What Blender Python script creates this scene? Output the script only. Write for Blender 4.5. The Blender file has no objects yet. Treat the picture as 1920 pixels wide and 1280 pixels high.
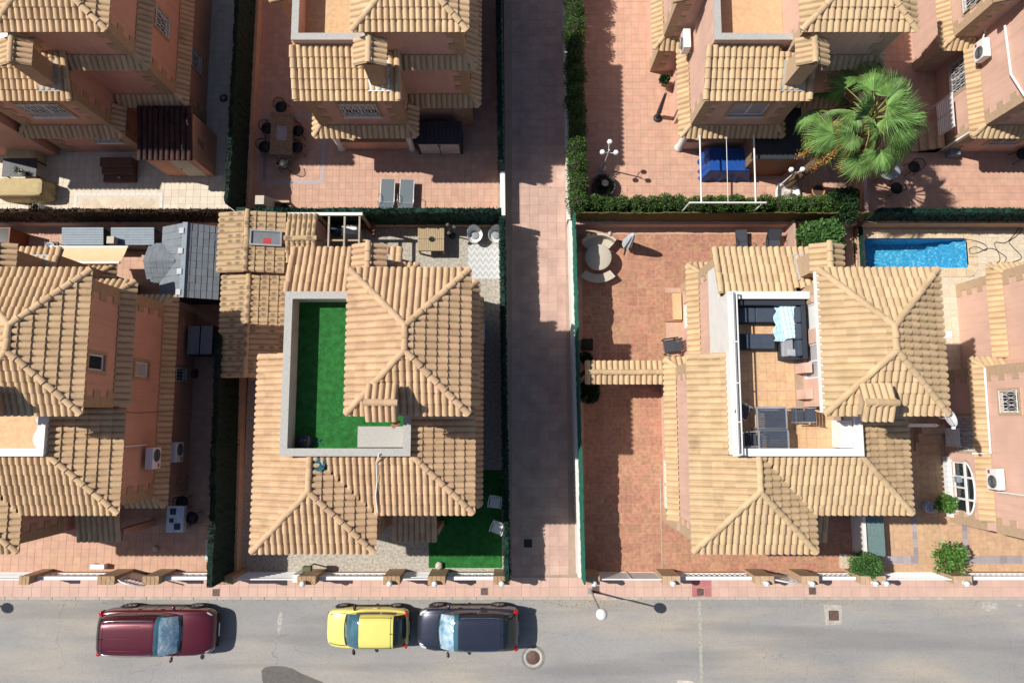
import bpy, bmesh, math, random
import numpy as np
from mathutils import Vector, Matrix
random.seed(7)
R = math.radians
scene = bpy.context.scene
COL = scene.collection

# ---------------------------------------------------------------- camera, sky, sun, exposure
CAM_H, FPX, TILT = 30.0, 1280.0, math.atan(145 / 1280)
cam_data = bpy.data.cameras.new('camera')
cam_data.sensor_width = 36
cam_data.lens = 24
cam_data.clip_end = 2000
cam = bpy.data.objects.new('camera', cam_data)
cam.location = (0, 0, CAM_H)
cam.rotation_euler = (TILT, 0, 0)
COL.objects.link(cam)
scene.camera = cam

SUN_EL, SHADOW_AZ = R(50), R(-14)          # shadows fall to the right and a little down
world = bpy.data.worlds.new('World')
scene.world = world
world.use_nodes = True
wn = world.node_tree
bg = wn.nodes['Background']
sky = wn.nodes.new('ShaderNodeTexSky')
sky.sky_type = 'NISHITA'
sky.sun_disc = False
sky.sun_elevation = SUN_EL
_sd = Vector((-math.cos(SHADOW_AZ), -math.sin(SHADOW_AZ), 0))      # horizontal direction towards the sun
sky.sun_rotation = math.atan2(_sd.x, _sd.y)
wn.links.new(sky.outputs[0], bg.inputs[0])
bg.inputs[1].default_value = 0.074
sun_data = bpy.data.lights.new('sun', 'SUN')
sun_data.energy = 5.0
sun_data.angle = R(0.55)
sun_data.color = (1.0, 0.945, 0.86)
sun = bpy.data.objects.new('sun', sun_data)
_to = Vector((_sd.x * math.cos(SUN_EL), _sd.y * math.cos(SUN_EL), math.sin(SUN_EL)))
sun.rotation_euler = _to.to_track_quat('Z', 'Y').to_euler()
sun.location = (-30, 8, 40)
COL.objects.link(sun)
scene.view_settings.view_transform = 'Standard'
scene.view_settings.look = 'None'
scene.view_settings.exposure = 0.21
scene.view_settings.gamma = 1
scene.view_settings.use_curve_mapping = False

# ---------------------------------------------------------------- helpers
_C, _S = math.cos(TILT), math.sin(TILT)


def P(px, py, z=0.0):
    """Ground-plan point (x, y) of something seen at pixel (px, py) of the 1920x1280 photo at height z."""
    u = (px - 960) / FPX
    v = (640 - py) / FPX
    k = (CAM_H - z) / (_C - v * _S)
    return (u * k, (v * _C + _S) * k)


def proj(x, y, z):
    """World point to photo pixel."""
    d = Vector((x, y, z - CAM_H))
    zc = d.y * _S - d.z * _C
    yc = d.y * _C + d.z * _S
    return 960 + FPX * x / zc, 640 - FPX * yc / zc


def tag(o, label=None, cat=None, group=None, kind=None):
    if label: o['label'] = label
    if cat: o['category'] = cat
    if group: o['group'] = group
    if kind: o['kind'] = kind
    return o


def thing(name, label, cat, loc=(0, 0, 0), rot=0.0, group=None):
    o = bpy.data.objects.new(name, None)
    o.empty_display_size = 0.3
    o.location = loc if len(loc) == 3 else (loc[0], loc[1], 0)
    o.rotation_euler = (0, 0, rot)
    COL.objects.link(o)
    return tag(o, label, cat, group)


def link(name, mesh, parent=None, matrix=None):
    o = bpy.data.objects.new(name, mesh)
    if parent is not None: o.parent = parent
    if matrix is not None: o.matrix_local = matrix
    COL.objects.link(o)
    return o


def copy_tree(o, parent=None):
    c = o.copy()
    COL.objects.link(c)
    c.parent = parent
    for ch in list(o.children):
        copy_tree(ch, c)
    return c


class MB:
    """Collects faces; build() links them as ONE mesh object."""
    def __init__(s, mir=1, sh=(0, 0)):
        s.v, s.f, s.s, s.mir, s.sh = [], [], [], mir, sh

    def face(s, pts, smooth=False):
        n = len(s.v)
        s.v += [tuple(p) for p in pts]
        s.f.append(tuple(range(n, n + len(pts))))
        s.s.append(smooth)
        return s

    def raw(s, verts, faces, smooth=False):
        n = len(s.v)
        s.v += [tuple(p) for p in verts]
        for f in faces:
            s.f.append(tuple(i + n for i in f))
            s.s.append(smooth)
        return s

    def box(s, x0, y0, z0, x1, y1, z1, bev=0.0):
        x0, x1 = min(x0, x1), max(x0, x1)
        y0, y1 = min(y0, y1), max(y0, y1)
        if bev <= 0:
            v = [(x, y, z) for z in (z0, z1) for y in (y0, y1) for x in (x0, x1)]
            return s.raw(v, [(0, 2, 3, 1), (4, 5, 7, 6), (0, 1, 5, 4), (2, 6, 7, 3), (0, 4, 6, 2), (1, 3, 7, 5)])
        b = min(bev, (x1 - x0) / 2.01, (y1 - y0) / 2.01, (z1 - z0) / 1.01)
        def ring(i, z):
            c = b * 0.7
            return [(x0 + i + c, y0 + i, z), (x1 - i - c, y0 + i, z), (x1 - i, y0 + i + c, z), (x1 - i, y1 - i - c, z),
                    (x1 - i - c, y1 - i, z), (x0 + i + c, y1 - i, z), (x0 + i, y1 - i - c, z), (x0 + i, y0 + i + c, z)]
        v = ring(0, z0) + ring(0, z1 - b) + ring(b * 0.3, z1 - b * 0.3) + ring(b, z1)
        f = [tuple(range(7, -1, -1)), tuple(range(24, 32))]
        for k in range(3):
            for i in range(8):
                j = (i + 1) % 8
                f.append((k * 8 + i, k * 8 + j, k * 8 + 8 + j, k * 8 + 8 + i))
        return s.raw(v, f)

    def obox(s, c, size, rz=0.0, rx=0.0, ry=0.0, bev=0.0):
        """Box centred at c (x, y, z of its centre), turned."""
        t = MB()
        a, b, d = size[0] / 2, size[1] / 2, size[2] / 2
        t.box(-a, -b, -d, a, b, d, bev)
        m = Matrix.Translation(c) @ Matrix.Rotation(rz, 4, 'Z') @ Matrix.Rotation(ry, 4, 'Y') @ Matrix.Rotation(rx, 4, 'X')
        return s.raw([m @ Vector(p) for p in t.v], t.f)

    def bar(s, p0, p1, w, h=None):
        """Square bar from p0 to p1."""
        h = h or w
        p0, p1 = Vector(p0), Vector(p1)
        d = (p1 - p0).normalized()
        up = Vector((0, 0, 1)) if abs(d.z) < 0.95 else Vector((0, 1, 0))
        a = d.cross(up).normalized() * w / 2
        b = a.cross(d).normalized() * h / 2
        v = [p + sa * a + sb * b for p in (p0, p1) for sa, sb in ((-1, -1), (1, -1), (1, 1), (-1, 1))]
        return s.raw(v, [(3, 2, 1, 0), (4, 5, 6, 7), (0, 1, 5, 4), (1, 2, 6, 5), (2, 3, 7, 6), (3, 0, 4, 7)])

    def tube(s, pts, r, n=8, caps=True):
        """Round tube along points; r a number or one radius per point."""
        pts = [Vector(p) for p in pts]
        rs = r if isinstance(r, (list, tuple)) else [r] * len(pts)
        rings = []
        prev = None
        for i, p in enumerate(pts):
            d = (pts[min(i + 1, len(pts) - 1)] - pts[max(i - 1, 0)])
            d = d.normalized() if d.length > 1e-9 else Vector((0, 0, 1))
            if prev is None:
                up = Vector((0, 0, 1)) if abs(d.z) < 0.9 else Vector((1, 0, 0))
                a = d.cross(up).normalized()
            else:
                a = (prev - d * prev.dot(d)).normalized()
            prev = a
            b = d.cross(a)
            rings.append([p + (a * math.cos(2 * math.pi * k / n) + b * math.sin(2 * math.pi * k / n)) * rs[i] for k in range(n)])
        v = [q for rr in rings for q in rr]
        f = []
        for i in range(len(pts) - 1):
            for k in range(n):
                j = (k + 1) % n
                f.append((i * n + k, i * n + j, (i + 1) * n + j, (i + 1) * n + k))
        s.raw(v, f, True)
        if caps:
            s.face(rings[0][::-1]); s.face(rings[-1])
        return s

    def lathe(s, prof, c=(0, 0, 0), n=20, smooth=True, a0=0.0, a1=2 * math.pi):
        """Profile [(r, z)] turned about the vertical through c."""
        full = abs(a1 - a0 - 2 * math.pi) < 1e-6
        m = n if full else n + 1
        v = [(c[0] + r * math.cos(a0 + (a1 - a0) * k / n), c[1] + r * math.sin(a0 + (a1 - a0) * k / n), c[2] + z) for r, z in prof for k in range(m)]
        f = []
        for i in range(len(prof) - 1):
            for k in range(n):
                j = (k + 1) % m
                f.append((i * m + k, i * m + j, (i + 1) * m + j, (i + 1) * m + k))
        return s.raw(v, f, smooth)

    def prism(s, poly, z0, z1):
        """Upright prism over a counter-clockwise plan polygon."""
        n = len(poly)
        v = [(x, y, z0) for x, y in poly] + [(x, y, z1) for x, y in poly]
        f = [tuple(range(n - 1, -1, -1)), tuple(range(n, 2 * n))]
        f += [(i, (i + 1) % n, n + (i + 1) % n, n + i) for i in range(n)]
        return s.raw(v, f)

    def sphere(s, c, r, n=16, m=10, sz=1.0):
        return s.lathe([(max(1e-4, r * math.sin(math.pi * i / m)), -r * sz * math.cos(math.pi * i / m)) for i in range(m + 1)], c, n)

    def build(s, name, mat=None, parent=None, loc=None, rot=None):
        sx, sy = s.sh
        vs = [(x - sx, (y - sy) * s.mir, z) for x, y, z in s.v] if (s.mir != 1 or sx or sy) else s.v
        fs = [f[::-1] for f in s.f] if s.mir == -1 else s.f
        me = bpy.data.meshes.new(name)
        me.from_pydata(vs, [], fs)
        if any(s.s):
            me.polygons.foreach_set('use_smooth', s.s)
        if mat is not None: me.materials.append(mat)
        me.update()
        o = link(name, me, parent)
        if loc is not None: o.location = loc if len(loc) == 3 else (loc[0], loc[1], 0)
        if rot is not None: o.rotation_euler = (0, 0, rot)
        return o


# ---------------------------------------------------------------- materials
def lin(r, g, b):
    """sRGB 0-255 to linear."""
    f = lambda c: (c / 255 / 12.92) if c / 255 <= 0.04045 else ((c / 255 + 0.055) / 1.055) ** 2.4
    return (f(r), f(g), f(b))


def mat(name, col, rough=0.8, var=0.14, scale=2.5, bump=0.25, bscale=45.0, rnd=0.0, metal=0.0, spec=0.3, col2=None, dirt=0.0,
        streak=0.0, coat=0.0, alpha=None, trans=0.0, emit=None, hue=0.0, detail=4, bdist=0.01, obj=False):
    m = bpy.data.materials.new(name)
    m.use_nodes = True
    nt = m.node_tree
    N, L = nt.nodes, nt.links
    b = N['Principled BSDF']
    b.inputs['Roughness'].default_value = rough
    b.inputs['Metallic'].default_value = metal
    b.inputs['Specular IOR Level'].default_value = spec
    b.inputs['Coat Weight'].default_value = coat
    b.inputs['Coat Roughness'].default_value = 0.04
    b.inputs['Transmission Weight'].default_value = trans
    geo = N.new('ShaderNodeNewGeometry')
    tco = N.new('ShaderNodeTexCoord')
    pos = tco.outputs['Object'] if obj else geo.outputs['Position']
    nz = N.new('ShaderNodeTexNoise')
    nz.inputs['Scale'].default_value = scale
    nz.inputs['Detail'].default_value = detail
    nz.inputs['Roughness'].default_value = 0.62
    L.new(pos, nz.inputs['Vector'])
    rmp = N.new('ShaderNodeMapRange')
    rmp.inputs['From Min'].default_value = 0.3
    rmp.inputs['From Max'].default_value = 0.7
    L.new(nz.outputs['Fac'], rmp.inputs['Value'])
    mx = N.new('ShaderNodeMix')
    mx.data_type = 'RGBA'
    c2 = col2 or tuple(c * (1 - var) for c in col)
    c1 = col if col2 else tuple(min(1, c * (1 + var * 0.6)) for c in col)
    mx.inputs['A'].default_value = (*c1, 1)
    mx.inputs['B'].default_value = (*c2, 1)
    L.new(rmp.outputs[0], mx.inputs['Factor'])
    out = mx.outputs['Result']
    if rnd or hue:
        oi = N.new('ShaderNodeObjectInfo')
        ad = N.new('ShaderNodeMath'); ad.operation = 'ADD'
        L.new(oi.outputs['Random'], ad.inputs[0]); L.new(geo.outputs['Random Per Island'], ad.inputs[1])
        fr = N.new('ShaderNodeMath'); fr.operation = 'FRACT'
        L.new(ad.outputs[0], fr.inputs[0])
        hs = N.new('ShaderNodeHueSaturation')
        mr = N.new('ShaderNodeMapRange')
        mr.inputs['To Min'].default_value = 1 - rnd; mr.inputs['To Max'].default_value = 1 + rnd
        L.new(fr.outputs[0], mr.inputs['Value']); L.new(mr.outputs[0], hs.inputs['Value'])
        ml = N.new('ShaderNodeMath'); ml.operation = 'MULTIPLY'; ml.inputs[1].default_value = 7.31
        L.new(fr.outputs[0], ml.inputs[0])
        f2 = N.new('ShaderNodeMath'); f2.operation = 'FRACT'
        L.new(ml.outputs[0], f2.inputs[0])
        mh = N.new('ShaderNodeMapRange')
        mh.inputs['To Min'].default_value = 0.5 - hue; mh.inputs['To Max'].default_value = 0.5 + hue
        L.new(f2.outputs[0], mh.inputs['Value']); L.new(mh.outputs[0], hs.inputs['Hue'])
        L.new(out, hs.inputs['Color'])
        out = hs.outputs['Color']
    if dirt:
        n2 = N.new('ShaderNodeTexNoise')
        n2.inputs['Scale'].default_value = scale * 0.37
        n2.inputs['Detail'].default_value = 8
        n2.inputs['Roughness'].default_value = 0.72
        L.new(pos, n2.inputs['Vector'])
        r2 = N.new('ShaderNodeMapRange')
        r2.inputs['From Min'].default_value = 0.57; r2.inputs['From Max'].default_value = 0.74
        r2.inputs['To Max'].default_value = dirt
        L.new(n2.outputs['Fac'], r2.inputs['Value'])
        m2 = N.new('ShaderNodeMix'); m2.data_type = 'RGBA'
        m2.inputs['B'].default_value = (col[0] * 0.3, col[1] * 0.28, col[2] * 0.27, 1)
        L.new(r2.outputs[0], m2.inputs['Factor']); L.new(out, m2.inputs['A'])
        out = m2.outputs['Result']
    if streak:
        mp = N.new('ShaderNodeMapping'); mp.inputs['Scale'].default_value = (5, 5, 0.35)
        L.new(pos, mp.inputs[0])
        n4 = N.new('ShaderNodeTexNoise'); n4.inputs['Scale'].default_value = 1.0; n4.inputs['Detail'].default_value = 6
        L.new(mp.outputs[0], n4.inputs['Vector'])
        r4 = N.new('ShaderNodeMapRange'); r4.inputs['From Min'].default_value = 0.5; r4.inputs['From Max'].default_value = 0.75; r4.inputs['To Max'].default_value = streak
        L.new(n4.outputs['Fac'], r4.inputs['Value'])
        m4 = N.new('ShaderNodeMix'); m4.data_type = 'RGBA'
        m4.inputs['B'].default_value = (col[0] * 0.5, col[1] * 0.48, col[2] * 0.47, 1)
        L.new(r4.outputs[0], m4.inputs['Factor']); L.new(out, m4.inputs['A'])
        out = m4.outputs['Result']
    L.new(out, b.inputs['Base Color'])
    if bump:
        n3 = N.new('ShaderNodeTexNoise')
        n3.inputs['Scale'].default_value = bscale
        n3.inputs['Detail'].default_value = 3
        L.new(pos, n3.inputs['Vector'])
        bp = N.new('ShaderNodeBump')
        bp.inputs['Strength'].default_value = bump
        bp.inputs['Distance'].default_value = bdist
        L.new(n3.outputs['Fac'], bp.inputs['Height'])
        L.new(bp.outputs[0], b.inputs['Normal'])
    if emit:
        b.inputs['Emission Color'].default_value = (*emit, 1); b.inputs['Emission Strength'].default_value = 1
    if alpha is not None:
        b.inputs['Alpha'].default_value = alpha
    m['out'] = ''
    return m


def tile_mat(name, c1, c2, spots=0.0, dirt=0.55):
    """Clay roof tile: a colour per tile, weathering, an optional dark smudge near each tile's lower end."""
    m = mat(name, c1, rough=0.85, col2=c2, scale=2.3, rnd=0.10, hue=0.005, dirt=dirt, bump=0.4, bscale=50, detail=8)
    nt = m.node_tree
    N, L = nt.nodes, nt.links
    b = N['Principled BSDF']
    src = b.inputs['Base Color'].links[0].from_socket
    uv = N.new('ShaderNodeUVMap'); uv.uv_map = 'UVMap'
    sep = N.new('ShaderNodeSeparateXYZ')
    L.new(uv.outputs[0], sep.inputs[0])
    if spots:
        geo = N['Geometry']
        oi = N.new('ShaderNodeObjectInfo')
        ad = N.new('ShaderNodeMath'); ad.operation = 'ADD'
        L.new(oi.outputs['Random'], ad.inputs[0]); L.new(geo.outputs['Random Per Island'], ad.inputs[1])
        fr = N.new('ShaderNodeMath'); fr.operation = 'FRACT'; L.new(ad.outputs[0], fr.inputs[0])
        d1 = N.new('ShaderNodeVectorMath'); d1.operation = 'DISTANCE'; d1.inputs[1].default_value = (0.5, 0.42, 0)
        L.new(uv.outputs[0], d1.inputs[0])
        r1 = N.new('ShaderNodeMapRange'); r1.inputs['From Min'].default_value = 0.42; r1.inputs['From Max'].default_value = 0.12
        r1.inputs['To Max'].default_value = spots
        L.new(d1.outputs['Value'], r1.inputs['Value'])
        gt = N.new('ShaderNodeMath'); gt.operation = 'GREATER_THAN'; gt.inputs[1].default_value = 0.45
        L.new(fr.outputs[0], gt.inputs[0])
        mu = N.new('ShaderNodeMath'); mu.operation = 'MULTIPLY'
        L.new(r1.outputs[0], mu.inputs[0]); L.new(gt.outputs[0], mu.inputs[1])
        mx = N.new('ShaderNodeMix'); mx.data_type = 'RGBA'
        mx.inputs['B'].default_value = (0.09, 0.07, 0.06, 1)
        L.new(src, mx.inputs['A']); L.new(mu.outputs[0], mx.inputs['Factor'])
        L.new(mx.outputs['Result'], b.inputs['Base Color'])
    return m


def brick_mat(name, c1, c2, mortar, bw=0.22, bh=0.07):
    m = mat(name, c1, rough=0.9)
    nt = m.node_tree
    N, L = nt.nodes, nt.links
    b = N['Principled BSDF']
    tc = N.new('ShaderNodeTexCoord')
    br = N.new('ShaderNodeTexBrick')
    br.inputs['Scale'].default_value = 1.0
    br.inputs['Brick Width'].default_value = bw
    br.inputs['Row Height'].default_value = bh
    br.inputs['Mortar Size'].default_value = 0.009
    br.inputs['Color1'].default_value = (*c1, 1)
    br.inputs['Color2'].default_value = (*c2, 1)
    br.inputs['Mortar'].default_value = (*mortar, 1)
    # lay the courses on walls: u runs along x + y, v along z
    geo = N['Geometry']
    sp = N.new('ShaderNodeSeparateXYZ'); L.new(geo.outputs['Position'], sp.inputs[0])
    ad = N.new('ShaderNodeMath'); ad.operation = 'ADD'
    L.new(sp.outputs[0], ad.inputs[0]); L.new(sp.outputs[1], ad.inputs[1])
    cb = N.new('ShaderNodeCombineXYZ')
    L.new(ad.outputs[0], cb.inputs[0]); L.new(sp.outputs[2], cb.inputs[1])
    L.new(cb.outputs[0], br.inputs['Vector'])
    L.new(br.outputs['Color'], b.inputs['Base Color'])
    return m


M = {}
M['tile_f'] = tile_mat('clay_tile_orange', (0.57, 0.395, 0.245), (0.47, 0.31, 0.185))
M['tile_g'] = tile_mat('clay_tile_yellow', (0.56, 0.41, 0.25), (0.465, 0.33, 0.19), dirt=0.5)
M['tile_e'] = tile_mat('clay_tile_sand', (0.58, 0.41, 0.25), (0.48, 0.325, 0.19))
M['tile_b'] = tile_mat('clay_tile_straw', (0.60, 0.435, 0.265), (0.50, 0.35, 0.205), dirt=0.3)
M['tile_spot'] = tile_mat('clay_tile_smudged', (0.50, 0.37, 0.225), (0.44, 0.31, 0.18), spots=0.75)
M['tile_dark'] = tile_mat('clay_tile_dark_red', (0.085, 0.034, 0.026), (0.02, 0.014, 0.013), dirt=0.6)
M['slab'] = mat('roof_mortar', (0.24, 0.15, 0.09), 0.9)
M['stucco_o'] = mat('stucco_terracotta', (0.56, 0.295, 0.21), 0.92, streak=0.3, var=0.1, scale=1.1, bump=0.3, bscale=120, dirt=0.2)
M['stucco_p'] = mat('stucco_pink', (0.62, 0.405, 0.325), 0.92, streak=0.25, var=0.09, scale=1.1, bump=0.3, bscale=120, dirt=0.08)
M['stucco_s'] = mat('stucco_salmon', (0.56, 0.325, 0.25), 0.92, streak=0.25, var=0.1, scale=1.1, bump=0.3, bscale=120, dirt=0.08)
M['quoin'] = brick_mat('quoin_brick', (0.42, 0.255, 0.14), (0.34, 0.20, 0.11), (0.36, 0.26, 0.17), 0.13, 0.06)
M['quoin_l'] = brick_mat('quoin_brick_pale', (0.52, 0.37, 0.24), (0.44, 0.30, 0.19), (0.36, 0.28, 0.2), 0.13, 0.06)
M['white'] = mat('white_paint', (0.72, 0.72, 0.71), 0.5, var=0.05, bump=0.08, dirt=0.06)
M['white_wall'] = mat('white_masonry', (0.66, 0.65, 0.63), 0.85, var=0.07, bump=0.2, dirt=0.12)
M['white_metal'] = mat('white_enamel', (0.72, 0.72, 0.72), 0.35, var=0.03, bump=0.0)
M['glass'] = mat('window_glass', (0.02, 0.025, 0.03), 0.06, bump=0.0, spec=0.6)
M['glass_grey'] = mat('frosted_glass', (0.32, 0.33, 0.35), 0.2, bump=0.0, spec=0.5)
M['shutter'] = mat('roller_shutter', (0.42, 0.40, 0.42), 0.6, bump=0.05)
M['iron_dark'] = mat('dark_iron', (0.03, 0.03, 0.032), 0.5, bump=0.05)
M['coping_grey'] = mat('speckled_terrazzo', (0.42, 0.41, 0.39), 0.8, var=0.3, scale=38, bump=0.2)
M['parapet_in'] = mat('parapet_render', (0.55, 0.53, 0.49), 0.9, var=0.12, scale=2.0, dirt=0.25)
M['asphalt'] = mat('asphalt', (0.2, 0.2, 0.2))
M['kerb'] = mat('kerb_concrete', (0.42, 0.37, 0.32), 0.9, var=0.2, scale=4, dirt=0.2)
M['concrete'] = mat('rough_concrete', (0.42, 0.385, 0.33), 0.92, var=0.45, scale=9, bump=0.5, bscale=30, dirt=0.3, detail=8)
M['grout'] = mat('grout', (0.36, 0.27, 0.21), 0.95)
M['grout_pale'] = mat('grout_pale', (0.42, 0.37, 0.31), 0.95)
M['grout_g'] = mat('grout_rose', (0.50, 0.33, 0.24), 0.95)
M['grout_dark'] = mat('grout_brown', (0.30, 0.17, 0.11), 0.95)
M['lane_tile'] = mat('lane_tile', (0.50, 0.335, 0.28), 0.85, var=0.2, scale=1.2, rnd=0.07, hue=0.006, dirt=0.15)
M['walk_tile'] = mat('pavement_tile', (0.56, 0.375, 0.31), 0.85, var=0.1, scale=1.4, rnd=0.045, hue=0.006, dirt=0.12)
M['walk_red'] = mat('pavement_tile_red', (0.42, 0.15, 0.15), 0.85, rnd=0.05)
M['tile_E'] = mat('patio_tile_salmon', (0.52, 0.315, 0.225), 0.7, var=0.15, scale=3, rnd=0.06, hue=0.006, dirt=0.12)
M['tile_B'] = mat('patio_tile_rose', (0.52, 0.315, 0.235), 0.75, var=0.13, scale=3, rnd=0.06, hue=0.006, dirt=0.1)
M['tile_C'] = mat('patio_tile_blush', (0.54, 0.32, 0.235), 0.75, var=0.13, scale=3, rnd=0.05, hue=0.006, dirt=0.1)
M['tile_G'] = mat('patio_tile_terracotta', (0.42, 0.22, 0.142), 0.6, var=0.34, scale=6, rnd=0.10, hue=0.01, dirt=0.3, detail=8)
M['tile_H'] = mat('patio_tile_tan', (0.52, 0.34, 0.21), 0.65, var=0.18, scale=5, rnd=0.08, hue=0.008, dirt=0.1)
M['tile_A'] = mat('patio_tile_cream', (0.62, 0.545, 0.44), 0.7, var=0.1, scale=4, rnd=0.06, hue=0.008, dirt=0.08)
M['tile_terr'] = mat('terrace_tile_ochre', (0.60, 0.385, 0.22), 0.7, var=0.18, scale=8, rnd=0.06, hue=0.006, dirt=0.1)
M['turf'] = mat('artificial_turf', (0.022, 0.15, 0.03), 0.9, var=0.45, scale=4, bump=0.8, bscale=220, detail=8)
M['turf_blade'] = mat('turf_blade', (0.024, 0.165, 0.032), 0.9, var=0.45, scale=14, bump=0, rnd=0.2)
M['mesh_green'] = mat('green_screen', (0.012, 0.04, 0.03), 0.9, var=0.4, scale=9, bump=0.6, bscale=60)
M['mesh_dark'] = mat('dark_green_screen', (0.010, 0.026, 0.019), 0.9, var=0.4, scale=9, bump=0.6, bscale=60)
M['mesh_teal'] = mat('teal_screen', (0.012, 0.13, 0.09), 0.9, var=0.3, scale=9, bump=0.4, bscale=60)
M['heather'] = mat('heather_screen', (0.07, 0.045, 0.028), 0.95, var=0.5, scale=16, bump=0.8, bscale=50)
M['olive'] = mat('olive_screen', (0.10, 0.085, 0.03), 0.9, var=0.3, scale=6)
M['block_wall'] = mat('rendered_wall_tan', (0.50, 0.34, 0.24), 0.92, var=0.14, scale=2.2, dirt=0.2)
M['block_pink'] = mat('rendered_wall_pink', (0.50, 0.33, 0.27), 0.92, var=0.12, scale=2.2, dirt=0.2)


def asphalt_mat():
    m = M['asphalt']
    nt = m.node_tree; N, L = nt.nodes, nt.links
    b = N['Principled BSDF']
    geo = N['Geometry']
    def noise(sc, det, st=(1, 1, 1), rg=0.6):
        mp = N.new('ShaderNodeMapping'); mp.inputs['Scale'].default_value = st
        L.new(geo.outputs['Position'], mp.inputs[0])
        n = N.new('ShaderNodeTexNoise'); n.inputs['Scale'].default_value = sc; n.inputs['Detail'].default_value = det
        n.inputs['Roughness'].default_value = rg
        L.new(mp.outputs[0], n.inputs['Vector'])
        return n.outputs['Fac']
    def rng(s, a, c, lo=0.0, hi=1.0):
        r = N.new('ShaderNodeMapRange'); r.inputs['From Min'].default_value = a; r.inputs['From Max'].default_value = c
        r.inputs['To Min'].default_value = lo; r.inputs['To Max'].default_value = hi
        L.new(s, r.inputs['Value']); return r.outputs[0]
    def mix(a, c, f):
        x = N.new('ShaderNodeMix'); x.data_type = 'RGBA'
        for k, q in (('A', a), ('B', c)):
            if isinstance(q, tuple): x.inputs[k].default_value = (*q, 1)
            else: L.new(q, x.inputs[k])
        L.new(f, x.inputs['Factor']); return x.outputs['Result']
    base = mix((0.25, 0.247, 0.247), (0.31, 0.302, 0.296), rng(noise(0.35, 5, (0.5, 1.3, 1)), 0.35, 0.65))
    base = mix(base, (0.40, 0.35, 0.285), rng(noise(0.42, 6, (0.3, 1.2, 1), 0.55), 0.47, 0.66, 0, 0.85))   # dust drifted along the road
    base = mix(base, (0.44, 0.42, 0.39), rng(noise(1.6, 10, (1, 1, 1), 0.75), 0.63, 0.74, 0, 0.55))          # pale worn spots
    base = mix(base, (0.13, 0.13, 0.13), rng(noise(13, 8, (1, 1, 1), 0.8), 0.50, 0.70, 0, 0.5))             # coarse aggregate
    base = mix(base, (0.40, 0.39, 0.37), rng(noise(17, 8, (1.3, 1, 1), 0.85), 0.53, 0.68, 0, 0.5))
    base = mix(base, (0.15, 0.15, 0.155), rng(noise(0.8, 4, (0.12, 1.6, 1), 0.5), 0.50, 0.66, 0, 0.4))        # tyre-polished bands
    base = mix(base, (0.10, 0.10, 0.10), rng(noise(75, 2), 0.55, 0.75, 0, 0.55))
    base = mix(base, (0.46, 0.45, 0.43), rng(noise(110, 2), 0.60, 0.75, 0, 0.6))
    vo = N.new('ShaderNodeTexVoronoi'); vo.feature = 'DISTANCE_TO_EDGE'; vo.inputs['Scale'].default_value = 0.22
    nz = N.new('ShaderNodeTexNoise'); nz.inputs['Scale'].default_value = 1.3; nz.inputs['Detail'].default_value = 6
    L.new(geo.outputs['Position'], nz.inputs['Vector'])
    va = N.new('ShaderNodeVectorMath'); va.operation = 'MULTIPLY_ADD'; va.inputs[1].default_value = (1.2, 1.2, 0)
    L.new(nz.outputs['Color'], va.inputs[0]); L.new(geo.outputs['Position'], va.inputs[2])
    L.new(va.outputs[0], vo.inputs['Vector'])
    base = mix(base, (0.07, 0.07, 0.07), rng(vo.outputs['Distance'], 0.0018, 0.0004, 0, 0.4))                 # hairline cracks
    L.new(base, b.inputs['Base Color'])
    b.inputs['Roughness'].default_value = 0.92
    for n in N:
        if n.type == 'BUMP': n.inputs['Strength'].default_value = 0.5


asphalt_mat()
# ---------------------------------------------------------------- tiles: meshes shared between alike pieces
TW, TL = 0.222, 0.376
_prof = [(-0.111, -0.014), (-0.098, -0.008), (-0.086, 0.032), (-0.052, 0.067), (0, 0.079), (0.052, 0.067), (0.086, 0.032), (0.098, -0.008), (0.111, -0.014)]


def _tile_arrays():
    v, f, uv, sm = [], [], [], []
    n = len(_prof)
    y1 = TL + 0.045
    for y, dz, g in ((0.0, 0.04, 1.0), (y1, 0.002, 0.93)):
        for x, z in _prof:
            v.append((x * (g if abs(x) < 0.1 else 1), y, z * g + dz)); uv.append((x / TW + 0.5, y / y1))
    for i in range(n - 1):
        f.append((i, i + 1, n + i + 1, n + i)); sm.append(True)
    k = len(v)
    for x, z in _prof: v.append((x, 0.0, z + 0.04)); uv.append((x / TW + 0.5, 0))
    for x, z in _prof: v.append((x * 0.92, 0.004, z * 0.8 - 0.004)); uv.append((x / TW + 0.5, 0))
    for i in range(n - 1):
        f.append((k + n + i, k + n + i + 1, k + i + 1, k + i)); sm.append(False)
    return np.array(v), f, np.array(uv), sm


def _cap_arrays():
    v, f, uv, sm = [], [], [], []
    n = 8
    L1 = TL + 0.04
    for y, r, dz in ((0.0, 0.118, 0.02), (L1, 0.098, 0.0)):
        for i in range(n):
            a = math.pi * i / (n - 1)
            v.append((r * math.cos(a), y, r * 0.8 * math.sin(a) + dz - 0.012)); uv.append((i / (n - 1), y / L1))
    for i in range(n - 1):
        f.append((i, n + i, n + i + 1, i + 1)); sm.append(True)
    k = len(v)
    for y, r, dz in ((0.0, 0.118, 0.02), (0.004, 0.095, 0.0)):
        for i in range(n):
            a = math.pi * i / (n - 1)
            v.append((r * math.cos(a), y, r * 0.8 * math.sin(a) + dz - 0.012)); uv.append((i / (n - 1), 0))
    for i in range(n - 1):
        f.append((k + i, k + i + 1, k + n + i + 1, k + n + i)); sm.append(False)
    k = len(v)                                                        # closed lower end
    for i in range(n):
        a = math.pi * i / (n - 1)
        v.append((0.112 * math.cos(a), 0.003, 0.112 * 0.8 * math.sin(a) + 0.006)); uv.append((0.5, 0))
    f.append(tuple(range(k, k + n))); sm.append(False)
    return np.array(v), f, np.array(uv), sm


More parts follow.
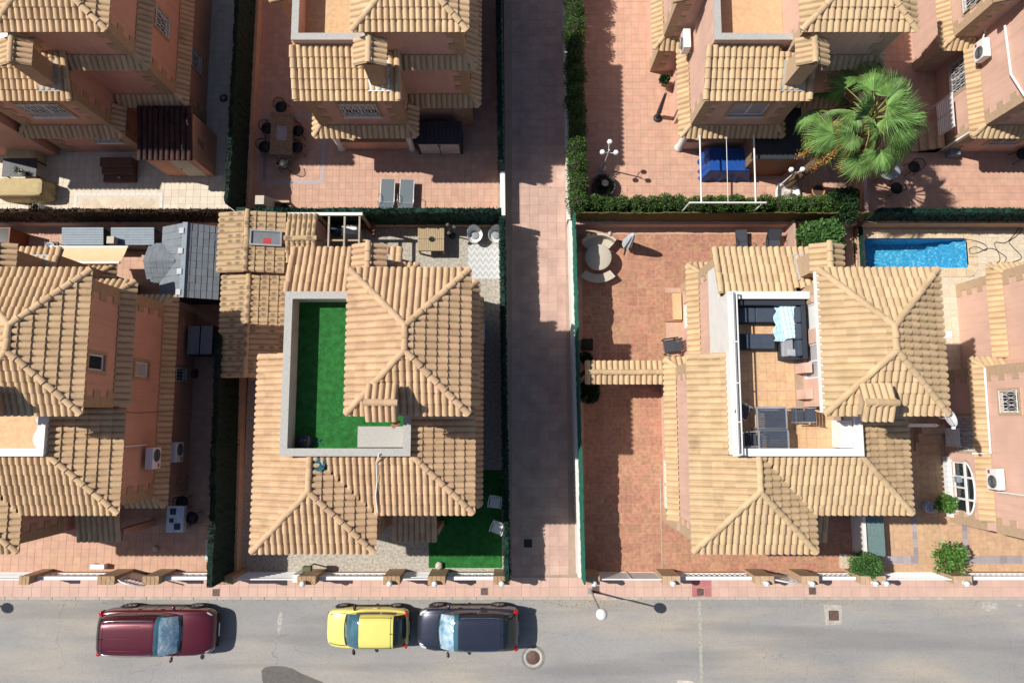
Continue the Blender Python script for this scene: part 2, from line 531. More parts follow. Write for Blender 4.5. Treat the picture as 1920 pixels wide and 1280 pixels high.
def arrays_mesh(name, arr, material, mats=None):
    """A mesh from a piece's arrays, repeated under each matrix of mats (or once)."""
    v, f, uv, sm = arr
    if mats is None:
        V, F, UV, SM = v, f, uv, sm
    else:
        A = np.array([[list(r) for r in m] for m in mats])
        V = (np.einsum('nij,vj->nvi', A[:, :3, :3], v) + A[:, None, :3, 3]).reshape(-1, 3)
        k = len(v)
        F = [tuple(i + n * k for i in q) for n in range(len(mats)) for q in f]
        UV = np.tile(uv, (len(mats), 1)); SM = sm * len(mats)
    me = bpy.data.meshes.new(name)
    me.from_pydata(V.tolist(), [], F)
    me.polygons.foreach_set('use_smooth', SM)
    lay = me.uv_layers.new(name='UVMap')
    idx = np.empty(len(me.loops), dtype=np.int32)
    me.loops.foreach_get('vertex_index', idx)
    lay.data.foreach_set('uv', np.asarray(UV)[idx].ravel())
    me.materials.append(material)
    me.update()
    return me


def _shingle_arrays():
    h = TW / 2 - 0.003
    v = [(-h, 0, .022), (h, 0, .022), (h, TL + .03, .006), (-h, TL + .03, .006), (-h, 0, .004), (h, 0, .004)]
    f = [(0, 1, 2, 3), (4, 5, 1, 0), (4, 0, 3), (5, 2, 1)]
    return np.array(v), f, np.array([(0, 0), (1, 0), (1, 1), (0, 1), (0, 0), (1, 0)], float), [False] * 4


TILE_A, CAP_A, SHINGLE_A = _tile_arrays(), _cap_arrays(), _shingle_arrays()
_tile_cache = {}


def tile_meshes(m):
    if m.name not in _tile_cache:
        _tile_cache[m.name] = (arrays_mesh('roof_tile', TILE_A, m), arrays_mesh('ridge_tile', CAP_A, m))
    return _tile_cache[m.name]


class Roofs:
    """Collects the roof planes of one building: slabs by part, tiles and ridge tiles; finish() links them."""
    def __init__(s, root, material, mir=1, sh=(0, 0), origin=(0, 0), arr=None, piece='roof_tile', slab='slab'):
        s.root, s.m, s.mir, s.sh, s.origin = root, material, mir, sh, origin
        s.arr, s.piece, s.slab = arr or TILE_A, piece, slab
        s.parts, s.tiles, s.caps = {}, [], []

    def l2(s, p):
        return Vector((p[0] - s.sh[0], (p[1] - s.sh[1]) * s.mir))

    def part(s, name):
        if name not in s.parts: s.parts[name] = MB()
        return s.parts[name]

    def plane(s, part, poly, o, up, ze, k, th=0.07, tiles=True, tl=TL, tw=TW):
        mb = s.part(part)
        poly = [s.l2(p) for p in poly]
        if s.mir == -1: poly = poly[::-1]
        o = s.l2(o)
        up = Vector((up[0], up[1] * s.mir)).normalized()
        t = Vector((up.y, -up.x))
        zz = lambda p: ze + k * (p - o).dot(up)
        top = [(p.x, p.y, zz(p) - 0.012) for p in poly]
        bot = [(p.x, p.y, zz(p) - th) for p in poly]
        n = len(poly)
        area = sum(poly[i].x * poly[(i + 1) % n].y - poly[(i + 1) % n].x * poly[i].y for i in range(n))
        if area < 0: top, bot = top[::-1], bot[::-1]
        mb.raw(top + bot, [tuple(range(n)), tuple(range(2 * n - 1, n - 1, -1))] + [(i, n + i, n + (i + 1) % n, (i + 1) % n) for i in range(n)])
        if not tiles: return
        cs = 1 / math.sqrt(1 + k * k)
        P2 = [((p - o).dot(t), (p - o).dot(up)) for p in poly]
        a0, a1 = min(p[0] for p in P2), max(p[0] for p in P2)
        nc = max(1, round((a1 - a0) / tw))
        w = (a1 - a0) / nc
        step = tl * cs
        Y = Vector((up.x * cs, up.y * cs, k * cs)); X = Vector((t.x, t.y, 0)); Z = X.cross(Y)
        for c in range(nc):
            ac = a0 + (c + 0.5) * w
            xs = []
            for i in range(n):
                (u0, s0), (u1, s1) = P2[i], P2[(i + 1) % n]
                if (u0 <= ac) != (u1 <= ac):
                    xs.append(s0 + (ac - u0) / (u1 - u0) * (s1 - s0))
            xs.sort()
            for lo, hi in zip(xs[::2], xs[1::2]):
                q = math.floor(lo / step + 1e-6)
                while q * step < hi - 0.02:
                    b0, b1 = max(q * step, lo), min((q + 1) * step, hi)
                    q += 1
                    if b1 - b0 < 0.06: continue
                    sc = (b1 - b0) / step
                    p = o + t * (ac + random.uniform(-.003, .003)) + up * (b0 - (0.03 if b0 < 0.01 else 0))
                    rot = Matrix.Rotation(random.uniform(-0.02, 0.02), 3, 'Z')
                    mtx = Matrix((X, Y, Z)).transposed() @ rot @ Matrix.Diagonal((w / TW, sc * tl / TL, 1))
                    M4 = mtx.to_4x4()
                    M4.translation = (p.x, p.y, ze + k * (p - o).dot(up) + random.uniform(-.004, .006))
                    s.tiles.append((M4, part, Z))

    def cap(s, part, p0, p1, width=1.0):
        """Ridge tiles from the low end p0 to the high end p1 (house coordinates, z included)."""
        a, b = s.l2(p0[:2]), s.l2(p1[:2])
        p0, p1 = Vector((a.x, a.y, p0[2])), Vector((b.x, b.y, p1[2]))
        d = p1 - p0
        n = max(1, round(d.length / TL))
        Y = d.normalized()
        X = Y.cross(Vector((0, 0, 1))).normalized()
        Z = X.cross(Y)
        for i in range(n):
            M4 = (Matrix((X, Y, Z)).transposed() @ Matrix.Rotation(random.uniform(-.055, .055), 3, 'Z') @ Matrix.Diagonal((width, d.length / n / TL, width))).to_4x4()
            M4.translation = p0 + d * (i / n) + Vector((0, 0, 0.045 + random.uniform(-.006, .008)))
            s.caps.append((M4, part))

    def hip(s, part, x0, y0, x1, y1, ze, k):
        """A hipped roof over a rectangle."""
        hw = min(x1 - x0, y1 - y0) / 2
        zr = ze + hw * k
        cx, cy = (x0 + x1) / 2, (y0 + y1) / 2
        if (y1 - y0) >= (x1 - x0):
            a, b = (cx, y0 + hw), (cx, y1 - hw)
            s.plane(part, [(x0, y0), (x0, y1), b, a], (x0, cy), (1, 0), ze, k)
            s.plane(part, [(x1, y0), (x1, y1), b, a], (x1, cy), (-1, 0), ze, k)
            s.plane(part, [(x0, y0), (x1, y0), a], (cx, y0), (0, 1), ze, k)
            s.plane(part, [(x0, y1), (x1, y1), b], (cx, y1), (0, -1), ze, k)
            for c, e in (((x0, y0), a), ((x1, y0), a), ((x0, y1), b), ((x1, y1), b)):
                s.cap(part, (*c, ze), (*e, zr))
            s.cap(part, (*a, zr), (*b, zr))

    def finish(s, most=300, stuff='roof_tiles'):
        mt, mc = tile_meshes(s.m)
        if s.piece != 'roof_tile': mt = arrays_mesh(s.piece, s.arr, s.m)
        objs = {}
        for name, mb in s.parts.items():
            objs[name] = mb.build(name.split('#')[0], M[s.slab], s.root)
        ox, oy = s.origin
        def score(rec):
            m4, _, nrm = rec
            w = Vector((m4.translation.x + ox, m4.translation.y + oy, m4.translation.z))
            px, py = proj(*w)
            if not (-5 < px < 1925 and -5 < py < 1285): return 0.0
            d = Vector((0, 0, CAM_H)) - w
            return nrm.dot(d.normalized()) / d.length_squared
        rec = sorted(s.tiles, key=score, reverse=True)
        for m4, part, _ in rec[:most]:
            link(s.piece, mt, objs[part], m4)
        if rec[most:]:
            o = link(stuff, arrays_mesh(stuff, s.arr, s.m, [r[0] for r in rec[most:]]), s.root)
            o['kind'] = 'stuff'
        for m4, part in s.caps:
            link('ridge_tile', mc, objs[part], m4)
        return objs


# ---------------------------------------------------------------- paving of single tiles on a grout bed
def inside(p, poly):
    c = False
    n = len(poly)
    for i in range(n):
        (x0, y0), (x1, y1) = poly[i], poly[(i + 1) % n]
        if (y0 > p[1]) != (y1 > p[1]) and p[0] < (x1 - x0) * (p[1] - y0) / (y1 - y0) + x0:
            c = not c
    return c


def paving(name, poly, tw, th, material, grout, excl=(), z=0.0, bond=0.0, most=300, gap=0.012, parent=None, tile='paving_tile', kind='structure',
           label=None, bed=0.09, rot=0.0, keep=None, bases=None):
    base = MB()
    for q in (bases or [poly]): base.prism(q, z - bed, z - 0.006)
    base = base.build(name, grout, parent)
    if parent is not None: base.location = (-parent.location.x, -parent.location.y, -parent.location.z)
    if parent is None: base['kind'] = kind
    if label: base['label'] = label
    x0, x1 = min(p[0] for p in poly), max(p[0] for p in poly)
    y0, y1 = min(p[1] for p in poly), max(p[1] for p in poly)
    me = MB()
    me.box(-tw / 2 + gap / 2, -th / 2 + gap / 2, -0.012, tw / 2 - gap / 2, th / 2 - gap / 2, 0.0)
    recs = []
    cx, cy = (x0 + x1) / 2, (y0 + y1) / 2
    ca, sa = math.cos(rot), math.sin(rot)
    if rot:
        ex = abs(ca) * (x1 - x0) / 2 + abs(sa) * (y1 - y0) / 2 + tw
        rx, ry = ex, abs(sa) * (x1 - x0) / 2 + abs(ca) * (y1 - y0) / 2 + th
    else:
        rx, ry = (x1 - x0) / 2, (y1 - y0) / 2
    nx, ny = int(2 * rx / tw + 0.01), int(2 * ry / th + 0.01)
    for j in range(ny + 1):
        for i in range(-1, nx + 1):
            lx, ly = -rx + (i + 0.5 + (bond if j % 2 else 0)) * tw, -ry + (j + 0.5) * th
            x, y = cx + lx * ca - ly * sa, cy + lx * sa + ly * ca
            hw, hh = tw * 0.47, th * 0.47
            if not all(inside((x + dx, y + dy), poly) for dx, dy in ((-hw, -hh), (hw, -hh), (hw, hh), (-hw, hh))): continue
            if any(a <= x - hw and x + hw <= c and b <= y - hh and y + hh <= d for a, b, c, d in excl): continue
            if keep and not keep(x, y): continue
            px, py = proj(x, y, z)
            d2 = x * x + y * y + CAM_H ** 2
            sc = (1 / d2) if (-5 < px < 1925 and -5 < py < 1285) else 0
            m4 = Matrix.Translation((x, y, z + random.uniform(-.0015, .0015))) @ Matrix.Rotation(rot, 4, 'Z') @ Matrix.Rotation(random.uniform(-.003, .003), 4, 'X') @ Matrix.Rotation(random.uniform(-.003, .003), 4, 'Y')
            recs.append((sc, m4))
    recs.sort(key=lambda r: -r[0])
    mesh = None
    for sc, m4 in recs[:most]:
        if mesh is None:
            o = me.build(tile, material, base); o.matrix_local = m4; mesh = o.data
        else:
            link(tile, mesh, base, m4)
    if recs[most:]:
        vv, ff = np.array(me.v), me.f
        A = np.array([[list(r) for r in m] for _, m in recs[most:]])
        V = (np.einsum('nij,vj->nvi', A[:, :3, :3], vv) + A[:, None, :3, 3]).reshape(-1, 3)
        k = len(vv)
        m2 = bpy.data.meshes.new(tile + 's')
        m2.from_pydata(V.tolist(), [], [tuple(i + n * k for i in q) for n in range(len(A)) for q in ff])
        m2.materials.append(material)
        o = link(tile + 's', m2, base); o['kind'] = 'stuff'
    return base


# ---------------------------------------------------------------- the houses: one plan, eight houses, the back row mirrored
SH = (-5.0, 0.8)
KR = 0.38
MIRY = 18.02


class House:
    def __init__(s, label, ox, oy=0.0, mir=1, tile='tile_f', stucco='stucco_o', quoin='quoin', tower='stucco', porch=False, solid_n=True,
                 coping='coping_grey', inner='parapet_in', floor=None, windows=(), skip_quoins=(), roofs=True, chim_flash=None, s_porch=True):
        s.ox, s.oy, s.mir = ox, oy, mir
        s.cy = (MIRY - SH[1] + oy) if mir == -1 else SH[1] + oy
        s.root = thing('villa', label, 'house', (ox + SH[0], s.cy, 0), group='villas on the estate')
        s.tile, s.st, s.qm = M[tile], M[stucco], M[quoin]
        s.roof = Roofs(s.root, s.tile, mir, SH, (ox + SH[0], s.cy))
        s.holes = {}
        s.porch = porch
        for w in windows: s.holes.setdefault(w[0], []).append(w)
        s.coping, s.inner, s.floor = coping, inner, floor
        s.skip = skip_quoins
        s.s_porch = s_porch
        s.chim_flash = chim_flash
        s.build()

    def mb(s): return MB(s.mir, SH)

    def w(s, x, y):
        """House plan to world."""
        return (s.ox + x, (MIRY - y + s.oy) if s.mir == -1 else y + s.oy)

    EDGES = {'S': ((-8.8, -4.35), (-5.0, -4.35)), 'wE': ((-5.0, -4.35), (-5.0, -3.03)), 'Sm': ((-5.0, -3.03), (-1.6, -3.03)),
             'E': ((-1.6, -3.03), (-1.6, 4.58)), 'Nt': ((-1.6, 4.58), (-4.2, 4.58)), 'nE': ((-4.2, 4.58), (-4.2, 5.92)),
             'N': ((-4.2, 5.92), (-7.78, 5.92)), 'nW': ((-7.78, 5.92), (-7.78, 2.05)), 'wN': ((-7.78, 2.05), (-8.8, 2.05)),
             'W': ((-8.8, 2.05), (-8.8, -4.35))}
    TEDGES = {'tS': ((-5.0, 0.42), (-1.6, 0.42)), 'tE': ((-1.6, 0.42), (-1.6, 4.58)), 'tN': ((-1.6, 4.58), (-5.0, 4.58)), 'tW': ((-5.0, 4.58), (-5.0, 0.42))}

    def wall_face(s, mb, p0, p1, z0, z1, holes, depth=0.13):
        p0, p1 = Vector(p0), Vector(p1)
        L = (p1 - p0).length
        d = (p1 - p0) / L
        n = Vector((d.y, -d.x))
        us = sorted({0, L, *[h[1] for h in holes], *[h[2] for h in holes]})
        zs = sorted({z0, z1, *[h[3] for h in holes], *[h[4] for h in holes]})
        pt = lambda u, z, o=0.0: (p0.x + d.x * u - n.x * o, p0.y + d.y * u - n.y * o, z)
        for a, b in zip(us, us[1:]):
            for c, e in zip(zs, zs[1:]):
                if any(h[1] <= (a + b) / 2 <= h[2] and h[3] <= (c + e) / 2 <= h[4] for h in holes): continue
                mb.face([pt(a, c), pt(b, c), pt(b, e), pt(a, e)])
        for h in holes:
            a, b, c, e = h[1:5]
            mb.face([pt(a, c), pt(a, c, depth), pt(b, c, depth), pt(b, c)][::-1])
            mb.face([pt(a, e), pt(a, e, depth), pt(b, e, depth), pt(b, e)])
            mb.face([pt(a, c), pt(a, e), pt(a, e, depth), pt(a, c, depth)][::-1])
            mb.face([pt(b, c), pt(b, e), pt(b, e, depth), pt(b, c, depth)])
            mb.face([pt(a, c, depth), pt(b, c, depth), pt(b, e, depth), pt(a, e, depth)])

    def edge_frame(s, key):
        p0, p1 = (s.EDGES.get(key) or s.TEDGES.get(key))
        p0, p1 = Vector(p0), Vector(p1)
        d = (p1 - p0).normalized()
        n = Vector((d.y, -d.x))
        return p0, d, n

    def eb(s, mb, key, u0, u1, z0, z1, o0, o1):
        """A box on a wall: u along it, z up, o outwards."""
        p0, d, n = s.edge_frame(key)
        pt = lambda u, z, o: (p0.x + d.x * u + n.x * o, p0.y + d.y * u + n.y * o, z)
        v = [pt(u, z, o) for z in (z0, z1) for o in (o0, o1) for u in (u0, u1)]
        return mb.raw(v, [(0, 1, 3, 2), (4, 6, 7, 5), (0, 4, 5, 1), (2, 3, 7, 6), (0, 2, 6, 4), (1, 5, 7, 3)])

    def window(s, w):
        key, u0, u1, z0, z1, style = w[:6]
        door = 'door' in style
        name = 'door' if door else 'window'
        f = s.mb()
        fw = 0.055
        for a, b, c, e in ((u0, u1, z1 - fw, z1), (u0, u0 + fw, z0 + fw, z1 - fw), (u1 - fw, u1, z0 + fw, z1 - fw), (u0, u1, z0, z0 + fw)):
            s.eb(f, key, a, b, c, e, -0.125, -0.06)
        if u1 - u0 > 0.9:
            um = (u0 + u1) / 2
            s.eb(f, key, um - 0.03, um + 0.03, z0 + fw, z1 - fw, -0.122, -0.062)
        fr = f.build(name, M['white_metal'], s.root)
        g = s.mb()
        s.eb(g, key, u0 + fw, u1 - fw, z0 + fw, z1 - fw, -0.11, -0.095)
        g.build('shutter_curtain' if 'shut' in style else ('door_leaf' if door else 'pane'), M['shutter'] if 'shut' in style else (M['white'] if door else M['glass']), fr)
        if 'plain' not in style:
            t, b = 0.12, 0.0
            i = 0
            def block(a, b_, c, e):
                k = s.mb(); s.eb(k, key, a, b_, c, e, -0.01, 0.028); k.build('surround_brick', s.qm, fr)
            nz = max(2, round((z1 - z0) / 0.25))
            for q in range(nz):
                za, zb = z0 + (z1 - z0) * q / nz, z0 + (z1 - z0) * (q + 1) / nz
                block(u0 - t, u0, za, zb - 0.008); block(u1, u1 + t, za, zb - 0.008)
            nu = max(2, round((u1 - u0 + 2 * t) / 0.26))
            for q in range(nu):
                ua, ub = u0 - t + (u1 - u0 + 2 * t) * q / nu, u0 - t + (u1 - u0 + 2 * t) * (q + 1) / nu
                block(ua, ub - 0.008, z1, z1 + t)
                if not door: block(ua, ub - 0.008, z0 - t * 0.8, z0 - 0.006)
        if 'grille' in style or 'scroll' in style:
            gr = s.mb()
            p0, d, n = s.edge_frame(key)
            pt = lambda u, z, o=0.05: (p0.x + d.x * u + n.x * o, p0.y + d.y * u + n.y * o, z)
            for a, b in ((pt(u0 - .03, z0 + .04), pt(u1 + .03, z0 + .04)), (pt(u0 - .03, z1 - .04), pt(u1 + .03, z1 - .04))):
                gr.bar(a, b, 0.025)
            nb = max(3, round((u1 - u0) / 0.13))
            for q in range(nb + 1):
                u = u0 + (u1 - u0) * q / nb
                gr.bar(pt(u, z0 + .02), pt(u, z1 - .02), 0.016)
                if 'scroll' in style and q < nb:                # diamonds woven between the bars
                    u2 = u0 + (u1 - u0) * (q + 1) / nb
                    nz2 = max(2, round((z1 - z0) / 0.3))
                    for j in range(nz2):
                        za, zb = z0 + (z1 - z0) * j / nz2, z0 + (z1 - z0) * (j + 1) / nz2
                        if (q + j) % 2: za, zb = zb, za
                        gr.bar(pt(u, za, 0.045), pt(u2, zb, 0.045), 0.014)
            gr.build('grille', M['white_metal'], fr)
        if 'sill' in style:
            k = s.mb(); s.eb(k, key, u0 - .08, u1 + .08, z0 - .05, z0, -0.02, 0.07); k.build('sill', M['white'], fr)

    def quoins(s, x, y, sx, sy, z0, z1):
        """Toothed corner stones on an outside corner; sx, sy point outwards."""
        n = max(2, round((z1 - z0) / 0.36))
        for i in range(n):
            a = 0.56 if i % 2 else 0.32
            b = 0.32 if i % 2 else 0.56
            za, zb = z0 + (z1 - z0) * i / n, z0 + (z1 - z0) * (i + 1) / n - 0.006
            o, t = 0.028, 0.012
            X = lambda q: x + sx * q
            Y = lambda q: y + sy * q
            poly = [(X(o), Y(o)), (X(-a), Y(o)), (X(-a), Y(-t)), (X(-t), Y(-t)), (X(-t), Y(-b)), (X(o), Y(-b))]
            if sx * sy < 0: poly = poly[::-1]
            m = s.mb(); m.prism(poly, za, zb); m.build('quoin', s.qm, s.root)

    def skirt(s, part, pts, zt=2.86, drop=0.33, out=0.36, miter=None):
        """A strip of tiles along a run of wall; pts in outline order, corners mitred; miter gives the ends' shift."""
        pts = [Vector(p) for p in pts]
        m0, m1 = miter or (0, 0)
        offs = []
        for i, p in enumerate(pts):
            dirs = []
            if i > 0: dirs.append((pts[i] - pts[i - 1]).normalized())
            if i < len(pts) - 1: dirs.append((pts[i + 1] - pts[i]).normalized())
            nn = [Vector((d.y, -d.x)) for d in dirs]
            if len(nn) == 2: offs.append(p + (nn[0] + nn[1]) * out)
            elif i == 0: offs.append(p + nn[0] * out - dirs[0] * m0)
            else: offs.append(p + nn[0] * out + dirs[0] * m1)
        k = drop / out
        for i in range(len(pts) - 1):
            d = (pts[i + 1] - pts[i]).normalized()
            n = Vector((d.y, -d.x))
            poly = [offs[i], offs[i + 1], pts[i + 1], pts[i]]
            s.roof.plane(part, [tuple(p) for p in poly], tuple((offs[i] + offs[i + 1]) / 2), (-n.x, -n.y), zt - drop, k, th=0.05, tl=0.5)
            if i > 0:
                s.roof.cap(part, (*offs[i], zt - drop), (*pts[i], zt), 0.85)

    def build(s):
        E = s.EDGES
        # lower walls
        wl = s.mb()
        for key, (p0, p1) in E.items():
            z0, z1 = 0.0, 5.6
            if s.porch and key in ('nE', 'N'): z0 = 2.6
            if s.porch and key == 'nW':
                s.wall_face(wl, (-7.78, 5.92), (-7.78, 4.58), 2.6, z1, [])
                hs = [(h[0], h[1] - 1.34, h[2] - 1.34, *h[3:]) for h in s.holes.get(key, [])]
                s.wall_face(wl, (-7.78, 4.58), (-7.78, 2.05), 0, z1, hs)
                continue
            s.wall_face(wl, p0, p1, z0, z1, s.holes.get(key, []))
        if s.porch:
            s.wall_face(wl, (-4.2, 4.58), (-7.78, 4.58), 0, 2.6, s.holes.get('Np', []))
            wl.face([(-7.78, 4.58, 2.6), (-7.78, 5.92, 2.6), (-4.2, 5.92, 2.6), (-4.2, 4.58, 2.6)])
        wl.build('wall', s.st, s.root)
        if s.porch:
            for x in (-7.6, -4.38):
                c = s.mb(); c.lathe([(0.0, 0), (0.2, 0), (0.2, 0.1), (0.15, 0.16), (0.155, 1.4), (0.135, 2.3), (0.2, 2.45), (0.2, 2.6)], (x, 5.74, 0), 16)
                c.build('column', M['white_wall'] if s.porch == 'white' else s.st, s.root)
            p = s.mb()
            p.box(-7.45, 5.66, 0, -4.53, 5.8, 0.85); p.box(-4.44, 4.6, 0, -4.3, 5.6, 0.85)
            p.build('porch_wall', s.st, s.root)
            f = s.mb(); f.box(-7.72, 4.6, 0, -4.26, 5.66, 0.12); f.build('porch_floor', M['tile_C'], s.root)
            b = s.mb()
            for i in range(14):
                pass
            cp = s.mb(); cp.box(-7.5, 5.63, 0.85, -4.5, 5.83, 0.9); cp.build('porch_coping', s.qm, s.root)
        tw = s.mb()
        for key, (p0, p1) in s.TEDGES.items():
            s.wall_face(tw, p0, p1, 5.6, 8.05, s.holes.get(key, []))
        tw.build('tower_wall', s.st, s.root)
        for hs in s.holes.values():
            for h in hs: s.window(h)
        # plinth of rough stone
        # terrace
        t = s.mb()
        t.box(-7.63, -1.02, 5.62, -5.01, 4.16, 5.8); t.box(-5.01, -1.02, 5.62, -3.66, 0.41, 5.8)
        s.terrace_floor = t.build('terrace_floor', M[s.floor] if isinstance(s.floor, str) else M['tile_terr'], s.root)
        zt = 6.62
        par = [(-7.83, -1.22, -7.63, 4.36), (-7.63, 4.16, -5.01, 4.36), (-7.63, -1.22, -3.46, -1.02), (-3.66, -1.02, -3.46, 0.41)]
        for a, b, c, d in par:
            m = s.mb(); m.box(a, b, 5.5, c, d, zt); m.build('parapet', M[s.inner], s.root)
            e = 0.03
            m = s.mb()
            if d - b > c - a: m.box(a - e, b - (e if a < -7 else -0.03), zt + 0.002, c + e, d + (e if a < -7 else 0), zt + 0.05)
            else: m.box(a + 0.03, b - e, zt + 0.002, c + (e if b < 0 else 0), d + e, zt + 0.05)
            m.build('coping', M[s.coping], s.root)
        # roofs
        r = s.roof
        r.hip('tower_roof', -5.32, 0.15, -1.38, 4.87, 8.0, 0.41)
        ze = 5.6
        r.plane('rear_roof', [(-8.03, 6.17), (-4.0, 6.17), (-4.0, 4.6), (-5.27, 4.6), (-5.27, 4.37), (-8.03, 4.37)], (-6, 6.17), (0, -1), ze, KR)
        for x in (-7.95, -4.08):
            r.cap('rear_roof', (x, 6.17, ze + 0.02), (x, 4.45, ze + KR * 1.72 + 0.02))
        r.plane('west_roof', [(-9.05, 2.28), (-9.05, -4.6), (-6.9, -2.45), (-6.9, -1.24), (-7.84, -1.24), (-7.84, 2.28)], (-9.05, 0), (1, 0), ze, KR)
        r.cap('west_roof', (-9.05, 2.2, ze + 0.01), (-7.86, 2.2, ze + KR * 1.19 + 0.01))
        r.plane('west_roof', [(-9.05, -4.6), (-4.76, -4.6), (-6.9, -2.45)], (-7, -4.6), (0, 1), ze, KR)
        r.plane('west_roof', [(-4.76, -4.6), (-4.76, -3.28), (-6.8, -1.24), (-6.9, -1.24), (-6.9, -2.45)], (-4.76, -4), (-1, 0), ze, KR)
        zr = ze + KR * 2.145
        for c in ((-9.05, -4.6), (-4.76, -4.6)): r.cap('west_roof', (*c, ze), (-6.905, -2.45, zr))
        r.cap('west_roof', (-6.905, -2.45, zr), (-6.905, -1.26, zr))
        r.plane('front_roof', [(-4.76, -3.28), (-1.35, -3.28), (-3.41, -1.24), (-6.8, -1.24)], (-3, -3.28), (0, 1), ze, KR)
        r.plane('front_roof', [(-1.35, -3.28), (-1.35, 0.4), (-3.44, 0.4), (-3.44, -1.2)], (-1.35, 0), (-1, 0), ze, KR)
        r.cap('front_roof', (-1.35, -3.28, ze), (-3.41, -1.24, ze + KR * 2.05))
        # skirts of tiles at each storey
        s.skirt('skirt_roof', [(-1.6, 0.46), (-1.6, 4.58), (-4.17, 4.58)], 5.95)
        if s.porch == 'none':
            pass
        s.skirt('skirt_roof', [(-2.9, -3.03), (-1.6, -3.03), (-1.6, 4.58), (-4.17, 4.58)], 2.86, miter=(0.0, 0))
        s.skirt('skirt_roof', [(-4.2, 4.95), (-4.2, 5.92), (-7.78, 5.92), (-7.78, 2.44)], 2.86)
        s.skirt('skirt_roof', [(-7.8, 2.05), (-8.8, 2.05), (-8.8, -4.0)], 2.86)
        if s.s_porch:
            s.roof.plane('porch_roof', [(-4.7, -4.75), (-2.95, -4.75), (-2.95, -3.05), (-4.7, -3.05)], (-4, -4.75), (0, 1), 2.45, 0.27)
            for x in (-4.62, -3.03):
                m = s.mb(); m.box(x - 0.12, -4.55, 0, x + 0.12, -4.31, 2.4); m.build('porch_pillar', s.st, s.root)
        # corner stones
        Q = {'tSE': (-1.6, 0.42, 1, -1, 5.98, 7.92), 'tNE': (-1.6, 4.58, 1, 1, 5.98, 7.92), 'mNE': (-1.6, 4.58, 1, 1, 2.9, 5.5), 'lNE': (-1.6, 4.58, 1, 1, 0.02, 2.4),
             'mSE': (-1.6, -3.03, 1, -1, 2.9, 5.5), 'lSE': (-1.6, -3.03, 1, -1, 0.02, 2.4), 'tNW': (-5.0, 4.58, -1, 1, 6.4, 7.92),
             'nNE': (-4.2, 5.92, 1, 1, 2.9, 5.5), 'nNW': (-7.78, 5.92, -1, 1, 2.9, 5.5), 'lnNW': (-7.78, 5.92, -1, 1, 0.02, 2.4),
             'wNW': (-8.8, 2.05, -1, 1, 2.9, 5.5), 'lwNW': (-8.8, 2.05, -1, 1, 0.02, 2.4), 'wSW': (-8.8, -4.35, -1, -1, 2.9, 5.5), 'lwSW': (-8.8, -4.35, -1, -1, 0.02, 2.4),
             'wSE': (-5.0, -4.35, 1, -1, 2.9, 5.5), 'lnNE': (-4.2, 5.92, 1, 1, 0.02, 2.4)}
        for k, q in Q.items():
            if k in s.skip or (s.porch and k in ('lnNW', 'lnNE')): continue
            s.quoins(*q)
        # chimneys
        s.chimney(-4.78, 5.35, 5.6, 7.5, 'y', flash=s.chim_flash or 'coping_grey')
        s.chimney(-4.03, 0.50, 7.8, 8.75, 'x', flash='coping_grey')
        s.roof.finish()

    def chimney(s, x, y, z0, z1, ridge, flash):
        w, d = 0.30, 0.36
        b = s.mb(); b.box(x - w, y - d, z0, x + w, y + d, z1 - 0.16); b.build('chimney', s.qm, s.root)
        f = s.mb()
        if ridge == 'y':
            k = KR
            for xx in (x - w - 0.16, x + w):
                f.raw([(xx, y - d - .1, ze_(y - d - .1) ), (xx + .16, y - d - .1, ze_(y - d - .1)), (xx + .16, y + d + .2, ze_(y + d + .2)), (xx, y + d + .2, ze_(y + d + .2))], [(0, 1, 2, 3)])
            f.raw([(x - w, y + d, ze_(y + d)), (x + w, y + d, ze_(y + d)), (x + w, y + d + .2, ze_(y + d + .2)), (x - w, y + d + .2, ze_(y + d + .2))], [(0, 1, 2, 3)])
            f.build('chimney_flashing', M[flash], s.root)
        else:
            f.box(x - w - .02, y + d - .05, 8.05, x + w + .02, y + d + .22, 8.42)
            f.build('chimney_flashing', M[flash], s.root)
        # smoke slots: four posts under the cap
        h = s.mb()
        for sx in (-1, 1):
            for sy in (-1, 0, 1):
                h.box(x + sx * (w - .08) - .07, y + sy * (d - .08) - .07, z1 - 0.16, x + sx * (w - .08) + .07, y + sy * (d - .08) + .07, z1)
        h.build('chimney_louvre', s.qm, s.root)
        k = 0.5
        cw, cd = 0.52, 0.5
        R_ = s.roof
        part = 'chimney_cap' if ridge == 'y' else 'chimney_cap#front'
        if ridge == 'y':
            for sg in (-1, 1):
                R_.plane(part, [(x + sg * cw, y - cd), (x + sg * cw, y + cd), (x, y + cd), (x, y - cd)], (x + sg * cw, y), (-sg, 0), z1 + 0.02, k, tl=0.5)
            R_.cap(part, (x, y - cd, z1 + 0.02 + cw * k), (x, y + cd, z1 + 0.02 + cw * k))
        else:
            for sg in (-1, 1):
                R_.plane(part, [(x - cd, y + sg * cw), (x + cd, y + sg * cw), (x + cd, y), (x - cd, y)], (x, y + sg * cw), (0, -sg), z1 + 0.02, k, tl=0.5)
            R_.cap(part, (x - cd, y, z1 + 0.02 + cw * k), (x + cd, y, z1 + 0.02 + cw * k))


def ze_(y):
    """Height just above the rear roof's tiles at plan depth y."""
    return 5.6 + KR * (6.17 - y) + 0.085
# ---------------------------------------------------------------- the setting: ground, road, pavement, lane, plots
def structure(o, label=None):
    o['kind'] = 'structure'
    if label: o['label'] = label
    return o


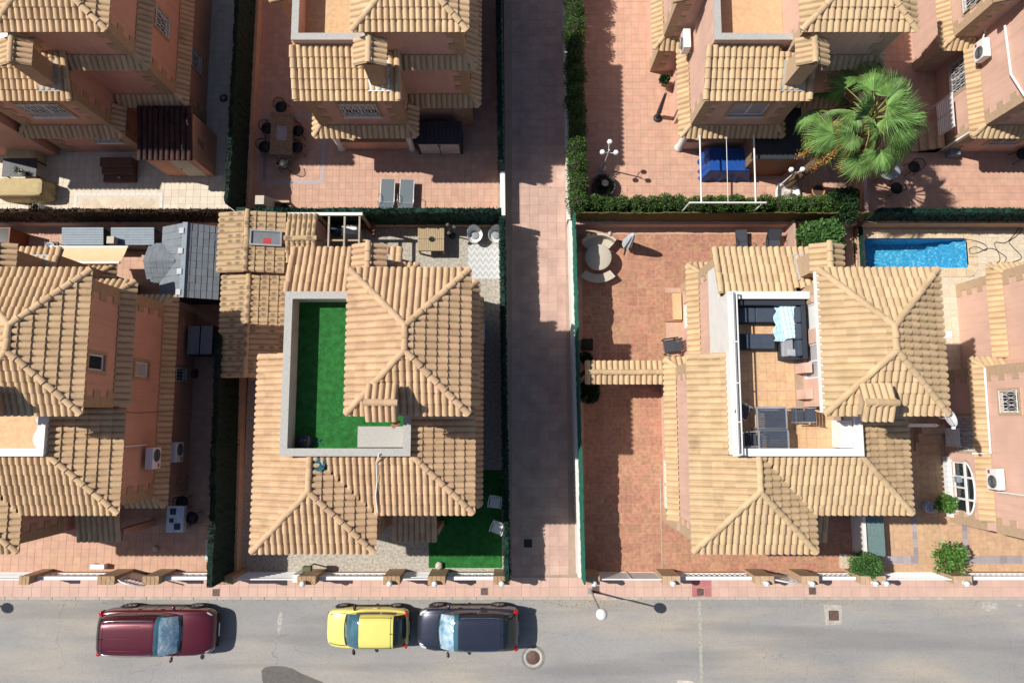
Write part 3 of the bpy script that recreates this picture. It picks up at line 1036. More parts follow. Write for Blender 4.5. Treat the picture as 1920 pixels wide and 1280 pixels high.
PX0, PX1, PY0, PY1 = 15.84, 20.46, 6.71, 8.06             # the pool's basin
g = MB()
for a, b, c, d in ((-300, -300, 300, PY0), (-300, PY1, 300, 300), (-300, PY0, PX0, PY1), (PX1, PY0, 300, PY1)):
    g.face([(a, b, -0.2), (c, b, -0.2), (c, d, -0.2), (a, d, -0.2)])
structure(g.build('ground', mat('dry_ground', (0.36, 0.30, 0.22), 0.95, var=0.3, scale=0.5)))
g = MB(); g.face([(-60, -22, -0.13), (60, -22, -0.13), (60, -7.58, -0.13), (-60, -7.58, -0.13)])
structure(g.build('road', M['asphalt']))
kerb = MB(); kerb.box(-60, -7.6, -0.2, 60, -7.5, -0.03)
kerb = structure(kerb.build('kerb', M['grout']))
kme = None
for i in range(-26, 27):
    if kme is None:
        k = MB().box(-0.495, -0.06, -0.2, 0.495, 0.06, 0.005, bev=0.02).build('kerb_stone', M['kerb'], kerb); k.location = (i, -7.56, 0); kme = k.data
    else: link('kerb_stone', kme, kerb, Matrix.Translation((i + random.uniform(-.003, .003), -7.56, random.uniform(-.003, .003))))

paving('pavement', [(-26, -7.5), (26, -7.5), (26, -6.6), (-26, -6.6)], 0.4, 0.4, M['walk_tile'], M['grout'], most=300)
paving('lane', [(-0.2, -6.6), (2.74, -6.6), (2.5, 25), (-0.42, 25)], 0.405, 0.405, M['lane_tile'], M['grout'], bond=0.0)
HX = lambda ox: [(ox - 8.7, -4.2, ox - 5.1, 5.8), (ox - 7.7, -2.9, ox - 1.7, 4.5)]
HM = lambda ox: [(ox - 7.7, 13.5, ox - 1.7, 20.5), (ox - 8.7, 16, ox - 5, 22.3)]
OE, OF, OG, OH = -12.4, 0.0, 15.33, 27.6
OA, OB, OC, OD = -12.45, -0.15, 15.2, 27.4
paving('patio', [(-26, -6.5), (-11.95, -6.5), (-11.95, 8.6), (-26, 8.6)], 0.33, 0.33, M['tile_E'], M['grout'], HX(OE))
paving('patio', [(2.85, -6.5), (15.35, -6.5), (15.35, 8.55), (2.72, 8.55)], 0.41, 0.41, M['tile_G'], M['grout_g'], HX(OG))
paving('patio', [(15.7, -6.5), (26, -6.5), (26, 2.1), (15.7, 2.1)], 0.33, 0.33, M['tile_H'], M['grout'], HX(OH))
paving('patio', [(-26, 9.0), (-12.05, 9.0), (-12.05, 24), (-26, 24)], 0.33, 0.33, M['tile_A'], M['grout_pale'], HM(OA))
paving('patio', [(-11.75, 8.85), (-0.5, 8.85), (-0.55, 24), (-11.75, 24)], 0.30, 0.30, M['tile_B'], M['grout'], HM(OB))
paving('patio', [(2.6, 8.85), (15.5, 8.85), (15.5, 24), (2.6, 24)], 0.33, 0.33, M['tile_C'], M['grout'], HM(OC))
paving('patio', [(15.6, 8.85), (28, 8.85), (28, 24), (15.6, 24)], 0.33, 0.33, M['tile_C'], M['grout'], HM(OD))
g = MB(); g.box(-11.6, -6.5, -0.09, -0.3, 8.55, -0.002)
structure(g.build('yard', M['concrete']))

WE = [('E', 4.6, 5.16, 0.75, 1.7, 'grille'), ('E', 4.6, 5.16, 3.75, 4.7, 'shut'), ('tE', 1.2, 1.74, 6.6, 7.5, 'open')]
WN = [('N', 0.95, 2.35, 3.7, 4.85, 'scroll sill')]
house_f = House('central villa with artificial turf on its roof terrace', OF, tile='tile_f', stucco='stucco_s', windows=WE[:2], floor='turf')
house_g = House('villa right of the lane with a furnished white-walled roof terrace', OG, tile='tile_g', stucco='stucco_p', quoin='quoin_l', coping='white', inner='white_wall',
                windows=WN + [('nW', 0.9, 2.0, 0.25, 2.25, 'door plain'), ('W', 3.8, 6.0, 0.1, 2.15, 'door plain'), ('W', 1.6, 2.9, 0.9, 2.1, 'shut plain'), ('tW', 0.6, 1.5, 5.85, 7.7, 'door plain'), ('tW', 2.0, 3.2, 5.85, 7.7, 'shut plain')], floor='tile_terr')
house_e = House('orange villa at the left edge beside the dark green screen, front row', OE, tile='tile_e', stucco='stucco_o', windows=WE, coping='white', inner='white_wall', floor='tile_terr')
house_h = House('pink villa at the right edge beside the pool, front row', OH, tile='tile_g', stucco='stucco_p', quoin='quoin_l', coping='white', inner='white_wall', windows=[('W', 1.95, 3.35, 0.9, 2.1, 'shut scroll'), ('W', 3.85, 5.95, 0.4, 1.3, 'plain sill'), ('W', 1.0, 1.8, 3.6, 4.6, 'scroll')])
house_a = House('terracotta villa in the top left corner with a dark tiled annex', OA, mir=-1, tile='tile_e', stucco='stucco_o', windows=WE[:0] + [('E', 4.85, 5.65, 0.8, 1.8, 'scroll'), ('E', 4.85, 5.65, 3.7, 4.8, 'scroll')] + [('N', 0.95, 2.55, 3.7, 4.85, 'scroll sill'), ('N', 0.5, 1.6, 1.1, 2.2, 'scroll sill')],
                coping='white')
house_b = House('villa at top centre with columned rear porch and brick chimney', OB, mir=-1, tile='tile_b', stucco='stucco_s', porch='white', windows=WN, floor='tile_terr', inner='stucco_p', chim_flash='white')
house_c = House('villa at top right beside the palm', OC, mir=-1, tile='tile_g', stucco='stucco_p', quoin='quoin_l', porch='white', windows=[('N', 0.95, 2.35, 3.7, 4.85, 'shut sill')], floor='tile_terr', inner='stucco_p')
house_d = House('pink villa in the top right corner with white drainpipes', OD, mir=-1, tile='tile_g', stucco='stucco_p', quoin='quoin_l', windows=[('nW', 2.2, 3.6, 0.9, 2.1, 'scroll'), ('N', 0.9, 2.2, 0.9, 2.0, 'grille'), ('W', 0.6, 1.4, 3.6, 4.6, 'scroll')])
# ---------------------------------------------------------------- boundary walls and screens
def tufts(mb, n, sampler, size=(0.05, 0.12), tilt=0.9):
    """n small leaf faces scattered by sampler() -> (point, outward normal)."""
    for _ in range(n):
        p, nn = sampler()
        p = Vector(p); nn = Vector(nn)
        a = Vector((random.gauss(0, 1), random.gauss(0, 1), random.gauss(0, 1)))
        d = (nn + a * tilt * 0.5).normalized()
        s = d.cross(Vector((random.gauss(0, 1), random.gauss(0, 1), random.gauss(0, 1)))).normalized()
        L = random.uniform(*size); w = L * random.uniform(0.3, 0.55)
        mb.v += [tuple(p - s * w * .5), tuple(p + s * w * .5), tuple(p + d * L + s * w * .15), tuple(p + d * L - s * w * .15)]
        k = len(mb.v)
        mb.f.append((k - 4, k - 3, k - 2, k - 1)); mb.s.append(False)


def screen_wall(name, label, cat, p0, p1, wall_h, wall_m, top, screen_m, thick=0.16, wt=0.2, leaf=0, shift=0.0, coping=None, posts=True):
    """A low wall with a screen of artificial hedge, heather or cloth fixed along its top."""
    p0, p1 = Vector(p0), Vector(p1)
    L = (p1 - p0).length
    ang = math.atan2(p1.y - p0.y, p1.x - p0.x)
    t = thing(name, label, cat, (p0.x, p0.y, 0), ang)
    if wall_h > 0:
        MB().box(0, -wt / 2, -0.05, L, wt / 2, wall_h).build('wall', M[wall_m], t)
        if coping: MB().box(-0.02, -wt / 2 - .03, wall_h + 0.002, L + .02, wt / 2 + .03, wall_h + 0.05, bev=0.012).build('coping', M[coping], t)
    if top > wall_h:
        z0 = wall_h - 0.02 if wall_h > 0.1 else 0.02
        n = max(4, int(L / 0.12))
        m = MB()
        rows = []
        for i in range(n + 1):
            x = L * i / n
            zt = top + random.uniform(-.045, .045) + 0.04 * math.sin(x * 1.7) + 0.03 * math.sin(x * 5.1)
            w = thick / 2 * (1 + random.uniform(-.25, .25))
            o = shift + random.uniform(-.015, .015)
            zm = (z0 + zt) / 2
            rows.append([(x, o - thick / 2, z0), (x, o - w, zm), (x, o - w, zt), (x, o + w, zt), (x, o + w, zm), (x, o + thick / 2, z0)])
        for i in range(n):
            for k in range(5):
                m.face([rows[i][k], rows[i + 1][k], rows[i + 1][k + 1], rows[i][k + 1]])
        m.face(rows[0][::-1]); m.face(rows[-1])
        sc = m.build('screen', M[screen_m], t)
        if leaf:
            f = MB()
            def smp():
                x = random.uniform(0, L)
                r = random.random()
                if r < 0.4: return (x, shift + random.uniform(-thick / 2, thick / 2), top + random.uniform(-.05, .03)), (0, 0, 1)
                sg = 1 if r < 0.7 else -1
                return (x, shift + sg * thick / 2, random.uniform(z0, top)), (0, sg, 0.3)
            tufts(f, leaf, smp, (0.04, 0.1))
            f = f.build('screen_leaves', M[screen_m], sc); f['kind'] = 'stuff'
        if posts:
            for i in range(int(L / 2.4) + 1):
                x = min(L - 0.05, 0.05 + i * 2.4)
                MB().tube([(x, shift, wall_h - .05), (x, shift, top + 0.06)], 0.022, 6).build('post', M['iron_dark'], t)
    return t


M['green_lane'] = mat('lane_screen_green', (0.010, 0.045, 0.032), 0.9, var=0.5, scale=12, bump=0.6, bscale=60)
screen_wall('boundary_wall', 'dark screened wall between the top left villa and the top centre patio', 'wall', (-11.86, 8.95), (-11.80, 24), 0.45, 'block_wall', 2.25, 'mesh_dark', 0.18, 0.24, 5000, 0.1)
screen_wall('boundary_wall', 'tall dark green screened wall left of the central villa', 'wall', (-11.66, -6.5), (-11.82, 3.4), 0.5, 'block_wall', 2.55, 'mesh_dark', 0.22, 0.24, 5000, 0.1)
screen_wall('boundary_wall', 'heather screen on the rear wall behind the grey garden sheds', 'wall', (-26, 8.72), (-11.9, 8.72), 0.55, 'block_pink', 1.95, 'heather', 0.14, 0.24, 9000, 0.02)
screen_wall('boundary_wall', 'dark green screen on the rear wall behind the wicker table', 'wall', (-11.6, 8.68), (-0.45, 8.68), 0.35, 'block_wall', 2.1, 'green_lane', 0.2, 0.22, 8000, 0.02)
screen_wall('boundary_wall', 'olive cloth screen on the rear wall below the long hedge', 'wall', (2.75, 8.66), (15.3, 8.66), 0.55, 'block_pink', 1.75, 'olive', 0.05, 0.22, 0, 0.05)
screen_wall('boundary_wall', 'dark green screen on the rear wall behind the swimming pool', 'wall', (15.55, 8.66), (28, 8.66), 0.7, 'block_wall', 1.9, 'green_lane', 0.2, 0.22, 8000, 0.1)
screen_wall('boundary_wall', 'frayed green screen on the low white wall left of the lane, front half', 'wall', (-0.14, -6.45), (-0.38, 8.5), 0.5, 'white_wall', 1.85, 'green_lane', 0.16, 0.16, 9000, 0.06)
screen_wall('boundary_wall', 'dark green screen on the low white wall left of the lane, rear half', 'wall', (-0.42, 10.9), (-0.62, 24), 0.5, 'white_wall', 1.85, 'green_lane', 0.16, 0.16, 6000, 0.06)
screen_wall('boundary_wall', 'short white wall with green panel at the corner of the top centre patio', 'wall', (-0.40, 8.9), (-0.42, 10.88), 0.75, 'white_wall', 0.7, 'green_lane', 0.1, 0.16, 0, 0.06, coping='white')
screen_wall('boundary_wall', 'low white coping wall along the bottom edge of the top centre patio', 'wall', (-2.05, 8.98), (-0.5, 8.98), 0.75, 'white_wall', 0.7, 'green_lane', 0.1, 0.16, 0, 0, coping='white')
screen_wall('boundary_wall', 'white wall with teal cloth screen right of the lane', 'wall', (2.80, -6.5), (2.56, 8.6), 0.95, 'white_wall', 2.15, 'mesh_teal', 0.05, 0.14, 0, -0.08)
screen_wall('boundary_wall', 'low white wall in front of the tall clipped hedge along the lane', 'wall', (2.52, 8.75), (2.36, 24), 0.6, 'white_wall', 0.5, 'mesh_teal', 0.05, 0.14, 0, 0)
screen_wall('boundary_wall', 'white wall beside the turf-topped store by the front gate', 'wall', (14.62, -6.35), (14.62, -3.4), 1.0, 'white_wall', 0.9, 'mesh_teal', 0.05, 0.13, 0, 0)
screen_wall('boundary_wall', 'green screened wall at the left end of the pool garden', 'wall', (15.5, -3.3), (15.5, 8.5), 0.25, 'block_wall', 0.5, 'green_lane', 0.06, 0.12, 900, 0.0)
screen_wall('boundary_wall', 'tan wall under the palm between the two top right gardens', 'wall', (15.45, 8.8), (15.45, 24), 1.1, 'block_pink', 1.0, 'olive', 0.12, 0.16, 0, 0.0)

# ---------------------------------------------------------------- front fence of each plot
M['pier'] = brick_mat('pier_brick', (0.40, 0.26, 0.15), (0.31, 0.19, 0.10), (0.42, 0.33, 0.24), 0.12, 0.055)
M['pier_top'] = mat('pier_slab', (0.46, 0.32, 0.2), 0.9, var=0.3, scale=10, dirt=0.35)
FX = lambda px: (px - 960) * 0.02159
piers = [(35, 55), (182, 215), (267, 298), (388, 437), (557, 592), (718, 750), (802, 835), (925, 957), (1095, 1125), (1243, 1276), (1417, 1452), (1504, 1536), (1615, 1662), (1789, 1823)]
pier_words = ['at the far left of the street wall', 'left of the arched little gate', 'right of the arched little gate', 'broad, under the end of the tall green screen', 'right of the wide sliding gate',
              'left of the narrow barred gate', 'right of the narrow barred gate', 'at the left corner of the lane mouth', 'at the right corner of the lane mouth', 'right of the grey double gate',
              'left of the small arched gate right of the lane', 'right of the small arched gate right of the lane', 'overgrown by the climbing bush', 'beside the bright green shrub at far right']
Y0, Y1 = -6.64, -6.34
for (a, b), wd in zip(piers, pier_words):
    x0, x1 = FX(a), FX(b)
    t = thing('gate_pier', 'brick street pier ' + wd, 'pier', ((x0 + x1) / 2, (Y0 + Y1) / 2, 0), group='brick piers along the street')
    w, d = (x1 - x0) / 2, (Y1 - Y0) / 2
    MB().box(-w, -d, -0.05, w, d, 1.4).build('shaft', M['pier'], t)
    n = max(2, round(2 * w / 0.17))
    me = MB().box(-w / n + .004, -d - .02, 1.402, w / n - .004, d + .02, 1.46, bev=0.01).build('cap_brick', M['quoin_l'] if a > 1000 else M['pier'], t)
    me.location = (-w + w / n, 0, 0)
    for i in range(1, n): link('cap_brick', me.data, t, Matrix.Translation((-w + w / n * (2 * i + 1), 0, 0)))
lamps = [(570, 'right of the wide sliding gate'), (732, 'left of the narrow barred gate'), (816, 'right of the narrow barred gate'), (941, 'at the left corner of the lane mouth'), (1113, 'at the right corner of the lane mouth'),
         (1260, 'right of the grey double gate'), (1434, 'left of the small arched gate'), (1519, 'right of the small arched gate'), (1637, 'left one, on the overgrown pier'), (1657, 'right one, on the overgrown pier'), (1807, 'beside the bright green shrub at far right')]
for px, wd in lamps:
    t = thing('pier_lamp', 'small white lamp on the brick pier ' + wd, 'lamp', (FX(px), -6.58, 1.46), group='white lamps on the street piers')
    MB().lathe([(0, 0), (0.09, 0), (0.09, 0.03), (0.05, 0.05), (0.05, 0.08)], n=14).build('base', M['white_metal'], t)
    MB().lathe([(0.05, 0.08), (0.105, 0.1), (0.115, 0.2), (0.09, 0.27), (0.0, 0.285)], n=14).build('shade', M['white_metal'], t)


def balustrade(label, a, b, style):
    x0, x1 = FX(a) + 0.01, FX(b) - 0.01
    L = x1 - x0
    t = thing('balustrade', label, 'fence', (x0, -6.5, 0), group='white balustrades along the street')
    MB().box(0, -0.05, -0.05, L, 0.05, 0.3).build('plinth', M['block_pink'], t)
    MB().box(0, -0.075, 0.96, L, 0.075, 1.06, bev=0.02).build('top_rail', M['white'], t)
    MB().box(0, -0.06, 0.302, L, 0.06, 0.36).build('bottom_rail', M['white'], t)
    first = None
    if style == 'zig':
        n = max(3, round(L / 0.26)); w = L / n
        for i in range(n):
            if first is None:
                m = MB()
                for p0, p1 in (((0, 0, .36), (w / 2, 0, .94)), ((w / 2, 0, .94), (w, 0, .36))): m.bar(p0, p1, 0.09, 0.045)
                first = m.build('lattice_bar', M['white'], t)
            else: link('lattice_bar', first.data, t, Matrix.Translation((i * w, 0, 0)))
    else:
        n = max(4, round(L / 0.22)); w = L / n
        for i in range(n):
            if first is None:
                m = MB(); m.lathe([(0.03, .36), (0.05, .42), (0.03, .5), (0.06, .62), (0.06, .7), (0.03, .84), (0.045, .94)], n=8)
                first = m.build('baluster', M['white'], t); first.location = (w / 2, 0, 0)
            else: link('baluster', first.data, t, Matrix.Translation((w / 2 + i * w, 0, 0)))
    return t


def street_gate(label, a, b, style, open_=0.0):
    x0, x1 = FX(a) + 0.02, FX(b) - 0.02
    L = x1 - x0
    t = thing('street_gate', label, 'gate', (x0, -6.48, 0), open_)
    W = M['white_metal']
    f = MB()
    for p0, p1 in (((0, 0, .06), (L, 0, .06)), ((0, 0, 1.3), (L, 0, 1.3)), ((0.02, 0, .06), (0.02, 0, 1.3)), ((L - .02, 0, .06), (L - .02, 0, 1.3))): f.bar(p0, p1, 0.05)
    if style == 'panel': f.bar((L / 2, 0, .06), (L / 2, 0, 1.3), 0.07)
    f.build('gate_frame', W, t)
    if style in ('bars', 'slide'):
        n = 5 if style == 'bars' else 6
        for i in range(n):
            z = 0.2 + i * 1.0 / (n - 1)
            MB().box(0.04, -.02, z - .045, L - .04, .02, z + .045).build('rail', W, t)
        if style == 'slide':
            MB().box(L - 0.25, -0.16, 0, L + 0.05, 0.16, 1.2, bev=0.02).build('gate_motor_post', M['white_wall'], t)
    elif style == 'panel':
        for s0, s1 in ((0.05, L / 2 - .06), (L / 2 + .06, L - .05)):
            n = 8
            w = (s1 - s0) / n
            for i in range(n):
                MB().box(s0 + i * w + .004, -.012, .1, s0 + (i + 1) * w - .004, .012, 1.26).build('panel_slat', M['white_wall'], t)
    elif style == 'arch':
        m = MB(); n = 12
        pts = [(L * i / n, 0, 1.3 + 0.25 * math.sin(math.pi * i / n)) for i in range(n + 1)]
        m.tube(pts, 0.025, 6); m.build('arch_rail', W, t)
        nb = 7
        for i in range(1, nb):
            x = L * i / nb
            MB().tube([(x, 0, .08), (x, 0, 1.3 + 0.24 * math.sin(math.pi * i / nb))], 0.013, 6).build('bar', W, t)
        MB().box(0.05, -.01, .1, L - .05, .01, 0.75).build('lower_panel', W, t)
    elif style == 'lattice':
        n = round(L / 0.2)
        for i in range(-3, n):
            for sg in (1, -1):
                xa, xb = (i * L / n, (i + 4) * L / n) if sg == 1 else ((i + 4) * L / n, i * L / n)
                za, zb = .1, 1.26
                def clip(xa, za, xb, zb):
                    pts = []
                    for x, z, ox, oz in ((xa, za, xb, zb), (xb, zb, xa, za)):
                        if x < .03: z += (oz - z) * (.03 - x) / (ox - x); x = .03
                        elif x > L - .03: z += (oz - z) * (x - (L - .03)) / (x - ox); x = L - .03
                        pts.append((x, .012 * sg, z))
                    return pts
                if min(xa, xb) > L - .1 or max(xa, xb) < .1: continue
                q = clip(xa, za, xb, zb)
                MB().bar(q[0], q[1], 0.028, 0.014).build('lattice_bar', W, t)
    return t


balustrade('white zigzag balustrade at the far left of the street', 55, 182, 'zig')
balustrade('short white zigzag balustrade left of the tall green screen', 298, 388, 'zig')
balustrade('white zigzag balustrade in front of the speckled concrete yard', 592, 718, 'zig')
balustrade('white zigzag balustrade in front of the artificial lawn', 835, 925, 'zig')
balustrade('white baluster fence right of the grey double gate', 1276, 1417, 'bal')
balustrade('short white baluster fence left of the overgrown pier', 1536, 1615, 'bal')
balustrade('white baluster fence at the far right of the street', 1823, 1990, 'bal')
street_gate('white gate at the far left end of the street wall', -60, 35, 'bars')
street_gate('small white arched gate standing ajar in the left front wall', 215, 267, 'arch', R(-14))
street_gate('wide white sliding gate beside the tall green screen', 437, 557, 'slide')
street_gate('narrow white barred gate left of the artificial lawn', 750, 802, 'bars')
street_gate('greyish white double gate right of the lane mouth', 1125, 1243, 'panel')
street_gate('small white arched gate in the right-hand front wall', 1452, 1504, 'arch', R(-8))
street_gate('white lattice gate right of the overgrown pier', 1662, 1789, 'lattice')

# ---------------------------------------------------------------- street furniture on road and pavement
M['rust'] = mat('rusty_iron', (0.16, 0.10, 0.085), 0.7, var=0.35, scale=14, metal=0.3)
M['mortar_pale'] = mat('mortar_patch', (0.42, 0.39, 0.35), 0.95, var=0.25, scale=6)
hatches = [(405, 1110, 'left of the sliding gate'), (908, 1108, 'above the dark car'), (1117, 1104, 'beside the street lamp foot'), (1313, 1109, 'set in a red patch of paving'), (1523, 1107, 'right of the red patch of paving')]
for px, py, wd in hatches:
    x, y = P(px, py)
    t = thing('service_hatch', 'small rusty square pavement hatch ' + wd, 'hatch', (x, y, 0.003), group='square hatches in the pavement')
    MB().box(-.17, -.17, 0, .17, .17, .006).build('hatch_frame', M['mortar_pale'], t)
    m = MB().box(-.145, -.145, .0075, .145, .145, .016); m.build('lid', M['rust'], t)
    for k in (-1, 0, 1): MB().box(-.11, k * .08 - .012, .016, .11, k * .08 + .012, .021).build('tread_bar', M['rust'], t)
x, y = P(990, 1018)
t = thing('service_hatch', 'dark square hatch in the shaded lane', 'hatch', (x, y, 0.003))
MB().box(-.17, -.17, 0, .17, .17, .012).build('lid', M['iron_dark'], t)
x, y = P(1000, 1232, -.13)
t = thing('manhole', 'round manhole cover in the road behind the dark car', 'manhole', (x, y, -0.127))
m = MB(); m.lathe([(0.0, 0.001), (0.50, 0.001)], n=40); m.build('asphalt_collar', mat('patched_asphalt', (0.20, 0.195, 0.19), 0.95, var=0.3, scale=12), t)
MB().lathe([(0.28, 0.0), (0.28, 0.008), (0.385, 0.010), (0.40, 0.0)], n=40).build('ring', M['mortar_pale'], t)
MB().lathe([(0.0, 0.012), (0.272, 0.012), (0.278, 0.0)], n=40).build('cover', M['rust'], t)
for k, r in enumerate((0.08, 0.14, 0.2, 0.25)): MB().lathe([(r, 0.012), (r, 0.018), (r + .02, 0.018), (r + .02, 0.012)], n=36, smooth=False).build('cover_rib', M['rust'], t)
x, y = P(1563, 1153, -.13)
t = thing('drain_cover', 'square drain cover in a pale mortar patch in the road', 'drain', (x, y, -0.127))
MB().prism([(-.36, -.40), (.34, -.36), (.37, .42), (-.40, .44)], -.01, .006).build('mortar_patch', M['mortar_pale'], t)
MB().box(-.21, -.2, .0065, .21, .2, .012).build('drain_frame', M['iron_dark'], t)
MB().box(-.19, -.18, .0125, .19, .18, .02).build('lid', M['rust'], t)
m = MB(); xa = P(1313, 1200, -.13)[0]
m.prism([(xa - .07, -21), (xa + .07, -21), (xa + .08, -7.66), (xa - .05, -7.66)], -.14, -.124)
tag(m.build('trench_patch', mat('trench_mortar', (0.36, 0.36, 0.32), 0.95, var=0.35, scale=8, dirt=0.3)), 'narrow grey mortar strip running across the road', 'road patch')
m = MB(); xa, ya = P(1285, 1280, -.13)
m.prism([(xa - .42, ya - .1), (xa + .3, ya - .12), (xa + .4, ya + .02), (xa + .2, ya + .1), (xa - .3, ya + .12)], -.14, -.125)
tag(m.build('mortar_splash', mat('pale_mortar', (0.55, 0.51, 0.44), 0.95, var=0.3, scale=8)), 'pale mortar splash on the road at the bottom edge', 'stain')
for px, py, rx, ry, wd in ((1855, 1136, .45, .2, 'pale worn patch on the road near the right edge'), (1912, 1133, .16, .1, 'tiny pale patch on the road at the right edge'), (525, 1165, .12, .55, 'pale scuffed streak on the road left of the yellow car')):
    x, y = P(px, py, -.13)
    pts = []
    for k in range(22):
        a = 2 * math.pi * k / 22
        r = random.uniform(.55, 1.1)
        pts.append((x + rx * r * math.cos(a), y + ry * r * math.sin(a)))
    tag(MB().prism(pts, -.14, -.1265).build('road_stain', mat('scuffed_asphalt', (0.40, 0.38, 0.35), 0.95, var=0.35, scale=9)), wd, 'stain')
# damp patch at the bottom edge
pts = [(490, 1256), (497, 1250), (508, 1248), (530, 1248), (548, 1252), (566, 1262), (590, 1272), (620, 1284), (640, 1300), (560, 1330), (500, 1300), (492, 1275)]
pts = [P(a, b, -.13) for a, b in pts][::-1]
tag(MB().prism(pts, -.14, -.126).build('damp_patch', mat('wet_asphalt', (0.115, 0.105, 0.095), 0.55, var=0.25, scale=6, spec=0.4)), 'dark damp patch on the road at the bottom edge', 'stain')
for px, wd in ((1108, 'at the mouth of the lane'), (-118, 'just outside the left edge')):
    x, y = P(px, 1107)
    t = thing('street_lamp', 'street lamp with a white globe ' + wd, 'street lamp', (x, y, 0), group='globe street lamps')
    G = mat('galvanised', (0.34, 0.34, 0.34), 0.5, metal=0.5)
    MB().box(-.12, -.12, 0, .12, .12, .015).build('base_plate', G, t)
    MB().tube([(0, 0, 0), (0, 0, 0.5), (0, 0, 0.52), (0, 0, 3.28)], [.055, .055, .04, .035], 12).build('pole', G, t)
    MB().lathe([(0.03, 3.2), (.08, 3.25), (.1, 3.3), (.04, 3.34)], n=16).build('globe_holder', G, t)
    MB().sphere((0, 0, 3.5), 0.215, 24, 14).build('globe', M['white_metal'], t)
# red paving patch round the hatch
x, y = P(1316, 1106)
paving('pavement_patch', [(x - .42, -7.49), (x + .42, -7.49), (x + .42, -6.69), (x - .42, -6.69)], 0.4, 0.4, M['walk_red'], M['grout'], z=0.008, bed=.004)
# ---------------------------------------------------------------- vegetation
NPR = np.random.default_rng(11)


def leaf_mesh(name, pts, nrm, smin, smax, material, aspect=0.45, up=0.35, tilt=0.7):
    """N four-cornered leaves at pts leaning along nrm, as one mesh."""
    n = len(pts)
    d = nrm + NPR.normal(0, tilt, (n, 3)); d[:, 2] += up
    d /= np.linalg.norm(d, axis=1)[:, None] + 1e-9
    s = np.cross(d, NPR.normal(0, 1, (n, 3)))
    s /= np.linalg.norm(s, axis=1)[:, None] + 1e-9
    L = NPR.uniform(smin, smax, n)[:, None]
    w = L * aspect
    V = np.empty((n, 4, 3))
    V[:, 0] = pts
    V[:, 1] = pts + d * L * 0.5 + s * w * 0.5
    V[:, 2] = pts + d * L
    V[:, 3] = pts + d * L * 0.5 - s * w * 0.5
    me = bpy.data.meshes.new(name)
    me.vertices.add(n * 4); me.vertices.foreach_set('co', V.ravel())
    me.loops.add(n * 4); me.loops.foreach_set('vertex_index', np.arange(n * 4))
    me.polygons.add(n); me.polygons.foreach_set('loop_start', np.arange(n) * 4)
    me.update(calc_edges=True); me.validate()
    me.materials.append(material)
    return me


def blob_points(n, lumps):
    """Points near the surface of a heap of ellipsoid lumps [(centre, (rx, ry, rz))], outward normals with them."""
    pts, nr = [], []
    vol = np.array([l[1][0] * l[1][1] + l[1][2] * l[1][0] for l in lumps]); vol = vol / vol.sum()
    idx = NPR.choice(len(lumps), n, p=vol)
    C = np.array([l[0] for l in lumps])[idx]; Rr = np.array([l[1] for l in lumps])[idx]
    d = NPR.normal(0, 1, (n, 3)); d /= np.linalg.norm(d, axis=1)[:, None]
    d[:, 2] = np.where(d[:, 2] < -0.3, -d[:, 2], d[:, 2])
    r = NPR.uniform(0.72, 1.05, n)[:, None]
    return C + d * Rr * r, d


M['leaf_hedge'] = mat('hedge_foliage', (0.07, 0.145, 0.03), 0.75, var=0.45, scale=3.0, bump=0, rnd=0.35, hue=0.02)
M['leaf_bush'] = mat('bush_foliage', (0.075, 0.17, 0.045), 0.6, var=0.35, scale=3.0, bump=0, rnd=0.35, hue=0.02)
M['leaf_bright'] = mat('bright_foliage', (0.085, 0.20, 0.035), 0.55, var=0.35, scale=3.0, bump=0, rnd=0.35, hue=0.02)
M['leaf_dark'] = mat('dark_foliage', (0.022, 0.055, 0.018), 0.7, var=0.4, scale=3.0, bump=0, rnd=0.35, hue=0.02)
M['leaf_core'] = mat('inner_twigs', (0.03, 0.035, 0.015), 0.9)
M['bark'] = mat('bark', (0.16, 0.11, 0.07), 0.95, var=0.4, scale=12, bump=0.6)


def hedge(label, x0, y0, x1, y1, h, pitch, leaves):
    cx, cy = (x0 + x1) / 2, (y0 + y1) / 2
    t = thing('hedge', label, 'hedge', (cx, cy, 0))
    lx, ly = x1 - x0, y1 - y0
    along_x = lx > ly
    L, W = (lx, ly) if along_x else (ly, lx)
    n = max(3, round(L / pitch))
    lumps = []
    for i in range(n):
        a = -L / 2 + (i + 0.5) * L / n + random.uniform(-.08, .08)
        hh = h * random.uniform(0.94, 1.05)
        for zc, rz, k in ((hh * 0.72, hh * 0.29, 1.0), (hh * 0.4, hh * 0.4, 0.95)):
            rl, rw = L / n * random.uniform(.58, .72), W / 2 * k * random.uniform(.9, 1.12)
            o = random.uniform(-.06, .06)
            lumps.append(((a, o, zc) if along_x else (o, a, zc), (rl, rw, rz) if along_x else (rw, rl, rz)))
        if i % 2 == 0:
            p = (a, 0) if along_x else (0, a)
            MB().tube([(p[0], p[1], 0), (p[0] + .03, p[1], h * 0.6)], [.04, .02], 6).build('trunk', M['bark'], t)
    pts, nr = blob_points(leaves, lumps)
    link('foliage', leaf_mesh('foliage', pts, nr, 0.05, 0.13, M['leaf_hedge'], 0.4, 0.5), t)
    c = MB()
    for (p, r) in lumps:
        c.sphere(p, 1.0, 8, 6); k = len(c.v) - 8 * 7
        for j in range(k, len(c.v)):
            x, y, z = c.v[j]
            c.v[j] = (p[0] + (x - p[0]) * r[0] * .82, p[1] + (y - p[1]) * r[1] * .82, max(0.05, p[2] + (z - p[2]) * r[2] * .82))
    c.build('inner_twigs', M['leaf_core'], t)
    return t


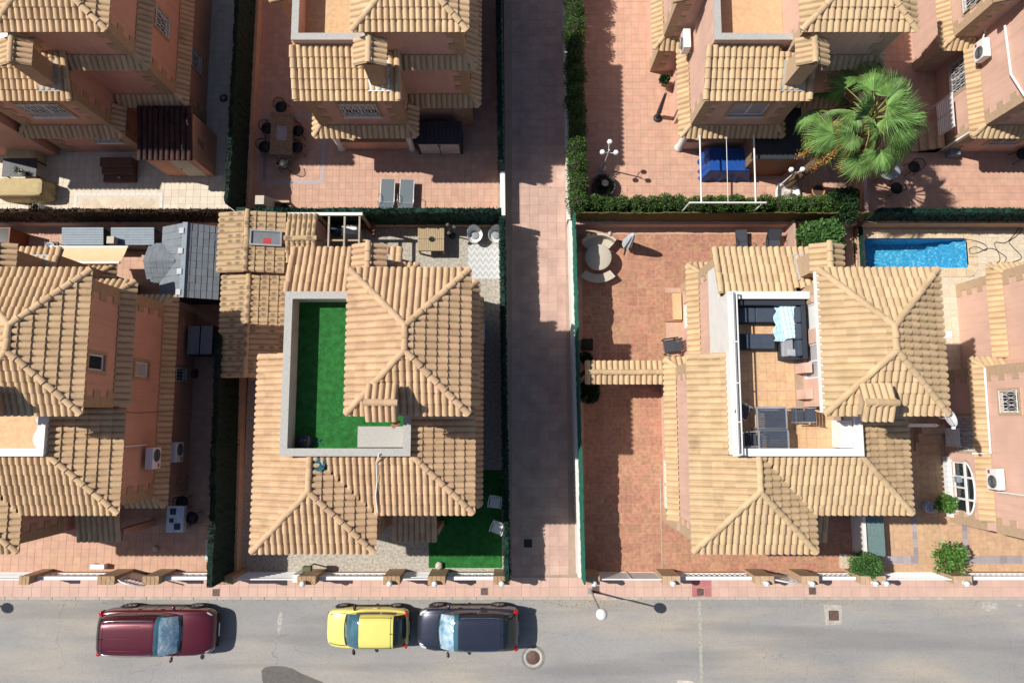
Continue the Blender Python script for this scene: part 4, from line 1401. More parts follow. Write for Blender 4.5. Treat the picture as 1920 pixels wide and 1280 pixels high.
hedge('tall clipped conifer hedge along the right side of the lane', 2.38, 8.8, 3.22, 24.0, 2.2, 0.8, 34000)
hedge('lower bushy conifer hedge along the rear wall under the white frame', 3.2, 8.85, 14.3, 9.5, 1.95, 0.62, 30000)


def shrub(name, label, x, y, z0, r, h, leaf, n, size=(0.06, 0.14), lumps=6, aspect=0.5, stem=True, flat=1.0):
    t = thing(name, label, 'shrub', (x, y, z0))
    ls = []
    for i in range(lumps):
        a = 2 * math.pi * i / lumps + random.uniform(-.4, .4)
        rr = r * random.uniform(.25, .62)
        ls.append(((rr * math.cos(a), rr * math.sin(a), h * random.uniform(.4, .78)), (r * random.uniform(.36, .55), r * random.uniform(.36, .55) * flat, h * random.uniform(.2, .32))))
    ls.append(((0, 0, h * .66), (r * .78, r * .78, h * .33)))
    pts, nr = blob_points(n, ls)
    link('foliage', leaf_mesh('foliage', pts, nr, size[0], size[1], M[leaf], aspect), t)
    if stem:
        m = MB()
        for c, _ in ls: m.tube([(0, 0, 0), (c[0] * .4, c[1] * .4, c[2] * .5), c], [.03, .02, .008], 5)
        m.build('stem', M['bark'], t)
    return t


shrub('leafy_bush', 'round leafy bush right of the charcoal sun loungers', 13.35, 7.7, 0, 1.0, 1.9, 'leaf_bush', 5200, (0.1, 0.2), 9)
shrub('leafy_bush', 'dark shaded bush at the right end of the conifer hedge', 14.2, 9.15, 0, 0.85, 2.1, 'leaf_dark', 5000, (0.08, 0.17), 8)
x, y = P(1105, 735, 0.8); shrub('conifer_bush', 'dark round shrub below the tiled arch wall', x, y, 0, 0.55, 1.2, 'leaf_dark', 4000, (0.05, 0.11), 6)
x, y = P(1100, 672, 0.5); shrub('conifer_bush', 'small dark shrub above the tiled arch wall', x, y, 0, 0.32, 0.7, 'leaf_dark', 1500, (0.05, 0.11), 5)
x, y = P(1785, 1046, 1.1); shrub('leafy_shrub', 'bright green shrub behind the right-hand street fence', x, y, 0, 0.68, 1.35, 'leaf_bright', 900, (0.1, 0.2), 11, 0.5)
x, y = P(1628, 1060, 1.3); shrub('climbing_bush', 'dense green climber growing over the street pier', x, y, 0, 0.56, 1.7, 'leaf_bush', 6500, (0.05, 0.12), 10, flat=1.3)
x, y = P(1247, 147, 0.7); shrub('potted_plant', 'small dark plant at the corner of the top right villa', x, y, 0, 0.24, 0.8, 'leaf_dark', 700, (0.08, 0.15), 4)

# the fan palm
PX, PY, PZ = 12.5, 10.5, 5.5
CX, CY = 0.95, 0.72                       # the trunk leans: crown offset from its foot
palm = thing('fan_palm', 'tall fan palm with green fronds and orange flower stalks', 'palm tree', (PX, PY, 0))
M['frond'] = mat('palm_frond', (0.15, 0.275, 0.075), 0.5, var=0.4, scale=2.0, bump=0, rnd=0.34, hue=0.02)
M['frond_dry'] = mat('dry_frond', (0.33, 0.22, 0.10), 0.8, var=0.3, scale=4.0, bump=0, rnd=0.2)
M['petiole'] = mat('petiole', (0.26, 0.30, 0.08), 0.6, var=0.2)
M['palm_flower'] = mat('palm_flowers', (0.42, 0.22, 0.05), 0.8, var=0.4, scale=20, bump=0, rnd=0.3)
M['palm_bark'] = mat('palm_trunk', (0.15, 0.095, 0.06), 0.95, var=0.45, scale=9, bump=0.8, bscale=25)
tr = MB()
rings = 26
prof = []
for i in range(rings):
    z = PZ * i / (rings - 1)
    r = 0.2 - 0.05 * i / rings + (0.016 if i % 2 else 0)
    if i > rings - 5: r += 0.05
    prof.append((r, z))
tr.lathe(prof, n=12)
tr.v = [(x + CX * (z / PZ) ** 1.5, y + CY * (z / PZ) ** 1.5, z) for x, y, z in tr.v]
tr.build('trunk', M['palm_bark'], palm)


def fan_arrays(R0=1.0, n=40, spread=2.0 * math.pi * 0.62, droop=0.35, fold=0.25):
    v, f = [], []
    for i in range(n):
        a = -spread / 2 + spread * i / (n - 1)
        da = spread / (n - 1) / 2
        Rr = R0 * (1 - 0.28 * abs(a / (spread / 2)) ** 2) * random.uniform(.93, 1.05)
        r1, r2 = Rr * 0.5, Rr * 0.78
        base = len(v)
        side = math.sin(a)
        def pt(r, ang, lift=0.0):
            dz = -fold * abs(side) * r * 0.5 - droop * (r / R0) ** 2.4 * R0 * random.uniform(.85, 1.25)
            return (r * math.sin(ang), r * math.cos(ang), dz + lift)
        v += [(0, 0, 0.0), pt(r1, a - da, -0.012), pt(r1, a, 0.02), pt(r1, a + da, -0.012),
              pt(r2, a - da * .42, -0.006), pt(r2, a, 0.012), pt(r2, a + da * .42, -0.006), pt(Rr * random.uniform(.9, 1.08), a + random.uniform(-.06, .06), -0.1 - random.uniform(0, .1))]
        f += [(base, base + 2, base + 1), (base, base + 3, base + 2), (base + 1, base + 2, base + 5, base + 4), (base + 2, base + 3, base + 6, base + 5),
              (base + 4, base + 5, base + 7), (base + 5, base + 6, base + 7)]
    return v, f


fans = []
for k in range(4):
    m = MB(); vv, ff = fan_arrays(random.uniform(.95, 1.1), 40, droop=(0.2, 0.38, 0.5, 0.3)[k], fold=(0.15, 0.35, 0.5, 0.7)[k]); m.raw(vv, ff)
    me = bpy.data.meshes.new('fan'); me.from_pydata(m.v, [], m.f); fans.append(me)


def frond(az, el, plen, kind, dry=False, roll=0.0, scale=1.0, bend=0.3):
    """A petiole leaving the crown at azimuth az and elevation el, a fan at its end."""
    d = Vector((math.cos(az) * math.cos(el), math.sin(az) * math.cos(el), math.sin(el)))
    p0 = Vector((CX + 0.12 * math.cos(az), CY + 0.12 * math.sin(az), PZ - 0.05 + 0.25 * math.sin(el)))
    p2 = p0 + d * plen - Vector((0, 0, bend * plen * plen * 0.3))
    p1 = p0 + d * plen * 0.5
    m = MB().tube([p0, p1, p2], [.032, .024, .014], 5)
    st = m.build('petiole', M['frond_dry'] if dry else M['petiole'], palm)
    fd = (p2 - p1).normalized()
    fd = (fd + Vector((0, 0, -0.12))).normalized()
    X = fd.cross(Vector((0, 0, 1))).normalized(); Z = X.cross(fd)
    M4 = (Matrix((X, fd, Z)).transposed() @ Matrix.Rotation(roll, 3, 'Y')).to_4x4() @ Matrix.Diagonal((scale, scale, scale, 1))
    M4.translation = p2
    me = fans[kind].copy() if not fans[kind].materials else fans[kind]
    key = ('fan', kind, dry)
    if key not in _tile_cache:
        me = fans[kind].copy(); me.materials.append(M['frond_dry'] if dry else M['frond']); _tile_cache[key] = me
    link('dry_frond' if dry else 'frond', _tile_cache[key], palm, M4)


for i in range(28):
    az = i * 2.39996 + 0.3 + random.uniform(-.3, .3)
    q = i / 27
    el = R(78 - 92 * q ** 0.8)
    frond(az, el, (0.55 + 0.95 * min(1, q * 1.4)) * random.uniform(.85, 1.15), (i * 7) % 4, roll=random.uniform(-.95, .95), scale=(0.8 + 0.32 * q) * random.uniform(.88, 1.1), bend=0.25 + 0.35 * q)
for i in range(14):
    frond(i * 0.72 + 0.2 + math.pi * .6, R(-30 - 6 * (i % 4)), 0.9, (2, 1)[i % 2], dry=True, roll=random.uniform(-.6, .6), scale=0.8)
for az, ln in ((R(205), 2.5), (R(222), 2.3), (R(190), 1.9), (R(245), 1.7), (R(275), 1.3)):
    pts = []
    for k in range(9):
        s_ = k / 8
        pts.append((CX + math.cos(az) * ln * s_, CY + math.sin(az) * ln * s_, PZ + 0.55 * s_ - 1.75 * s_ * s_))
    st = MB().tube(pts, [.025 - .002 * k for k in range(9)], 5).build('flower_stalk', M['frond_dry'], palm)
    P0 = np.array(pts)
    n = 650
    ii = NPR.integers(2, 8, n); fr = NPR.random((n, 1))
    cp = P0[ii] * (1 - fr) + P0[ii + 1] * fr if False else P0[np.minimum(ii, 7)] * (1 - fr) + P0[np.minimum(ii, 7) + 1] * fr
    cp = cp + NPR.normal(0, 1, (n, 3)) * np.array([0.09, 0.09, 0.08]) - np.array([0, 0, 0.06])
    fs = link('flower_spray', leaf_mesh('flower_spray', cp, NPR.normal(0, 1, (n, 3)), 0.04, 0.1, M['palm_flower'], 0.6, -0.2), st); fs['kind'] = 'stuff'
# ---------------------------------------------------------------- garden furniture and other movable things
M['teak'] = mat('weathered_teak', (0.24, 0.16, 0.10), 0.75, var=0.35, scale=9, bump=0.3)
M['black'] = mat('black_plastic', (0.018, 0.018, 0.02), 0.55, bump=0.1)
M['anthracite'] = mat('anthracite_panel', (0.035, 0.04, 0.05), 0.5, var=0.15, bump=0.1)
M['rattan_dark'] = mat('dark_rattan', (0.03, 0.036, 0.05), 0.6, var=0.3, scale=60, bump=0.5, bscale=120)
M['cushion_dark'] = mat('dark_cushion', (0.05, 0.065, 0.095), 0.9, var=0.15, scale=8)
M['cushion_grey'] = mat('grey_cushion', (0.30, 0.31, 0.33), 0.9, var=0.12, scale=8)
M['sling_grey'] = mat('grey_sling', (0.13, 0.16, 0.18), 0.8, var=0.1, scale=50)
M['sling_dark'] = mat('charcoal_sling', (0.055, 0.06, 0.075), 0.8, var=0.1, scale=50)
M['alu'] = mat('aluminium', (0.55, 0.56, 0.57), 0.35, metal=0.6, bump=0.0)
M['wicker'] = mat('pale_wicker', (0.42, 0.32, 0.20), 0.8, var=0.4, scale=50, bump=0.7, bscale=90)
M['stone_pale'] = mat('cast_stone', (0.52, 0.47, 0.39), 0.9, var=0.25, scale=22, bump=0.4, dirt=0.2)
M['blue_tarp'] = mat('blue_tarpaulin', (0.012, 0.07, 0.30), 0.45, var=0.2, scale=5, bump=0.3, bscale=12)
M['beige_cover'] = mat('beige_cover', (0.46, 0.36, 0.19), 0.8, var=0.15, scale=4, bump=0.3, bscale=10)
M['awning'] = mat('cream_awning', (0.66, 0.53, 0.32), 0.85, var=0.05, scale=3)
M['shingle'] = mat('blue_grey_shingle', (0.17, 0.195, 0.22), 0.8, var=0.2, scale=20, rnd=0.1, hue=0.005)
M['shed_top'] = mat('grey_plastic_lid', (0.19, 0.24, 0.29), 0.55, var=0.12, scale=4)
M['wood_red'] = mat('stained_wood', (0.20, 0.075, 0.035), 0.6, var=0.3, scale=9)
M['step_brown'] = mat('brown_step_tile', (0.14, 0.065, 0.04), 0.6, var=0.2, scale=6)
M['terracotta'] = mat('terracotta_pot', (0.42, 0.19, 0.10), 0.85, var=0.2, scale=8)
M['teal_net'] = mat('teal_net', (0.03, 0.16, 0.20), 0.8, var=0.3, scale=20)
M['grey_metal'] = mat('grey_metal', (0.25, 0.26, 0.27), 0.5, metal=0.4)
M['soil'] = mat('soil', (0.07, 0.05, 0.035), 0.95)
M['light_blue'] = mat('light_blue_cotton', (0.42, 0.62, 0.72), 0.9, var=0.1, scale=10)
M['teak_pale'] = mat('pale_beam', (0.36, 0.32, 0.26), 0.8, var=0.25, scale=9)
M['wire_chair'] = mat('white_shell', (0.74, 0.75, 0.77), 0.25, var=0.04, bump=0.0)
M['mosaic_blue'] = mat('blue_grey_mosaic', (0.36, 0.32, 0.34), 0.6, var=0.5, scale=60, bump=0.1, rnd=0.2)


def legs4(t, a, b, h, r, m, splay=0.0, name='leg'):
    for sx in (-1, 1):
        for sy in (-1, 1):
            MB().tube([(sx * (a + splay), sy * (b + splay), 0), (sx * a, sy * b, h)], r, 7).build(name, M[m], t)


def dining_chair(name, label, loc, rot, m='black', group=None, arms=True, seat_m=None):
    """Round-backed armchair; the back is on local +y."""
    t = thing(name, label, 'chair', loc, rot, group)
    legs4(t, 0.2, 0.2, 0.44, 0.014, m, 0.03)
    MB().lathe([(0, .44), (.25, .44), (.27, .455), (.25, .48), (0, .485)], n=18).build('seat', M[seat_m or m], t)
    b = MB()
    n = 12
    for k in range(n + 1):
        a = R(-20) + R(220) * k / n
        h = .66 + .2 * max(0, math.sin(a))
        x, y = .28 * math.cos(a), .26 * math.sin(a)
        b.tube([(x * .9, y * .9, .46), (x, y, h)], .01, 5)
    b.build('back_rod', M[m], t)
    pts = []
    for k in range(25):
        a = R(-20) + R(220) * k / 24
        pts.append((.285 * math.cos(a), .265 * math.sin(a), .66 + .2 * max(0, math.sin(a))))
    MB().tube(pts, .017, 7).build('back_rail', M[m], t)
    return t


def lounger(label, loc, rot, sling='sling_grey', frame='alu', L=1.85, W=0.6, back=R(38), group=None, h=0.36):
    """Sun lounger along local y, head at +y."""
    t = thing('sun_lounger', label, 'sun lounger', loc, rot, group)
    yb = L * 0.18
    f = MB()
    for sx in (-1, 1):
        x = sx * W / 2
        f.tube([(x, -L / 2, h), (x, yb, h)], .018, 7)
    f.tube([(-W / 2, -L / 2, h), (W / 2, -L / 2, h)], .018, 7)
    f.tube([(-W / 2, yb, h), (W / 2, yb, h)], .015, 7)
    f.build('frame', M[frame], t)
    bl = L / 2 - yb
    ze, ye = h + bl * math.sin(back), yb + bl * math.cos(back)
    b = MB()
    for sx in (-1, 1): b.tube([(sx * W / 2, yb, h), (sx * W / 2, ye, ze)], .018, 7)
    b.tube([(-W / 2, ye, ze), (W / 2, ye, ze)], .018, 7)
    b.build('back_frame', M[frame], t)
    m = MB(); m.box(-W / 2 + .02, -L / 2 + .02, h - .006, W / 2 - .02, yb, h + .006); m.build('seat_sling', M[sling], t)
    m = MB(); c = ((0, (yb + ye) / 2, (h + ze) / 2)); m.obox(c, (W - .04, bl, .012), rx=back); m.build('back_sling', M[sling], t)
    for y in (-L / 2 + .25, yb - .1):
        for sx in (-1, 1): MB().tube([(sx * W / 2, y, h), (sx * (W / 2 + .02), y, 0)], .015, 7).build('leg', M[frame], t)
    for sx in (-1, 1):
        MB().tube([(sx * (W / 2 + .03), yb - .35, h), (sx * (W / 2 + .05), yb - .3, h + .2), (sx * (W / 2 + .05), yb + .1, h + .22), (sx * (W / 2 + .02), yb + .15, h + .1)], .014, 6).build('armrest', M[frame], t)
    return t


def plank_top(t, x0, y0, x1, y1, z0, z1, n, m, along='y', name='plank', gap=.006):
    first = None
    for i in range(n):
        if along == 'y':
            w = (x1 - x0) / n; a = (x0 + i * w + gap / 2, y0, x0 + (i + 1) * w - gap / 2, y1)
        else:
            w = (y1 - y0) / n; a = (x0, y0 + i * w + gap / 2, x1, y0 + (i + 1) * w - gap / 2)
        MB().box(a[0], a[1], z0, a[2], a[3], z1).build(name, M[m], t)


# ---- top centre patio
x, y = P(528, 250, 0.74)
t = thing('dining_table', 'long weathered wooden dining table with a patterned mat in shade', 'table', (x, y, 0))
W2, L2 = .5, .98
plank_top(t, -W2, -L2 + .16, W2, L2 - .16, .7, .74, 7, 'teak')
for s_ in (-1, 1): MB().box(-W2, s_ * (L2 - .075) - .075, .7, W2, s_ * (L2 - .075) + .075, .742).build('end_board', M['teak'], t)
legs4(t, W2 - .08, L2 - .1, .7, .04, 'teak')
tag(MB().box(-.22, -.33, 0, .22, .33, .006).build('table_runner', mat('printed_cloth', (0.42, 0.40, 0.44), 0.9, col2=(0.16, 0.13, 0.15), scale=22), None, (x, y, .744)), 'pale patterned mat on the shaded wooden dining table', 'mat')
for px, py, rz, wd in ((525, 198, 0, 'at the top end of the shaded wooden table'), (499, 238, 90, 'upper left of the shaded wooden table'), (494, 273, 90, 'lower left of the shaded wooden table'),
                       (557, 243, -90, 'upper right of the shaded wooden table'), (555, 274, -90, 'lower right of the shaded wooden table'), (529, 305, 180, 'at the bottom end of the shaded wooden table')):
    dining_chair('garden_chair', 'black round-backed chair ' + wd, P(px, py, .6), R(rz), group='chairs round the wooden table')
x0, y1 = P(497, 215); x1, y0 = P(607, 345)
t = thing('mosaic_border', 'blue grey mosaic border let into the patio round the table', 'mosaic', ((x0 + x1) / 2, (y0 + y1) / 2, 0))
a, b = (x1 - x0) / 2, (y1 - y0) / 2
for q in ((-a, b - .16, a, b), (-a, -b, a, -b + .16), (-a, -b + .16, -a + .16, b - .16), (a - .16, -b + .16, a, b - .16)):
    MB().box(q[0], q[1], -.01, q[2], q[3], .004).build('mosaic_strip', M['mosaic_blue'], t)
x, y = P(726, 367, .4)
lounger('grey sling sun lounger on the left of the pair', (x, y, 0), R(178), L=1.55, W=.62, group='pair of sun loungers')
x, y = P(762, 368, .4)
lounger('grey sling sun lounger on the right of the pair', (x, y, 0), R(178), L=1.55, W=.62, group='pair of sun loungers')
x0, y0 = P(787, 290); x1 = P(868, 290)[0]
t = thing('garden_store', 'black-lidded garden store with pale double doors beside the columned porch', 'storage box', ((x0 + x1) / 2, y0 + .48, 0))
w = (x1 - x0) / 2
MB().box(-w, -.46, 0, w, .5, 1.25).build('body', M['black'], t)
n = 12
for i in range(n): MB().box(-w - .03 + i * (2 * w + .06) / n + .003, -.52, 1.25, -w - .03 + (i + 1) * (2 * w + .06) / n - .003, .53, 1.31).build('lid_board', M['anthracite'], t)
for s_ in (-1, 1):
    for i in range(5):
        a0 = (0.02 if s_ > 0 else -w + .1) + i * (w - .12) / 5
        MB().box(a0 + .004, -.482, .08, a0 + (w - .12) / 5 - .004, -.461, 1.18).build('door_board', M['shutter'], t)
    MB().box(s_ * .06 - .02, -.50, .95, s_ * .06 + .02, -.483, 1.05).build('handle', M['black'], t)
# barbecue by the rear wall
x, y = P(500, 392)
t = thing('barbecue', 'brick barbecue with pale hood on the rear wall', 'barbecue', (-10.2, 9.15, 0))
MB().box(-.75, -.3, 0, -.15, .3, 1.3).build('base', M['quoin_l'], t)
m = MB(); m.raw([(-.8, -.32, 1.3), (-.1, -.32, 1.3), (-.1, .32, 1.3), (-.8, .32, 1.3), (-.62, -.18, 2.1), (-.25, -.18, 2.1), (-.25, .2, 2.1), (-.62, .2, 2.1)],
      [(0, 1, 5, 4), (1, 2, 6, 5), (2, 3, 7, 6), (3, 0, 4, 7), (4, 5, 6, 7)]); m.build('hood', M['stone_pale'], t)
MB().box(-.15, -.3, 0, .5, .3, .9).build('worktop', M['quoin'], t)
MB().lathe([(0, .905), (.18, .905), (.19, .94), (.15, .94), (.14, .91)], (.22, 0, 0), 18).build('sink', M['iron_dark'], t)
MB().box(-.15, .2, .9, .5, .3, 1.15).build('back_shelf', M['quoin_l'], t)

# ---- top right patio (beside the hedge)
def globe_lamp(label, base, h, heads, m='white_metal', r=.12):
    t = thing('garden_lamp', label, 'garden lamp', base)
    MB().lathe([(0, 0), (.16, 0), (.15, .06), (.07, .12), (.05, .3)], n=14).build('foot', M[m], t)
    MB().tube([(0, 0, .25), (0, 0, h)], [.035, .025], 8).build('pole', M[m], t)
    for a, d, z in heads:
        x, y = d * math.cos(a), d * math.sin(a)
        MB().tube([(0, 0, h - .25), (x * .7, y * .7, h - .12), (x, y, z - r)], .016, 6).build('arm', M[m], t)
        g = MB().lathe([(.03, -r), (r * .9, -r * .5), (r, 0), (r * .75, r * .6), (.0, r * .85)], (x, y, z), 6, smooth=False); g.build('lantern', M['glass_white'], t)
    return t


M['glass_white'] = mat('opal_glass', (0.78, 0.80, 0.80), 0.3, bump=0)
x, y = P(1130, 316)
globe_lamp('white garden lamp with three opal lanterns near the hedge', (x, y, 0), 2.15, [(R(90), .3, 2.3), (R(200), .32, 2.2), (R(-25), .3, 2.2)])
x, y = P(1131, 352)
t = thing('planter', 'round dark stone planter with sparse plants near the hedge', 'planter', (x, y, 0))
MB().lathe([(0, 0), (.5, 0), (.53, .3), (.55, .34), (.46, .36), (.44, .25), (0, .25)], n=28).build('bowl', mat('dark_stone', (0.10, 0.09, 0.085), 0.9, var=0.4, scale=12), t)
MB().lathe([(0, .26), (.43, .27)], n=20).build('soil', M['soil'], t)
MB().lathe([(0, .25), (.12, .25), (.1, .5), (.16, .6), (.12, .62), (0, .58)], n=14).build('pedestal', M['stone_pale'], t)
pts = NPR.normal(0, .2, (260, 3)) * np.array([1, 1, .25]) + np.array([0, 0, .42]); link('foliage', leaf_mesh('foliage', pts, NPR.normal(0, .4, (260, 3)), .08, .2, M['leaf_dark'], .3, .8), t)
# white metal frame over the hedge
FZ = 2.55
t = thing('clothes_pergola', 'white metal awning frame standing over the hedge', 'pergola', P(1375, 380, FZ) + (0,))
cx, cy = P(1375, 380, FZ)
def L2(px, py, z): q = P(px, py, z); return (q[0] - cx, q[1] - cy, z)
MB().tube([L2(1293, 380, FZ), L2(1437, 380, FZ)], .038, 8).build('front_rail', M['white_metal'], t)
for xx, yy in ((1293, 380), (1432, 380)):
    p = L2(xx, yy, FZ); MB().tube([p, (p[0] - .02, p[1] - .02, 0)], .036, 8).build('post', M['white_metal'], t)
yb = 11.85 - cy
for pxx in (1315, 1417):
    p = L2(pxx, 380, FZ); MB().tube([p, (p[0], yb, 2.65)], .035, 8).build('rafter', M['white_metal'], t)
p = L2(1365, 380, FZ); MB().tube([p, (p[0], yb, 2.65)], .012, 6).build('wire', M['white_metal'], t)
# blue covered furniture
x0, y0 = P(1331, 320, .95); x1, y1 = P(1404, 277, .95)
t = thing('covered_barbecue', 'furniture under a royal blue tarpaulin beside the porch', 'covered furniture', ((x0 + x1) / 2, (y0 + y1) / 2, 0))
a, b = (x1 - x0) / 2, (y1 - y0) / 2
m = MB()
n = 40
def per(k, g, z, wob):
    s_ = k / n * 8
    pts = [(-a, -b), (0, -b), (a, -b), (a, 0), (a, b), (0, b), (-a, b), (-a, 0), (-a, -b)]
    i = int(s_) % 8; f = s_ - int(s_)
    q = (pts[i][0] * (1 - f) + pts[i + 1][0] * f, pts[i][1] * (1 - f) + pts[i + 1][1] * f)
    w = g + wob * math.sin(k * 2.1) * .5 + wob * random.uniform(-.5, .5)
    return (q[0] * (1 + w), q[1] * (1 + w), z)
rings_ = [[per(k, g, z, wb) for k in range(n)] for g, z, wb in ((.30, .12, .14), (.2, .3, .12), (.1, .6, .07), (.03, .88, .02), (-.02, .95, 0), (-.5, .965, 0))]
for i in range(5):
    for k in range(n): m.face([rings_[i][k], rings_[i][(k + 1) % n], rings_[i + 1][(k + 1) % n], rings_[i + 1][k]], True)
m.face(rings_[5]); m.build('tarpaulin', M['blue_tarp'], t)
legs4(t, a * .8, b * .8, .85, .025, 'iron_dark')
# dark flat-roofed store between porch and palm
x0, y0 = P(1416, 296, 2.2); x1, y1 = P(1500, 200, 2.2)
t = thing('garden_store', 'dark flat-roofed timber store left of the palm', 'shed', ((x0 + x1) / 2, (y0 + y1) / 2 , 0))
a, b = (x1 - x0) / 2, (y1 - y0) / 2
MB().box(-a - .05, -b - .05, 2.14, a + .05, b + .05, 2.2, bev=.01).build('roof', M['anthracite'], t)
MB().box(-a, -b + .04, 0, a, b, 2.13).build('wall', M['teak'], t)
n = 12
for i in range(n): MB().box(-a + i * 2 * a / n + .004, -b + .005, .03, -a + (i + 1) * 2 * a / n - .004, -b + .036, 2.1).build('wall_board', M['wood_red'], t)
# fountain with two lanterns at the palm's foot
x, y = P(1487, 352)
t = thing('fountain', 'white round fountain base at the foot of the palm', 'fountain', (x - .35, y - .35, 0))
MB().lathe([(0, 0), (.52, 0), (.55, .2), (.55, .28), (.46, .28), (.44, .12), (0, .12)], n=28).build('basin', M['white_wall'], t)
MB().lathe([(0, .12), (.14, .12), (.08, .3), (.12, .5), (0, .55)], n=14).build('pedestal', M['stone_pale'], t)
x, y = P(1462, 348)
globe_lamp('white garden lamp with two lanterns beside the palm trunk', (x, y, 0), 1.7, [(R(160), .22, 1.8), (R(15), .26, 1.85)])
x, y = P(1533, 363, .3)
t = thing('flower_pot', 'terracotta pot of dry soil behind the hedge', 'pot', (x, y + .1, 0))
MB().lathe([(0, 0), (.2, 0), (.27, .36), (.3, .38), (.3, .43), (.25, .43), (.24, .36), (0, .36)], n=22).build('pot', M['terracotta'], t)
MB().lathe([(0, .37), (.24, .37)], n=18).build('soil', M['soil'], t)
x, y = P(1668, 315, .73)
t = thing('round_table', 'round grey garden table half under the palm', 'table', (x, y, 0))
MB().lathe([(0, .71), (.52, .71), (.54, .72), (.52, .735), (0, .735)], n=32).build('table_top', M['cushion_grey'], t)
MB().lathe([(.03, .7), (.03, .73), (.045, .738), (0, .738)], n=12).build('parasol_hole', M['iron_dark'], t)
legs4(t, .3, .3, .71, .02, 'iron_dark', .1)
dining_chair('garden_chair', 'dark chair tucked under the right of the round grey table', P(1715, 312, .5), R(-80))
dining_chair('garden_chair', 'dark chair below the round grey table', P(1682, 352, .5), R(190))
# folded parasol leaning at the corner
t = thing('folded_parasol', 'folded dark parasol lying along the wall of the top right villa', 'parasol', P(1243, 200, 1.0) + (0,))
cx, cy = P(1243, 200, 1.0)
MB().tube([L2(1231, 221, .05), L2(1236, 210, .4), L2(1248, 176, 1.9)], [.05, .11, .06], 9).build('canopy', M['anthracite'], t)
MB().tube([L2(1248, 176, 1.9), L2(1251, 171, 2.05)], [.02, .02], 8).build('pole', M['alu'], t)
MB().lathe([(0, 0), (.2, 0), (.2, .05), (.05, .08), (0, .08)], L2(1233, 222, 0), 16).build('foot', M['iron_dark'], t)

# ---- wall-mounted air conditioners
def aircon(label, x, y, z, face, pipe=None):
    """Outdoor unit with its fan side facing direction face (plan angle)."""
    t = thing('air_conditioner', label, 'air conditioner', (x, y, z), face - math.pi / 2, 'outdoor air conditioning units')
    # local +y is the front
    MB().box(-.4, -.14, 0, .4, .16, .58, bev=.025).build('casing', M['white_metal'], t)
    r = MB(); r.v, r.f, r.s = [], [], []
    for rr in (.07, .13, .19, .24):
        pts = [(-.1 + rr * math.cos(2 * math.pi * k / 20), .168, .29 + rr * math.sin(2 * math.pi * k / 20)) for k in range(21)]
        r.tube(pts, .007, 4, caps=False)
    MB().lathe([(0, 0), (.25, 0)], n=24).build('fan_opening', M['iron_dark'], t).matrix_local = Matrix.Translation((-.1, .163, .29)) @ Matrix.Rotation(-math.pi / 2, 4, 'X')
    r.build('fan_grille', M['cushion_grey'], t)
    MB().box(.2, .162, .08, .34, .166, .2).build('sticker', mat('red_sticker', (0.45, 0.05, 0.06), 0.5), t)
    for sx in (-.28, .28): MB().box(sx - .02, -.3, -.04, sx + .02, .16, 0).build('bracket', M['white_metal'], t)
    if pipe: MB().tube(pipe, .028, 7).build('pipe', M['white_metal'], t)
    return t


xe = OE - 1.6
aircon('air conditioner on the orange wall at the first floor, left of two', xe + .3, P(303, 858, 3.5)[1], 3.35, 0, [(-.5, -.25, .3), (-.5, -.25, 1.3), (-.5, -.25, 2.1)])
aircon('air conditioner on the orange wall lower down, right of two', xe + .3, P(340, 847, 1.8)[1], 1.55, 0)
aircon('air conditioner on the pale side wall of the villa beside the palm', OC - 7.78 - .3, P(1290, 78, 3.6)[1], 3.3, math.pi)
aircon('air conditioner on the pink villa in the top right corner', OD - 7.78 - .3, P(1858, 92, 3.6)[1], 3.2, math.pi, [(.5, -.1, .2), (1.4, -.25, .5)])
aircon('air conditioner on the pink villa at the right edge', OH - 8.8 - .3, P(1872, 898, 3.6)[1], 3.2, math.pi, [(-.5, -.1, .2), (-.5, -.25, 1.6)])
aircon('air conditioner in the shaded passage right of the central villa', -1.3, P(898, 625, 1)[1], .7, 0)
# ---------------------------------------------------------------- top left garden
t = thing('tool_annex', 'orange annex with a dark tiled flat-pitched roof and cream door', 'annex', (-14.55, 11.9, 0))
MB().box(-1.05, -.95, 0, 1.05, .95, 2.35).build('wall', M['stucco_o'], t)
r = Roofs(t, M['tile_dark'], origin=(-14.55, 11.9))
r.plane('annex_roof', [(-1.15, -1.12), (1.15, -1.12), (1.15, 1.05), (-1.15, 1.05)], (0, -1.12), (0, 1), 2.42, 0.14)
r.finish()
MB().box(-.1, -.975, .05, .75, -.952, 2.0).build('door', M['stone_pale'], t)
MB().sphere((.02, -.99, 1.0), .03, 8, 6).build('door_knob', M['iron_dark'], t)
for z in (1.3, 1.5, 1.7): MB().box(1.052, -.2, z, 1.058, .1, z + .08).build('vent_slot', M['iron_dark'], t)
x0, y0 = P(190, 343); x1, y1 = P(255, 298, .5)
t = thing('garden_steps', 'three brown tiled steps beside the dark tiled annex', 'steps', ((x0 + x1) / 2, y0, 0))
for i in range(3): MB().box(-.72, i * .3, 0, .72, i * .3 + .31 + (.1 if i == 2 else 0), .17 * (i + 1), bev=.012).build('step', M['step_brown'], t)
tag(MB().lathe([(0, 0), (.045, 0), (.03, .06), (.045, .12), (0, .12)], n=10).build('ornament', M['stone_pale'], None, (*P(222, 332, .3), .172)), 'tiny cream ornament on the brown garden steps', 'ornament')
